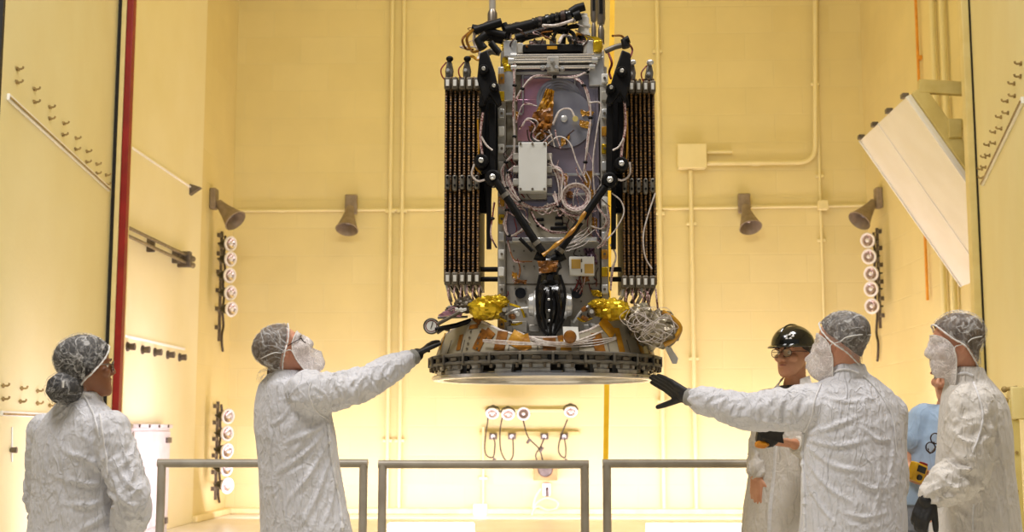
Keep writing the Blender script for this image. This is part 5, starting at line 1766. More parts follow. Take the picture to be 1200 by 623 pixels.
def add_head(mb, h, wide=1.0):
    E = lambda c, r, t=None: h.ell(mb, c, (r[0] * wide, r[1], r[2]), t)
    rings = []
    for z, a, yf, yb in HEAD_RINGS:
        yc, ry = (yf + yb) / 2, (yf - yb) / 2
        r = []
        for k in range(36):
            t = 2 * PI * k / 36
            ct, st = math.cos(t), math.sin(t)
            w = a * wide * (1 - 0.13 * max(0, st) ** 2)
            r.append(h.w((w * math.copysign(abs(ct) ** 0.9, ct), yc + ry * math.copysign(abs(st) ** 0.95, st), z)))
        rings.append(r)
    mb.rings(rings)
    for s in (-1, 1):
        E((s * 0.032, 0.072, 0.025), (0.028, 0.017, 0.010))
        E((s * 0.042, 0.058, -0.022), (0.026, 0.024, 0.022))
        # ear: rim, lobe
        t = Matrix.Rotation(s * 0.28, 3, 'Z') @ Matrix.Rotation(0.2, 3, 'X')
        h.ell(mb, (s * 0.079 * wide, -0.012, 0.0), (0.007, 0.018, 0.030), t)
        h.ell(mb, (s * 0.074 * wide, -0.004, -0.024), (0.007, 0.010, 0.012), t)
        E((s * 0.012, 0.097, -0.030), (0.009, 0.012, 0.009))
    mb.limb([h.w((0, 0.082, 0.016)), h.w((0, 0.094, -0.004)), h.w((0, 0.106, -0.024))], [0.009 * h.k, 0.010 * h.k, 0.012 * h.k], 12)
    E((0, 0.0875, -0.054), (0.024, 0.009, 0.007))
    E((0, 0.0865, -0.066), (0.020, 0.009, 0.007))


def carve_eyes(me, h):
    for s in (-1, 1):
        e = h.w((s * 0.031, 0.083, 0.003))
        ax = h.R @ V((0, 1, 0))
        for v in me.vertices:
            d = (v.co - e).length / h.k
            if d < 0.034:
                v.co -= ax * 0.009 * h.k * math.exp(-(d / 0.014) ** 2)


def hand(mb, wrist, d, n, thumb_side, curl=(0.25, 0.3, 0.35, 0.4), spread=0.10, k=1.0, thumb=(0.6, 0.7, 0.25), tcurl=0.2, inflate=0.0):
    """palm + four unequal fingers + thumb; d points to fingers, n is the way the palm faces"""
    d = V(d).normalized()
    n = V(n)
    n = (n - d * n.dot(d)).normalized()
    s = d.cross(n) * thumb_side
    w = V(wrist)
    base = []
    offs = (0.028, 0.0095, -0.009, -0.026)
    for i, o in enumerate(offs):
        kn = w + (d * (0.092 - (0.0, 0.0, 0.004, 0.012)[i]) + s * o) * k
        base.append(kn)
        mb.limb([w + (d * 0.006 + s * o * 0.75) * k, w + (d * 0.05 + s * o * 0.95 + n * 0.004) * k, kn], [0.0145 * k + inflate, 0.0140 * k + inflate, 0.0105 * k + inflate], 10)
    lens = (0.072, 0.080, 0.074, 0.058)
    for i, kn in enumerate(base):
        p = kn.copy()
        a = 0.0
        sd = spread * (1.5 - i)
        pts, rad = [p.copy()], [0.0096 * k + inflate]
        for j, fr in enumerate((0.46, 0.30, 0.24)):
            a += curl[i] * (0.7, 1.1, 0.8)[j]
            dd = (d * math.cos(a) + n * math.sin(a) + s * sd * 0.8 * math.cos(a)).normalized()
            p = p + dd * lens[i] * fr * k
            pts.append(p.copy())
            rad.append((0.0090, 0.0082, 0.0066)[j] * k + inflate)
        mb.limb(pts, rad, 10)
    # thumb leaves the side of the palm near its base
    tb = w + (d * 0.022 + s * 0.026 + n * 0.004) * k
    td = (d * thumb[0] + s * thumb[1] + n * thumb[2]).normalized()
    p1 = tb + td * 0.040 * k
    t2 = (td + d * tcurl * 0.8 + n * tcurl * 0.5).normalized()
    p2 = p1 + t2 * 0.033 * k
    t3 = (t2 + d * tcurl + n * tcurl * 0.5).normalized()
    p3 = p2 + t3 * 0.026 * k
    mb.limb([w + (d * 0.012 + s * 0.012) * k, tb, p1, p2, p3], [0.014 * k + inflate, 0.0145 * k + inflate, 0.0115 * k + inflate, 0.0105 * k + inflate, 0.0082 * k + inflate], 10)


def shell(h, bv, pole, edge, off, n_az=48, n_r=16, relax=3, fn=None, thick=0.0015, minr=0.05, puff=None):
    """sheet lying over the head: rays from inside the skull, from a pole out to an edge
    pole: local direction; edge(az) -> polar angle; off: stand-off"""
    pz = V(pole).normalized()
    px = (V((1, 0, 0)) - pz * pz.x).normalized()
    py = pz.cross(px)
    c0 = h.w((0, 0.0, 0.015))
    D, dist = [], []
    for i in range(n_r + 1):
        rowd, rowl = [], []
        for j in range(n_az):
            az = 2 * PI * j / n_az
            t = edge(az) * (i + 0.02) / (n_r + 0.02)
            ld = pz * math.cos(t) + (px * math.cos(az) + py * math.sin(az)) * math.sin(t)
            wd = h.R @ ld
            o = c0 + wd * 0.6
            hit = bv.ray_cast(o, -wd, 0.6)
            r = 0.6 - hit[3] if hit[0] is not None else minr
            r = max(min(r, 0.2), minr)
            if puff:
                r += puff(ld, i / n_r)
            rowd.append(wd)
            rowl.append(r)
        D.append(rowd)
        dist.append(rowl)
    for _ in range(relax):
        nd = [r[:] for r in dist]
        for i in range(n_r + 1):
            for j in range(n_az):
                a = dist[max(i - 1, 0)][j] + dist[min(i + 1, n_r)][j] + dist[i][j - 1] + dist[i][(j + 1) % n_az]
                nd[i][j] = max(dist[i][j] * 0.25, dist[i][j] * 0.5 + a * 0.125)
        dist = nd
    rows = []
    for i in range(n_r + 1):
        rows.append([c0 + D[i][j] * (dist[i][j] + off + (fn(D[i][j], i / n_r) if fn else 0.0)) for j in range(n_az)])
    return rows


def sheet(name, rows, m, parent, thick=0.0015, closed=True, smooth=60):
    return obj(name, MB().grid(rows, thick, closed=closed), M[m], parent, smooth=smooth)


def hair_edge(front, back, side):
    """polar edge angle by azimuth: az = pi/2 is forward, 0/pi sides"""
    def e(az):
        s = math.sin(az)
        return side + (front - side) * max(0, s) ** 1.5 + (back - side) * max(0, -s) ** 1.2
    return e


def wrinkle(fn_amp, seed=0.0):
    return lambda d, t: fn_amp * (noise.noise(d * 9 + V((seed, 0, 0))) + 0.6 * noise.noise(d * 21 + V((0, seed, 0))))


def ellipse_ring(c, sx, fy, a, b, n=36, p=2.3):
    out = []
    for i in range(n):
        t = 2 * PI * i / n
        ct, st = math.cos(t), math.sin(t)
        out.append(c + sx * (a * math.copysign(abs(ct) ** (2 / p), ct)) + fy * (b * math.copysign(abs(st) ** (2 / p), st)))
    return out


def fold_cloth(me, limbs, seed, amp=0.010, samp=0.010, torso_dir=None, pulls=(), lines=()):
    """real folds: long slanting torso creases, ring/helix creases round the sleeves, pull lines"""
    me.update()
    nors = [v.normal.copy() for v in me.vertices]
    bv0 = bvh_of(me) if lines else None
    pts = []
    for (pix, w_, am) in lines:
        sp = smooth_px(pix, 14)
        for k, q in enumerate(project(bv0, sp, 0.0)):
            pts.append((q, w_, am * math.sin(PI * min(0.97, 0.12 + 0.86 * k / len(sp)))))
    kd = None
    if pts:
        kd = KDTree(len(pts))
        for k, q in enumerate(pts):
            kd.insert(q[0], k)
        kd.balance()
    td = V(torso_dir or (0.25, 0.1, -1)).normalized()
    segs = []
    for L in limbs:
        acc = 0.0
        for (p, q) in zip(L, L[1:]):
            segs.append((V(p), V(q), acc, V(L[1])))
            acc += (V(q) - V(p)).length
    for v, nn in zip(me.vertices, nors):
        p = v.co
        best, bt, bs = 1e9, 0, None
        for (a, b, acc, el) in segs:
            ab = b - a
            t = max(0.0, min(1.0, (p - a).dot(ab) / ab.length_squared))
            d = (p - (a + ab * t)).length
            if d < best:
                best, bt, bs = d, acc + t * ab.length, (a, b, el)
        wl = 0.0
        disp = 0.0
        if bs is not None and best < 0.16:
            wl = max(0.0, min(1.0, (0.15 - best) / 0.05))
            a, b, el = bs
            ax = (b - a).normalized()
            u, w = frame_of(ax)
            r = p - a
            ang = math.atan2(r.dot(u), r.dot(w))
            e = math.exp(-((p - el).length / 0.14) ** 2)
            q = V((bt * 17 + 0.9 * math.sin(ang + seed), math.cos(ang) * 1.1, math.sin(ang) * 1.1 + seed))
            f1 = noise.noise(q)
            f2 = noise.noise(V((bt * 38 + 1.6 * math.sin(ang * 2), math.cos(ang) * 1.6 + seed, math.sin(ang) * 1.6)))
            disp += wl * samp * ((1 - abs(f1) * 2.6) * (0.75 + 0.9 * e) + 0.45 * f2)
        q = p - td * (p.dot(td)) * 0.84
        g1 = noise.noise(q * 7.0 + V((seed, 2.3, 0)))
        g2 = noise.noise(q * 17 + V((0, seed, 4.1)))
        g3 = noise.noise(p * 36 + V((seed, 0, 1)))
        disp += (1 - wl) * amp * ((0.7 - abs(g1) * 2.4) + 0.5 * (0.5 - abs(g2) * 2.0) + 0.08 * g3)
        for (a, b, w_, am) in pulls:
            a, b = V(a), V(b)
            ab = b - a
            t = max(0.0, min(1.0, (p - a).dot(ab) / ab.length_squared))
            dd = (p - (a + ab * t)).length
            disp += am * math.exp(-(dd / w_) ** 2) * math.sin(PI * min(1, t * 1.0 + 0.05))
        if kd is not None:
            _, k, d = kd.find(p)
            w_, am = pts[k][1], pts[k][2]
            if d < 4 * w_:
                disp += am * (math.exp(-(d / w_) ** 2) - 0.55 * math.exp(-(d / (2.1 * w_)) ** 2))
        v.co = p + nn * disp
    me.update()


def project(bv, pix, off=0.003):
    """seam points: where the sight lines through photograph pixels meet the cloth"""
    out = []
    for (x, y) in pix:
        r = (C_F * F_PX + C_R * (x - CX) - C_U * (y - CY)).normalized()
        hit = bv.ray_cast(CAM, r, 30)
        if hit[0] is not None:
            out.append(hit[0] + hit[1] * off)
    return out


def seam(name, bv, pix, r, m, parent, ruff=0.0):
    P = project(bv, smooth_px(pix), 0.002)
    if len(P) < 3:
        return None
    rad = [r * (1 + ruff * math.sin(k * 2.1) + ruff * 0.5 * math.sin(k * 4.7)) for k in range(len(P))]
    return obj(name, MB().tube(P, rad, 8), M[m], parent)


def smooth_px(pix, k=8):
    return [(p.x, p.y) for p in smooth_path([V((x, y, 0)) for x, y in pix], k)]


def legs(t, hips, feet, fy, m_leg='navy', m_shoe='shoe'):
    for hp, ft in zip(hips, feet):
        hp, ft = V(hp), V(ft)
        kn = hp.lerp(ft, 0.5) + fy * 0.03
        mb = MB().limb([hp, kn, ft + V((0, 0, 0.12))], [0.098, 0.078, 0.07], 18)
        obj('trouser_leg', mb, M[m_leg], t)
        mb = MB()
        c = ft + fy * 0.05
        sx = fy.cross(V((0, 0, 1)))
        rings = []
        for q, a, b in ((0.0, 0.046, 0.125), (0.02, 0.05, 0.135), (0.05, 0.05, 0.13), (0.085, 0.044, 0.09), (0.13, 0.05, 0.06)):
            rings.append(ellipse_ring(c + V((0, 0, q)) - fy * (0.0 if q < 0.06 else (q - 0.05) * 0.7), sx, fy, a, b, 24))
        mb.rings(rings)
        obj('shoe', mb, M[m_shoe], t)


def coat_build(stack_, sleeves, collar=None, voxel=0.0075, it=5):
    """stack_: list of (center, side vec, fwd vec, a, b) rings top to bottom; sleeves: (pts, radii)"""
    mb = MB()
    mb.rings([ellipse_ring(*r) for r in stack_])
    for pts, rad in sleeves:
        P = smooth_path(pts, 5)
        R = []
        n = len(pts) - 1
        for i in range(len(P)):
            t = i / 5
            k = min(int(t), n - 1)
            R.append(rad[k] + (rad[k + 1] - rad[k]) * (t - k))
        mb.limb(P, R, 20)
    for c in collar or ():
        mb.rings([ellipse_ring(*r) for r in c])
    return remesh(mb, voxel, it)


def body_mesh(h, neck, torso, arms, hands_, leg_pts, wide=1.0, voxel=0.0045):
    mb = MB()
    add_head(mb, h, wide)
    nb = V(neck)
    mb.limb([h.w((0, -0.022, -0.03)), h.w((0, -0.024, -0.085)).lerp(nb, 0.35), nb + V((0, 0, 0.01)), nb - V((0, 0, 0.06))], [0.054, 0.053, 0.060, 0.075], 20)
    mb.rings([ellipse_ring(*r) for r in torso])
    for pts, rad in arms:
        mb.limb(smooth_path(pts, 4), [rad[0] + (rad[-1] - rad[0]) * i / (4 * (len(pts) - 1)) for i in range(4 * (len(pts) - 1) + 1)], 14)
    for kw in hands_:
        hand(mb, **kw)
    for pts, rad in leg_pts:
        mb.limb(pts, rad, 14)
    me = remesh(mb, voxel, 3, 0.45)
    carve_eyes(me, h)
    return me


def eyes_of(t, h, look=(0, 1, 0)):
    for s in (-1, 1):
        c = h.w((s * 0.031, 0.0668, 0.003))
        ey = obj('eye', MB().ell(c, (0.0118 * h.k,) * 3, nu=16, nv=10), M['eye'], t)
        d = h.R @ V(look).normalized()
        obj('iris', MB().ell(c + d * 0.0072 * h.k, (0.0056 * h.k,) * 3, nu=12, nv=8), M['iris'], ey)
        P = smooth_path([h.w((s * 0.014, 0.0905, 0.022)), h.w((s * 0.03, 0.0915, 0.029)), h.w((s * 0.05, 0.077, 0.025))], 4)
        obj('eyebrow', MB().tube(P, [0.0035 + 0.001 * math.sin(k) for k in range(len(P))], 8), M['brow'], t)


def spectacles(t, h, m='frame', thick=0.0022, lw=0.0235, lh=0.018):
    g = None
    for s in (-1, 1):
        P = []
        for k in range(20):
            a = 2 * PI * k / 20
            P.append(h.w((s * (0.0345 + lw * math.copysign(abs(math.cos(a)) ** 0.8, math.cos(a))), 0.101 - 0.010 * abs(math.cos(a)) * (1 if math.cos(a) * s > 0 else 0.2) * 1.0, 0.0 + lh * math.copysign(abs(math.sin(a)) ** 0.8, math.sin(a)))))
        mb = MB().tube(P, thick, 8, closed=True)
        if g is None:
            mb.tube([h.w((-0.011, 0.1, 0.004)), h.w((0, 0.104, 0.007)), h.w((0.011, 0.1, 0.004))], thick, 8)
            first = mb
            g = obj('glasses', mb, M[m], t)
        else:
            obj('glasses_rim', mb, M[m], g)
        c = h.w((s * 0.0345, 0.1, 0.0))
        obj('glasses_lens', MB().rings([P, [p + (h.R @ V((0, 0.0012, 0))) for p in P]]), M['lens_glass'], g)
        obj('temple_arm', MB().tube(smooth_path([h.w((s * 0.058, 0.092, 0.006)), h.w((s * 0.074, 0.06, 0.008)), h.w((s * 0.083, 0.0, 0.006)), h.w((s * 0.082, -0.02, -0.008))], 4), thick, 8), M[m], g)
    return g


def torso_rings(top, bottom, sx, fy, shoulders_a=0.17):
    top, bottom = V(top), V(bottom)
    out = []
    for tt, a, b in ((0.0, 0.07, 0.06), (0.06, 0.14, 0.08), (0.2, shoulders_a, 0.105), (0.5, 0.15, 0.105), (0.75, 0.14, 0.10), (1.0, 0.155, 0.11)):
        out.append((top.lerp(bottom, tt), sx, fy, a, b, 28, 2.2))
    return out


def neck_seam(name, h, rows_edge, r, m, t):
    return obj(name, MB().tube(rows_edge, r, 8, closed=True), M[m], t)


def bouffant(t, h, bv, pole, edge, off, amp, seed, puff=None, net='net'):
    rows = shell(h, bv, pole, edge, off, n_az=64, n_r=20, relax=5, fn=wrinkle(amp, seed), puff=puff)
    o = sheet('hair_net', rows, net, t, thick=0.0012, smooth=80)
    rim = [p + (p - h.c).normalized() * 0.001 for p in rows[-1]]
    rr = [0.0034 * (1 + 0.35 * math.sin(k * 2.3)) for k in range(len(rim))]
    obj('net_elastic', MB().tube(rim, rr, 8, closed=True), M['elastic'], o)
    return o, rows


def hair_cap(t, h, bv, pole, edge, off, m, seed, amp=0.004, puff=None):
    rows = shell(h, bv, pole, edge, off, n_az=56, n_r=18, relax=4, fn=wrinkle(amp, seed), puff=puff)
    return sheet('hair', rows, m, t, thick=0.006, smooth=80)


def beard_cover(t, h, bv, seed, up_deg=62, puff_f=0.012):
    """gauze bag over nose, mouth and chin with bands to the ears"""
    pole = (0, 0.86, -0.52)
    def e(az):
        return math.radians(48) + math.radians(14) * abs(math.cos(az)) ** 2
    rows = shell(h, bv, pole, e, 0.009, n_az=44, n_r=14, relax=5, fn=wrinkle(0.006, seed), puff=lambda d, q: puff_f * max(0, 1 - q * q))
    o = sheet('face_mask', rows, 'net_dense', t, thick=0.001, smooth=80)
    rim = rows[-1]
    obj('mask_edge', MB().tube(rim, 0.0028, 8, closed=True), M['elastic'], o)
    for s in (-1, 1):
        j = min(range(len(rim)), key=lambda k: -s * h.loc(rim[k]).x)
        P = smooth_path([rim[j], h.w((s * 0.082, 0.02, -0.012)), h.w((s * 0.093, -0.02, -0.004)), h.w((s * 0.09, -0.045, 0.012)), h.w((s * 0.06, -0.092, 0.02)), h.w((0, -0.122, 0.022))], 5)
        obj('mask_band', MB().tube(P, 0.0024, 8), M['elastic'], o)
    return o


def gloved_hand(t, name, kw, fore, cuff_m, cuff_r=0.04, m='glove', cuff_len=0.06):
    mb = MB()
    hand(mb, **kw)
    w = V(kw['wrist'])
    fd = V(fore).normalized()
    mb.limb([w - fd * 0.035, w + V(kw['d']).normalized() * 0.015], [cuff_r * 0.86, 0.032], 16)
    me = remesh(mb, 0.0035, 3, 0.4)
    g = obj_mesh(name, me, M[m], t)
    obj('glove_cuff', MB().rings([[w - fd * s + p for p in [u * (r * math.cos(k * PI / 12)) + q * (r * math.sin(k * PI / 12)) for k in range(24)]] for (u, q) in [frame_of(fd)] for s, r in ((-0.002, cuff_r * 0.9), (0.006, cuff_r), (0.02, cuff_r * 0.97), (0.034, cuff_r * 1.01), (cuff_len, cuff_r * 1.0), (cuff_len + 0.03, cuff_r * 0.9))]), M[cuff_m], g)
    return g


def ground(p):
    return V((p.x, p.y, 0.0))


UPZ = V((0, 0, 1))


def person(label, loc):
    return thing('person', label, 'person', loc, None)


# =============================================================== woman at the left, seen from behind
def build_left():
    fy = V((0.5, 0.86, 0)).normalized()
    sx = fy.cross(UPZ)
    c = at(93, 520, 5.35)
    t = person('person at far left seen from behind, dark netted hair with low bun', ground(c))
    h = Head(at(102, 431, 5.3), (0.80, 0.56, 0.10), k=1.0)
    neck = at(96, 466, 5.33)
    P = lambda x, y, Y: at(x, y, Y)
    hip = at(92, 610, 5.36)
    feet = [ground(hip) + sx * 0.11, ground(hip) - sx * 0.11 + fy * 0.04]
    hips = [V((hip.x, hip.y, 0.88)) + sx * 0.09, V((hip.x, hip.y, 0.88)) - sx * 0.09]
    rsh, rel, rwr = P(130, 503, 5.25), P(155, 590, 5.22), P(138, 650, 5.45)
    lsh, lel, lwr = P(54, 505, 5.46), P(50, 592, 5.58), P(78, 640, 5.7)
    tor = torso_rings(neck - UPZ * 0.02, V((hip.x, hip.y, 0.86)), sx, fy)
    R_ = [(rsh, rel, rwr), (lsh, lel, lwr)]
    hk_ = [dict(wrist=rwr, d=(rwr - rel), n=-sx, thumb_side=1, curl=(.5, .55, .6, .6)), dict(wrist=lwr, d=(lwr - lel), n=sx, thumb_side=-1, curl=(.5, .55, .6, .6))]
    me = body_mesh(h, neck, tor, [(list(a), [0.046, 0.036, 0.028]) for a in R_], hk_, [([hips[i], feet[i].lerp(hips[i], 0.5) + fy * 0.02, feet[i] + UPZ * 0.06], [0.08, 0.055, 0.04]) for i in (0, 1)])
    bv = bvh_of(me)
    obj_mesh('body', me, M['skin_brown'], t)
    legs(t, hips, feet, fy)
    eyes_of(t, h)
    st = []
    for (x, y, Y, a, b) in ((96, 468, 5.33, 0.078, 0.075), (95, 478, 5.33, 0.125, 0.09), (94, 489, 5.34, 0.165, 0.11), (92, 505, 5.35, 0.195, 0.13), (90, 535, 5.36, 0.198, 0.15), (89, 575, 5.37, 0.195, 0.155), (90, 615, 5.38, 0.205, 0.165), (91, 660, 5.39, 0.225, 0.175)):
        st.append((at(x, y, Y), sx, fy, a, b, 36, 2.4))
    b0 = st[-1][0]
    st.append((V((b0.x, b0.y, 0.48)), sx, fy, 0.26, 0.2, 36, 2.4))
    coat = coat_build(st, [([rsh, rsh.lerp(rel, 0.5), rel, rel.lerp(rwr, 0.5), rwr], [0.078, 0.076, 0.074, 0.066, 0.055]), ([lsh, lsh.lerp(lel, 0.5), lel, lel.lerp(lwr, 0.5), lwr], [0.076, 0.074, 0.072, 0.064, 0.055])],
                      [[(at(97, 470, 5.33), sx, fy, 0.082, 0.078, 30, 2.1), (at(97.5, 463, 5.325), sx, fy, 0.076, 0.072, 30, 2.1), (at(98, 458.5, 5.32), sx, fy, 0.072, 0.068, 30, 2.1)]])
    lines = [([(126, 560), (105, 540), (72, 528)], .013, .016), ([(126, 566), (100, 566), (62, 556)], .012, .014), ([(128, 580), (104, 592), (70, 590)], .013, .015), ([(128, 600), (110, 612), (90, 622)], .012, .014), ([(96, 480), (100, 520), (96, 560)], .012, .010), ([(60, 500), (52, 540), (46, 590)], .012, .014),
             ([(76, 492), (72, 530), (80, 575), (84, 615)], .010, .012), ([(112, 500), (112, 530), (118, 552)], .010, .012), ([(140, 520), (152, 545), (160, 575)], .010, .014), ([(136, 545), (150, 566), (168, 578)], .011, .016), ([(134, 570), (150, 590), (166, 590)], .011, .016), ([(132, 590), (146, 606), (160, 608)], .011, .014), ([(88, 470), (70, 486), (50, 500)], .010, .010)]
    fold_cloth(coat, [[rsh, rel, rwr], [lsh, lel, lwr]], 1.7, 0.006, 0.008, (0.3, 0, -1), lines=lines)
    cb = bvh_of(coat)
    co_ = obj_mesh('lab_coat', coat, M['coat'], t)
    seam('coat_seam', cb, [(98, 463), (104, 474), (112, 492), (117, 512)], 0.004, 'seam', co_)
    seam('coat_seam', cb, [(117, 485), (121, 510), (125, 535), (127, 556)], 0.004, 'seam', co_)
    seam('coat_collar', cb, [(84, 463), (92, 461), (100, 461), (108, 464)], 0.006, 'seam', co_)
    # hair, low bun, net over both
    he = hair_edge(1.15, 2.25, 1.75)
    hair_cap(t, h, bv, (0, -0.35, 1), he, 0.016, 'hair_black', 2.0, 0.004)
    bun = h.w((0.0, -0.135, -0.085))
    bun = at(76, 455, 5.24)
    mb = MB().ell(bun, (0.074, 0.07, 0.066), None, 28, 18)
    mb.v = [bun + (p - bun) * (1 + 0.06 * noise.noise((p - bun) * 40)) for p in mb.v]
    obj('hair_bun', mb, M['hair_black'], t, smooth=80)
    pf = lambda d, q: 0.010 * max(0.0, 1 - q)
    o, rows = bouffant(t, h, bv, (0, -0.35, 1), hair_edge(1.22, 2.3, 1.82), 0.021, 0.003, 3.3, puff=pf)
    mb = MB().ell(bun, (0.082, 0.078, 0.074), None, 28, 18)
    mb.v = [bun + (p - bun) * (1 + 0.05 * noise.noise((p - bun) * 34 + V((3, 0, 0)))) for p in mb.v]
    obj('bun_net', mb, M['net'], o, smooth=80)
    cl = at(74, 450, 5.15)
    obj('hair_clip', MB().bar(cl + V((0, 0, 0.014)), cl - V((0, 0, 0.014)), 0.008, 0.006, V((0, 1, 0))), M['elastic'], o, bevel=0.002)
    spectacles(t, h, 'steel')


# =============================================================== man with raised arm, left of the craft
def build_reach_left():
    fy = V((0.72, 0.69, 0)).normalized()
    sx = fy.cross(UPZ)
    t = person('person in white coat touching the left of the bottom ring, head tilted back', ground(at(352, 560, 6.05)))
    h = Head(at(332, 411, 6.0), (0.80, 0.22, 0.52), k=1.04)
    neck = at(333, 443, 6.02)
    hip = at(360, 610, 6.08)
    feet = [ground(hip) + sx * 0.11 - fy * 0.03, ground(hip) - sx * 0.11 + fy * 0.1]
    hips = [V((hip.x, hip.y, 0.92)) + sx * 0.09, V((hip.x, hip.y, 0.92)) - sx * 0.09]
    rsh, rel, rwr = at(362, 461, 5.92), at(425, 449, 6.1), at(487, 417, 6.28)
    lsh, lel, lwr = at(322, 476, 6.22), at(338, 560, 6.32), at(362, 600, 6.34)
    tor = torso_rings(neck - UPZ * 0.03, V((hip.x, hip.y, 0.9)), sx, fy)
    d_h = at(507, 400, 6.4) - rwr
    hk_ = [dict(wrist=rwr, d=d_h, n=(0.5, -0.1, -0.8), thumb_side=-1, curl=(.2, .22, .25, .3), k=0.98), dict(wrist=lwr, d=(lwr - lel), n=sx, thumb_side=-1, curl=(.5, .55, .6, .6))]
    me = body_mesh(h, neck, tor, [([rsh, rel, rwr], [0.05, 0.038, 0.028]), ([lsh, lel, lwr], [0.05, 0.038, 0.028])], [dict(hk_[0], inflate=-0.0035), hk_[1]], [([hips[i], feet[i].lerp(hips[i], 0.5) + fy * 0.02, feet[i] + UPZ * 0.06], [0.085, 0.06, 0.042]) for i in (0, 1)])
    bv = bvh_of(me)
    obj_mesh('body', me, M['skin_light'], t)
    legs(t, hips, feet, fy)
    eyes_of(t, h, (0, 1, 0.2))
    st = []
    for (x, y, Y, a, b) in ((332, 443, 6.03, 0.085, 0.08), (334, 451, 6.03, 0.14, 0.10), (339, 462, 6.04, 0.178, 0.125), (343, 480, 6.05, 0.198, 0.15), (345, 505, 6.05, 0.2, 0.16), (349, 540, 6.06, 0.195, 0.165), (354, 580, 6.07, 0.205, 0.175), (359, 620, 6.08, 0.222, 0.185)):
        st.append((at(x, y, Y), sx, fy, a, b, 36, 2.4))
    b0 = st[-1][0]
    st.append((V((b0.x + 0.03, b0.y, 0.5)), sx, fy, 0.27, 0.215, 36, 2.4))
    coat = coat_build(st, [([rsh, rsh.lerp(rel, 0.5) + V((0, 0, -0.012)), rel, rel.lerp(rwr, 0.55), rwr - (rwr - rel).normalized() * 0.055], [0.108, 0.086, 0.075, 0.064, 0.047]), ([lsh, lsh.lerp(lel, 0.5), lel, lwr], [0.085, 0.078, 0.072, 0.055])],
                      [[(at(333, 446, 6.02), sx, fy, 0.09, 0.085, 30, 2.1), (at(334, 438, 6.02), sx, fy, 0.082, 0.078, 30, 2.1), (at(334.5, 434, 6.02), sx, fy, 0.077, 0.074, 30, 2.1)]])
    pulls = [(at(385, 490, 5.85), at(345, 600, 5.88), 0.02, 0.012), (at(378, 480, 5.85), at(325, 560, 5.9), 0.018, 0.010), (at(390, 470, 5.85), at(352, 462, 5.85), 0.02, 0.008)]
    lines = [([(384, 494), (360, 508), (330, 520)], .013, .016), ([(384, 500), (358, 530), (322, 556)], .013, .018), ([(386, 512), (365, 552), (335, 590)], .013, .018), ([(388, 530), (374, 575), (352, 618)], .013, .018), ([(392, 560), (388, 590), (376, 620)], .011, .014), ([(312, 480), (318, 520), (312, 570)], .013, .014), ([(345, 470), (330, 490), (306, 505)], .011, .012),
             ([(320, 560), (324, 595), (318, 622)], .012, .014), ([(368, 452), (380, 462), (388, 482)], .010, .012), ([(385, 440), (396, 456), (404, 474)], .010, .014), ([(404, 438), (416, 452), (420, 468)], .010, .014), ([(424, 434), (432, 446), (446, 462)], .010, .013), ([(442, 430), (450, 442), (462, 452)], .009, .012), ([(380, 478), (400, 474), (424, 466)], .010, .014), ([(462, 424), (468, 432), (474, 442)], .008, .010), ([(372, 440), (400, 438), (430, 434)], .009, .010)]
    fold_cloth(coat, [[rsh, rel, rwr]], 4.2, 0.006, 0.008, (-0.35, 0, -1), pulls, lines)
    cb = bvh_of(coat)
    co_ = obj_mesh('lab_coat', coat, M['coat'], t)
    seam('coat_seam', cb, [(364, 447), (362, 462), (370, 480), (384, 492)], 0.004, 'seam', co_)
    seam('coat_seam', cb, [(384, 496), (386, 520), (391, 555), (398, 590), (401, 622)], 0.007, 'seam', co_, 0.5)
    gloved_hand(t, 'glove', dict(hk_[0], inflate=0.001), rwr - rel, 'cuff_grey', 0.039)
    hair_cap(t, h, bv, (0, -0.45, 1), hair_edge(1.12, 2.05, 1.62), 0.008, 'hair_brown', 5.0, 0.003)
    bouffant(t, h, bv, (0, -0.45, 1), hair_edge(1.2, 2.2, 1.72), 0.016, 0.004, 6.3, puff=lambda d, q: 0.012 * max(0, -d.z * 0.5 + 0.3) * (1 - q))
    # loose net hanging at the nape
    P = at(321, 437, 6.02)
    obj('nape_hair', MB().ell(P + V((0.01, 0, 0.005)), (0.042, 0.05, 0.04)), M['hair_brown'], t)
    mb = MB().ell(P, (0.06, 0.065, 0.05), None, 22, 14)
    mb.v = [P + (q - P) * (1 + 0.14 * noise.noise((q - P) * 40)) + V((-0.02, 0, -0.02)) for q in mb.v]
    obj('nape_net', mb, M['net'], t, smooth=80)
    spectacles(t, h)
    beard_cover(t, h, bv, 2.0, puff_f=0.016)


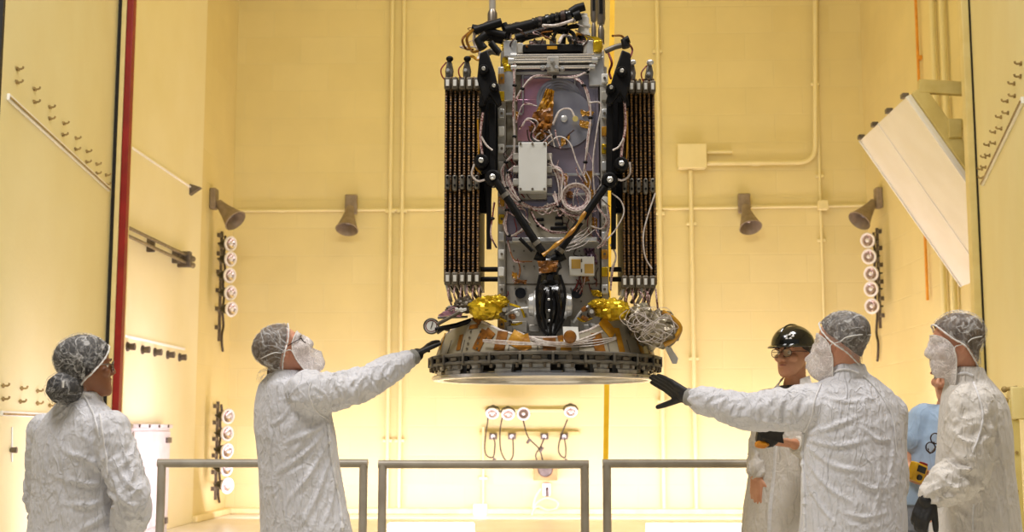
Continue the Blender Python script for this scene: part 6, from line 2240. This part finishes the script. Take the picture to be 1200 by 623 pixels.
# =============================================================== man in the hard hat
def build_hat():
    fy = V((-0.62, -0.78, 0)).normalized()
    sx = fy.cross(UPZ)
    Y = 7.1
    t = person('person in black hard hat and open white coat holding a black pouch', ground(at(925, 560, Y)))
    h = Head(at(929, 414, Y - 0.03), (-0.72, -0.69, -0.02), k=1.06)
    neck = at(932, 448, Y)
    hip = at(926, 600, Y)
    feet = [ground(hip) + sx * 0.12, ground(hip) - sx * 0.12]
    hips = [V((hip.x, hip.y, 0.95)) + sx * 0.09, V((hip.x, hip.y, 0.95)) - sx * 0.09]
    # his right arm hangs, his left forearm comes across with the pouch
    rsh, rel, rwr = at(902, 474, Y - 0.02), at(893, 530, Y + 0.02), at(886.5, 558, Y - 0.06)
    lsh, lel, lwr = at(962, 474, Y + 0.0), at(968, 535, Y - 0.12), at(931, 520, Y - 0.36)
    tor = torso_rings(neck - UPZ * 0.03, V((hip.x, hip.y, 0.95)), sx, fy)
    hr = dict(wrist=rwr, d=(-0.05, -0.05, -1), n=-sx * -1.0, thumb_side=1, curl=(.35, .42, .5, .55), spread=0.06, k=1.08, thumb=(0.62, 0.75, 0.2))
    hr['n'] = V((0.72, 0.68, 0))
    hr['curl'] = (.15, .25, .34, .42)
    hr['spread'] = 0.1
    hl = dict(wrist=lwr, d=(-1, -0.15, 0.12), n=(0, 0.35, 0.9), thumb_side=1, curl=(.45, .5, .55, .6), spread=0.05, k=1.0, thumb=(0.7, 0.5, 0.5))
    me = body_mesh(h, neck, tor, [([rsh, rel, rwr], [0.05, 0.038, 0.029]), ([lsh, lel, lwr], [0.05, 0.038, 0.029])], [hr, hl], [([hips[i], feet[i].lerp(hips[i], 0.5) + fy * 0.02, feet[i] + UPZ * 0.06], [0.085, 0.06, 0.042]) for i in (0, 1)])
    bv = bvh_of(me)
    obj_mesh('body', me, M['skin_tan'], t)
    legs(t, hips, feet, fy)
    eyes_of(t, h)
    P = smooth_path([h.w((-0.021, 0.0895, -0.060)), h.w((0, 0.0952, -0.0595)), h.w((0.021, 0.0895, -0.060))], 4)
    obj('lips', MB().tube(P, [0.002 + 0.0022 * math.sin(PI * k / (len(P) - 1)) for k in range(len(P))], 8), M['lip'], t)
    # black shirt under the coat
    st = [(at(932, 451, Y), sx, fy, 0.075, 0.075, 30, 2.1), (at(930, 460, Y), sx, fy, 0.13, 0.105, 30, 2.2), (at(929, 480, Y), sx, fy, 0.165, 0.125, 30, 2.2), (at(928, 560, Y), sx, fy, 0.155, 0.12, 30, 2.2), (at(927, 610, Y), sx, fy, 0.16, 0.125, 30, 2.2)]
    obj_mesh('shirt', coat_build(st, [], voxel=0.008, it=3), M['black_shirt'], t)
    # coat: loft with an open slit at the front, given cloth thickness
    rows = []
    data = [(452, 932, 0.088, 0.088, 0.55), (458, 931, 0.125, 0.105, 0.5), (466, 930, 0.175, 0.125, 0.42), (480, 929, 0.205, 0.15, 0.22), (500, 927, 0.208, 0.155, 0.02), (550, 925, 0.21, 0.16, 0.008), (590, 922, 0.222, 0.17, 0.008), (625, 921, 0.235, 0.18, 0.008), (760, 921, 0.27, 0.21, 0.01)]
    NN = 60
    for (y, x, a, b, gap) in data:
        c = at(x, y, Y)
        r = []
        for i in range(NN + 1):
            th = PI / 2 + gap + (2 * PI - 2 * gap) * i / NN
            ct, st_ = math.cos(th), math.sin(th)
            e = 0.006 * noise.noise(V((th * 4, c.z * 2.0, 1.0))) + 0.010 * noise.noise(V((th * 2.2, c.z * 1.2, 8.0)))
            r.append(c + sx * ((a + e) * math.copysign(abs(ct) ** 0.85, ct)) + fy * ((b + e) * math.copysign(abs(st_) ** 0.85, st_)))
        rows.append(r)
    dense = []
    for r0, r1 in zip(rows, rows[1:]):
        for s in range(6):
            dense.append([p.lerp(q, s / 6) for p, q in zip(r0, r1)])
    dense.append(rows[-1])
    for i, r in enumerate(dense):
        for j, p in enumerate(r):
            n = (p - at(926, 540, Y)); n.z = 0
            dense[i][j] = p + n.normalized() * 0.008 * (0.6 - 2 * abs(noise.noise(V((j * 0.32 + i * 0.03, i * 0.05, 3.1)))))
    co_ = obj('lab_coat', MB().grid(dense, 0.004), M['coat_warm'], t, smooth=60)
    for e in (0, -1):
        obj('coat_placket', MB().tube([r[e] for r in dense], 0.008, 8), M['seam'], co_)
    for pts, rad, sd in (([rsh, rsh.lerp(rel, 0.5), rel, rel.lerp(rwr, 0.6), rwr + V((0, 0, 0.035))], [0.085, 0.074, 0.066, 0.058, 0.048], 1.0), ([lsh, lsh.lerp(lel, 0.5), lel, lel.lerp(lwr, 0.55), lwr - (lwr - lel).normalized() * 0.045], [0.088, 0.078, 0.07, 0.06, 0.048], 2.0)):
        slv = coat_build([(pts[0], sx, fy, 0.05, 0.05, 16, 2.0), (pts[0] - UPZ * 0.05, sx, fy, 0.05, 0.05, 16, 2.0)], [(pts, rad)])
        fold_cloth(slv, [[pts[0], pts[2], pts[4]]], sd, 0.0, 0.009)
        obj_mesh('sleeve', slv, M['coat_warm'], co_)
    for w, d in ((rwr, rwr - rel), (lwr, lwr - lel)):
        d = d.normalized()
        obj('cuff', MB().cyl(w - d * 0.065, w - d * 0.004, 0.040, 0.037, 24), M['cuff_white'], co_)
    # collar flaps
    for s in (-1, 1):
        c0 = neck + UPZ * 0.012
        q = [c0 + sx * (s * 0.07) - fy * 0.02 + UPZ * 0.02, c0 + sx * (s * 0.055) + fy * 0.055 + UPZ * 0.0, c0 + sx * (s * 0.075) + fy * 0.10 - UPZ * 0.085, c0 + sx * (s * 0.115) + fy * 0.03 - UPZ * 0.05]
        obj('collar_flap', MB().prism(q, sx * (s * 0.006) + UPZ * 0.006), M['coat_warm'], co_, bevel=0.002)
    # hair at the sides, hat, glasses
    hair_cap(t, h, bv, (0, -0.3, 1), hair_edge(1.05, 1.95, 1.6), 0.003, 'hair_grey', 3.0, 0.001)
    spectacles(t, h, 'frame', thick=0.0018, lw=0.029, lh=0.020)
    bv2 = bv
    rows = []
    for i in range(13):
        tt = (PI / 2) * i / 12
        row = []
        for j in range(48):
            u = 2 * PI * j / 48
            cu, su = math.cos(u), math.sin(u)
            k_ = 1.0 + 0.02 * math.exp(-(cu / 0.18) ** 2) * math.sin(tt)
            row.append(h.w((0.100 * math.sin(tt) * cu * k_, -0.006 + 0.123 * math.sin(tt) * su, 0.040 + 0.103 * math.cos(tt) * k_)))
        rows.append(row)
    hat = obj('hard_hat', MB().grid(rows, 0.003, closed=True), M['hat'], t, smooth=60)
    br = []
    for q, z in ((0.0, 0.042), (0.5, 0.036), (1.0, 0.030)):
        row = []
        for j in range(48):
            u = 2 * PI * j / 48
            cu, su = math.cos(u), math.sin(u)
            ext = 0.010 + 0.042 * max(0, su) ** 3
            row.append(h.w((cu * (0.099 + ext * 0.6 * q), -0.006 + su * (0.122 + ext * q), z - 0.004 * max(0, su) * q)))
        br.append(row)
    obj('hat_brim', MB().grid(br, 0.004, closed=True), M['hat'], hat, smooth=60)
    ridge = [h.w((0, -0.006 + 0.125 * math.sin(a), 0.040 + 0.106 * math.cos(a))) for a in [(-1.1 + 2.2 * k / 14) for k in range(15)]]
    obj('hat_ridge', MB().tube(ridge, 0.006, 10), M['hat'], hat)
    # white peaked mark on the front of the hat
    g = at(928, 396, Y)
    for (ax_, az_, w_, hh) in ((-0.048, 0.088, 0.009, 0.02), (-0.062, 0.080, 0.009, 0.015), (-0.038, 0.080, 0.008, 0.014), (-0.056, 0.069, 0.011, 0.010), (-0.042, 0.069, 0.010, 0.009)):
        su = math.sqrt(max(0.0, 1 - ((az_ - 0.04) / 0.103) ** 2))
        ux = ax_ / 0.1
        tri = []
        for (dx, dz) in ((-w_ * 0.6, 0), (w_ * 0.6, 0), (0.0, hh)):
            X_, Z_ = ax_ + dx, az_ + dz
            sn = max(0.05, 1 - ((Z_ - 0.04) / 0.103) ** 2 - (X_ / 0.1) ** 2)
            tri.append(h.w((X_, -0.006 + 0.123 * math.sqrt(sn) + 0.0045, Z_)))
        obj('hat_mark', MB().prism(tri, h.R @ V((0, 0.0015, 0))), M['elastic'], hat, smooth=0)
    # the pouch he holds: a thing of its own
    c = at(899.5, 512.5, Y - 0.43)
    b = thing('pouch', 'black folded pouch with orange contents held by the man in the hard hat', 'pouch', c)
    X_ = V((0.96, 0.1, -0.16)).normalized()
    Z_ = V((0.1, -0.35, 0.9)).normalized()
    q = lambda u, v, w: c + X_ * u + Z_ * v + X_.cross(Z_) * w
    rings = []
    for v, uw, ww in ((-0.045, 0.042, 0.026), (-0.02, 0.056, 0.036), (0.02, 0.064, 0.04), (0.048, 0.068, 0.036)):
        rings.append([q(uw * math.copysign(abs(math.cos(k * PI / 12)) ** 0.6, math.cos(k * PI / 12)) + 0.012 * v / 0.05, v + 0.008 * math.sin(k * PI / 6), ww * math.copysign(abs(math.sin(k * PI / 12)) ** 0.6, math.sin(k * PI / 12))) for k in range(24)])
    obj('pouch_body', MB().rings(rings), M['pouch'], b)
    obj('pouch_flap', MB().prism([q(-0.072, 0.05, 0.03), q(0.06, 0.056, 0.03), q(0.075, 0.0, 0.044), q(-0.05, 0.01, 0.044)], X_.cross(Z_) * 0.006), M['pouch'], b, bevel=0.003)
    pp = q(-0.03, -0.03, 0.03)
    mb = MB().ell(pp, (0.036, 0.024, 0.02), None, 18, 12)
    mb.v = [pp + (z - pp) * (1 + 0.25 * noise.noise((z - pp) * 60)) for z in mb.v]
    obj('orange_bundle', mb, M['amber_pack'], b, smooth=20)


# =============================================================== man with arm out at the right of the craft
def build_reach_right():
    fy = V((-0.42, 0.91, 0)).normalized()
    sx = fy.cross(UPZ)
    Y = 5.9
    t = person('person in white coat seen from behind, left arm stretched to the bottom ring', ground(at(998, 560, Y)))
    h = Head(at(986, 401, Y - 0.02), (-0.88, 0.46, -0.04), k=1.10)
    neck = at(992, 437, Y)
    hip = at(1000, 610, Y + 0.02)
    feet = [ground(hip) + sx * 0.12, ground(hip) - sx * 0.12 + fy * 0.06]
    hips = [V((hip.x, hip.y, 0.95)) + sx * 0.09, V((hip.x, hip.y, 0.95)) - sx * 0.09]
    lsh, lel, lwr = at(950, 477, Y - 0.02), at(878, 482, Y + 0.08), at(804, 464, Y + 0.2)
    rsh, rel, rwr = at(1040, 484, Y + 0.08), at(1044, 570, Y + 0.16), at(1022, 620, Y + 0.34)
    tor = torso_rings(neck - UPZ * 0.03, V((hip.x, hip.y, 0.92)), sx, fy)
    d_h = at(769, 443, Y + 0.27) - lwr
    hl = dict(wrist=lwr, d=d_h, n=(-0.2, -0.75, -0.65), thumb_side=-1, curl=(.02, .02, .08, .12), k=1.16, spread=0.03, thumb=(0.62, 0.62, 0.45), tcurl=0.1)
    hr = dict(wrist=rwr, d=(rwr - rel), n=-sx, thumb_side=1, curl=(.5, .55, .6, .6))
    me = body_mesh(h, neck, tor, [([lsh, lel, lwr], [0.05, 0.04, 0.029]), ([rsh, rel, rwr], [0.05, 0.038, 0.028])], [dict(hl, inflate=-0.004), hr], [([hips[i], feet[i].lerp(hips[i], 0.5) + fy * 0.02, feet[i] + UPZ * 0.06], [0.085, 0.06, 0.042]) for i in (0, 1)])
    bv = bvh_of(me)
    obj_mesh('body', me, M['skin_light'], t)
    legs(t, hips, feet, fy)
    eyes_of(t, h)
    st = []
    for (x, y, a, b) in ((993, 437, 0.088, 0.08), (995, 447, 0.145, 0.10), (998, 458, 0.19, 0.12), (1000, 474, 0.222, 0.14), (1001, 500, 0.232, 0.155), (1001, 540, 0.232, 0.165), (1000, 580, 0.235, 0.17), (1000, 625, 0.24, 0.18)):
        st.append((at(x, y, Y + 0.02), sx, fy, a, b, 40, 2.5))
    b0 = st[-1][0]
    st.append((V((b0.x, b0.y, 0.5)), sx, fy, 0.27, 0.21, 40, 2.5))
    d_ = (lwr - lel).normalized()
    coat = coat_build(st, [([lsh + V((0.03, 0, 0.0)), lsh.lerp(lel, 0.5), lel, lel.lerp(lwr, 0.5), lel.lerp(lwr, 0.8), lwr - d_ * 0.05], [0.11, 0.092, 0.078, 0.068, 0.062, 0.048]), ([rsh, rsh.lerp(rel, 0.5), rel, rwr], [0.088, 0.082, 0.076, 0.058])],
                      [[(at(993, 441, Y), sx, fy, 0.092, 0.086, 30, 2.1), (at(992.5, 432, Y), sx, fy, 0.086, 0.08, 30, 2.1), (at(992, 426.5, Y), sx, fy, 0.081, 0.075, 30, 2.1)]])
    pulls = [(at(940, 505, Y - .2), at(1010, 470, Y - .2), 0.02, 0.009), (at(944, 512, Y - .2), at(1030, 580, Y - .2), 0.022, 0.008)]
    lines = [([(944, 508), (975, 500), (1010, 486)], .013, .014), ([(944, 514), (980, 522), (1020, 514)], .013, .016), ([(946, 522), (976, 545), (1012, 552)], .013, .016), ([(946, 540), (972, 572), (1005, 592)], .013, .016), ([(948, 570), (966, 598), (985, 620)], .012, .014), ([(1040, 490), (1046, 530), (1040, 575)], .013, .016), ([(1030, 530), (1030, 570), (1022, 618)], .012, .014), ([(960, 462), (990, 470), (1030, 466)], .012, .011), ([(1010, 500), (1030, 515), (1052, 512)], .011, .012), ([(1000, 560), (1022, 572), (1048, 570)], .011, .012), ([(990, 600), (1014, 606), (1044, 598)], .011, .012),
             ([(940, 462), (932, 482), (938, 500)], .010, .014), ([(920, 463), (914, 480), (918, 498)], .010, .014), ([(900, 464), (890, 478), (890, 492)], .010, .014), ([(880, 464), (868, 474), (864, 488)], .010, .013), ([(858, 462), (848, 470), (842, 482)], .009, .012), ([(836, 462), (828, 470), (826, 480)], .008, .010), ([(940, 496), (905, 494), (872, 488)], .010, .012)]
    fold_cloth(coat, [[lsh, lel, lwr]], 7.9, 0.006, 0.008, (0.5, 0, -1), pulls, lines)
    cb = bvh_of(coat)
    co_ = obj_mesh('lab_coat', coat, M['coat'], t)
    seam('coat_seam', cb, [(962, 450), (955, 468), (951, 488), (943, 506)], 0.004, 'seam', co_)
    seam('coat_seam', cb, [(942, 508), (941, 530), (942, 560), (943, 590), (944, 622)], 0.0075, 'seam', co_, 0.5)
    seam('coat_seam', cb, [(1012, 440), (1030, 460), (1046, 490), (1050, 530)], 0.0035, 'seam', co_)
    seam('coat_collar', cb, [(977, 436), (985, 433), (995, 433), (1006, 437)], 0.005, 'seam', co_)
    gloved_hand(t, 'glove', dict(hl, inflate=0.0015), lwr - lel, 'cuff_grey', 0.041)
    hair_cap(t, h, bv, (0, -0.3, 1), hair_edge(1.0, 2.1, 1.62), 0.007, 'hair_grey', 7.0, 0.003)
    bouffant(t, h, bv, (0, -0.3, 1), hair_edge(1.12, 2.3, 1.85), 0.014, 0.0045, 9.3)
    beard_cover(t, h, bv, 5.0, puff_f=0.012)


# =============================================================== man at the far right
def build_right():
    fy = V((-0.96, 0.28, 0)).normalized()
    sx = fy.cross(UPZ)
    Y = 5.5
    t = person('person at far right in white coat and face mask, black gloved hand lowered', ground(at(1142, 560, Y)))
    h = Head(at(1120, 403, Y), (-0.985, 0.06, -0.08), k=1.0)
    neck = at(1132, 441, Y + 0.02)
    hip = at(1144, 610, Y + 0.04)
    feet = [ground(hip) + sx * 0.11, ground(hip) - sx * 0.11]
    hips = [V((hip.x, hip.y, 0.92)) + sx * 0.09, V((hip.x, hip.y, 0.92)) - sx * 0.09]
    lsh, lel, lwr = at(1138, 478, Y - 0.15), at(1131, 552, Y - 0.17), at(1088, 583, Y - 0.22)
    rsh, rel, rwr = at(1140, 478, Y + 0.24), at(1138, 560, Y + 0.26), at(1104, 590, Y + 0.1)
    tor = torso_rings(neck - UPZ * 0.03, V((hip.x, hip.y, 0.92)), sx, fy, 0.16)
    hl = dict(wrist=lwr, d=(-0.42, -0.05, -0.9), n=(0.5, 0.75, -0.2), thumb_side=1, curl=(.5, .55, .6, .62), k=0.98, spread=0.03, thumb=(0.8, 0.4, 0.3))
    hr = dict(wrist=rwr, d=(-0.5, -0.3, -0.8), n=(0.3, -0.8, -0.2), thumb_side=-1, curl=(.6, .6, .65, .65), k=0.98)
    me = body_mesh(h, neck, tor, [([lsh, lel, lwr], [0.048, 0.038, 0.029]), ([rsh, rel, rwr], [0.048, 0.038, 0.028])], [dict(hl, inflate=-0.003), hr], [([hips[i], feet[i].lerp(hips[i], 0.5) + fy * 0.02, feet[i] + UPZ * 0.06], [0.085, 0.06, 0.042]) for i in (0, 1)])
    bv = bvh_of(me)
    obj_mesh('body', me, M['skin_light'], t)
    legs(t, hips, feet, fy)
    eyes_of(t, h)
    st = []
    for (x, y, a, b) in ((1133, 442, 0.085, 0.08), (1136, 452, 0.135, 0.10), (1139, 463, 0.17, 0.122), (1141, 480, 0.19, 0.138), (1142, 510, 0.195, 0.148), (1142, 550, 0.195, 0.155), (1143, 590, 0.2, 0.168), (1143, 625, 0.205, 0.182)):
        st.append((at(x, y, Y + 0.05), sx, fy, a, b, 36, 2.4))
    b0 = st[-1][0]
    st.append((V((b0.x, b0.y, 0.5)), sx, fy, 0.23, 0.23, 36, 2.4))
    d_ = (lwr - lel).normalized()
    coat = coat_build(st, [([lsh, lsh.lerp(lel, 0.5) + V((0.0, -0.01, 0)), lel, lel.lerp(lwr, 0.55), lwr - d_ * 0.03], [0.098, 0.094, 0.09, 0.078, 0.056]), ([rsh, rsh.lerp(rel, 0.5), rel, rwr], [0.085, 0.08, 0.072, 0.055])],
                      [[(at(1133, 446, Y + 0.02), sx, fy, 0.09, 0.085, 30, 2.1), (at(1131, 437, Y + 0.02), sx, fy, 0.084, 0.08, 30, 2.1), (at(1130, 431, Y + 0.02), sx, fy, 0.079, 0.076, 30, 2.1)]])
    pulls = [(at(1150, 480, Y - .2), at(1165, 600, Y - .15), 0.02, 0.010)]
    lines = [([(1116, 500), (1128, 515), (1146, 520)], .011, .014), ([(1112, 522), (1126, 536), (1146, 534)], .011, .016), ([(1108, 540), (1124, 552), (1144, 548)], .011, .016), ([(1100, 556), (1116, 570), (1136, 566)], .010, .016), ([(1092, 566), (1106, 580), (1124, 580)], .009, .013), ([(1155, 480), (1164, 520), (1162, 570)], .013, .016), ([(1158, 560), (1168, 590), (1172, 620)], .013, .016), ([(1146, 560), (1154, 595), (1156, 620)], .012, .014), ([(1120, 596), (1132, 606), (1136, 620)], .011, .013), ([(1128, 470), (1122, 490), (1112, 510)], .010, .012), ([(1150, 500), (1142, 525), (1150, 545)], .010, .012), ([(1168, 500), (1176, 550), (1180, 600)], .012, .012)]
    fold_cloth(coat, [[lsh, lel, lwr]], 11.3, 0.006, 0.009, (0.2, 0, -1), pulls, lines)
    cb = bvh_of(coat)
    co_ = obj_mesh('lab_coat', coat, M['coat_warm'], t)
    seam('coat_seam', cb, [(1141, 448), (1146, 462), (1151, 480), (1150, 500), (1140, 530)], 0.004, 'seam', co_)
    seam('coat_seam', cb, [(1141, 590), (1140, 605), (1140, 622)], 0.004, 'seam', co_)
    seam('coat_collar', cb, [(1114, 441), (1122, 438), (1132, 437), (1140, 440)], 0.005, 'seam', co_)
    gloved_hand(t, 'glove', dict(hl, inflate=0.003), lwr - lel, 'cuff_white', 0.042, cuff_len=0.035)
    hair_cap(t, h, bv, (0, -0.3, 1), hair_edge(1.05, 2.15, 1.66), 0.008, 'hair_brown', 13.0, 0.003)
    bouffant(t, h, bv, (0, -0.32, 1), hair_edge(1.16, 2.3, 1.72), 0.018, 0.005, 12.3, puff=lambda d, q: 0.008 * (1 - q))
    beard_cover(t, h, bv, 8.0, puff_f=0.014)


# =============================================================== man in the blue shirt, mostly hidden
def build_blue():
    fy = V((-0.75, -0.66, 0)).normalized()
    sx = fy.cross(UPZ)
    Y = 6.4
    t = person('person in light blue shirt partly hidden behind the man at far right', ground(at(1100, 560, Y)))
    h = Head(at(1114, 440, Y), (-0.8, -0.6, -0.16), k=1.02)
    neck = at(1113, 476, Y)
    hip = at(1100, 590, Y)
    feet = [ground(hip) + sx * 0.12, ground(hip) - sx * 0.12]
    hips = [V((hip.x, hip.y, 0.92)) + sx * 0.09, V((hip.x, hip.y, 0.92)) - sx * 0.09]
    rsh, rel, rwr = at(1083, 492, Y + 0.02), at(1062, 545, Y + 0.0), at(1092, 560, Y - 0.22)
    lsh, lel, lwr = at(1136, 494, Y - 0.05), at(1140, 550, Y - 0.1), at(1108, 562, Y - 0.25)
    tor = torso_rings(neck - UPZ * 0.03, V((hip.x, hip.y, 0.92)), sx, fy)
    hr = dict(wrist=rwr, d=(-0.75, -0.5, 0.05), n=(0.1, -0.3, 0.9), thumb_side=-1, curl=(.4, .45, .5, .55), k=1.0, spread=0.04)
    hr = dict(wrist=at(1091, 562, Y - 0.2), d=(-0.98, -0.15, 0.02), n=(0.1, 0.2, 0.95), thumb_side=-1, curl=(.5, .5, .55, .6), k=1.0, spread=0.04, thumb=(0.6, 0.4, 0.6))
    hl = dict(wrist=lwr, d=(-0.9, -0.3, 0.1), n=(0.1, 0.9, 0.2), thumb_side=1, curl=(.5, .5, .55, .6))
    me = body_mesh(h, neck, tor, [([rsh, rel, hr['wrist']], [0.052, 0.042, 0.03]), ([lsh, lel, lwr], [0.05, 0.04, 0.03])], [hr, hl], [([hips[i], feet[i].lerp(hips[i], 0.5) + fy * 0.02, feet[i] + UPZ * 0.06], [0.085, 0.06, 0.042]) for i in (0, 1)])
    bv = bvh_of(me)
    obj_mesh('body', me, M['skin_tan'], t)
    legs(t, hips, feet, fy, 'grey_trouser', 'navy')
    eyes_of(t, h)
    st = []
    for (x, y, a, b) in ((1112, 474, 0.08, 0.08), (1111, 481, 0.14, 0.105), (1109, 491, 0.19, 0.12), (1106, 510, 0.198, 0.135), (1102, 545, 0.19, 0.14), (1099, 575, 0.185, 0.14), (1098, 592, 0.19, 0.145)):
        st.append((at(x, y, Y), sx, fy, a, b, 36, 2.3))
    sh = coat_build(st, [([rsh, rsh.lerp(rel, 0.45)], [0.085, 0.078]), ([lsh, lsh.lerp(lel, 0.45)], [0.085, 0.078])])
    fold_cloth(sh, [], 15.0, 0.005, 0.004, (0.2, 0, -1))
    so = obj_mesh('shirt', sh, M['blue_shirt'], t)
    st = [(at(1098, 586, Y), sx, fy, 0.175, 0.13, 30, 2.2), (V((hip.x, hip.y, 0.84)), sx, fy, 0.185, 0.14, 30, 2.2)]
    obj('trouser_top', MB().rings([ellipse_ring(*r) for r in st]), M['grey_trouser'], t)
    hair_cap(t, h, bv, (0, -0.35, 1), hair_edge(1.0, 2.1, 1.6), 0.006, 'hair_brown', 17.0, 0.002)
    # spectacles hung on the shirt: held things stay things of their own
    sb = bvh_of(so.data)
    off = V(ORIG[so.name])
    p = at(1092.5, 519, Y - 0.2)
    g = thing('hanging_glasses', 'black rimmed glasses hanging on the light blue shirt', 'glasses', p)
    for k, (x, y) in enumerate(((1096, 513.5), (1090.5, 524))):
        c = at(x, y, Y - 0.235)
        u, w = V((0.85, -0.1, 0.3)).normalized(), V((-0.25, 0.1, 0.95)).normalized()
        ring = [c + u * (0.021 * math.cos(a * PI / 10)) + w * (0.024 * math.sin(a * PI / 10)) for a in range(20)]
        obj('glasses_rim', MB().tube(ring, 0.0032, 8, closed=True), M['frame'], g)
        obj('glasses_lens', MB().rings([ring, [q - V((0, 0.001, 0)) for q in ring]]), M['lens_glass'], g)
    a, b = at(1095, 517.5, Y - 0.235), at(1092.5, 519.5, Y - 0.235)
    obj('glasses_bridge', MB().tube([a, b], 0.0032, 8), M['frame'], g)
    obj('temple_arm', MB().tube(smooth_path([at(1087.5, 525, Y - 0.235), at(1090, 531, Y - 0.22), at(1097, 523, Y - 0.18)], 4), 0.003, 8), M['frame'], g)
    # yellow meter in his hand
    c = at(1074.5, 553, Y - 0.30)
    mt = thing('handheld_meter', 'yellow handheld meter held by the man in the blue shirt', 'meter', c)
    R = Matrix.Rotation(0.35, 3, 'Y') @ Matrix.Rotation(0.5, 3, 'Z')
    obj('meter_body', MB().box(c, (0.075, 0.045, 0.085), R), M['meter'], mt, bevel=0.008)
    obj('meter_screen', MB().box(c + R @ V((0, -0.024, 0.018)), (0.05, 0.004, 0.03), R), M['pouch'], mt, bevel=0.002)
    obj('meter_knob', MB().cyl(c + R @ V((0, -0.022, -0.02)), c + R @ V((0, -0.032, -0.02)), 0.014, 0.012, 16), M['pouch'], mt)
    obj('meter_cap', MB().box(c + R @ V((0.022, 0, 0.046)), (0.03, 0.03, 0.014), R), M['red'], mt, bevel=0.004)


build_left()
build_reach_left()
build_hat()
build_reach_right()
build_right()
build_blue()
# ------------------------------------------------------------------ lights, camera
def area(name, loc, tgt, sx, sy, power, col):
    l = bpy.data.lights.new(name, 'AREA')
    l.shape = 'RECTANGLE'
    l.size, l.size_y = sx, sy
    l.energy = power
    l.color = col
    o = bpy.data.objects.new(name, l)
    COL.objects.link(o)
    o.location = loc
    o.rotation_euler = (V(tgt) - V(loc)).to_track_quat('-Z', 'Y').to_euler()
    o['kind'] = 'structure'
    return o


WASH = (1.0, 0.86, 1.2)
area('wash_light', (0, 19.6, 0.25), (0, 21.0, 1.4), 9.6, 0.4, 190, WASH)
area('wash_light', (-4.1, 16.2, 0.3), (-5.2, 16.6, 0.8), 0.4, 4.4, 75, WASH)
area('wash_light', (4.0, 17.2, 0.3), (5.1, 17.6, 1.6), 0.4, 4.8, 95, WASH)
area('wash_light', (-3.5, 10.4, 0.12), (-4.1, 10.6, 0.4), 0.3, 3.2, 30, WASH)
area('chamber_light', (0, 16.0, 9.6), (0, 17.5, 0), 6.0, 4.0, 118, (1.0, 0.79, 0.30))
area('hall_light', (-2.5, 3.0, 9.0), (-0.5, 7.0, 1.5), 3.0, 2.0, 500, (1.0, 0.98, 0.98))
area('hall_light', (3.0, 5.0, 9.2), (0.8, 7.0, 1.5), 2.0, 2.0, 340, (1.0, 0.98, 0.98))

W = bpy.data.worlds.new('World')
SC.world = W
W.use_nodes = True
W.node_tree.nodes['Background'].inputs[0].default_value = (0.9, 0.92, 1.0, 1)
W.node_tree.nodes['Background'].inputs[1].default_value = 0.16

cam = bpy.data.cameras.new('camera')
cam.sensor_width = 36.0
cam.lens = F_PX / 1200 * 36.0
cam.dof.use_dof = True
cam.dof.focus_distance = 6.3
cam.dof.aperture_fstop = 4.5
co = bpy.data.objects.new('camera', cam)
COL.objects.link(co)
Rm = Matrix((C_R, C_U, -C_F)).transposed()
co.matrix_world = Matrix.Translation(CAM) @ Rm.to_4x4()
SC.camera = co
SC.view_settings.view_transform = 'Standard'
SC.view_settings.look = 'None'
SC.view_settings.gamma = 1.0
SC.view_settings.use_curve_mapping = False
SC.view_settings.exposure = 0.0
SC.cycles.use_denoising = True
SC.cycles.max_bounces = 8
SC.cycles.transparent_max_bounces = 16
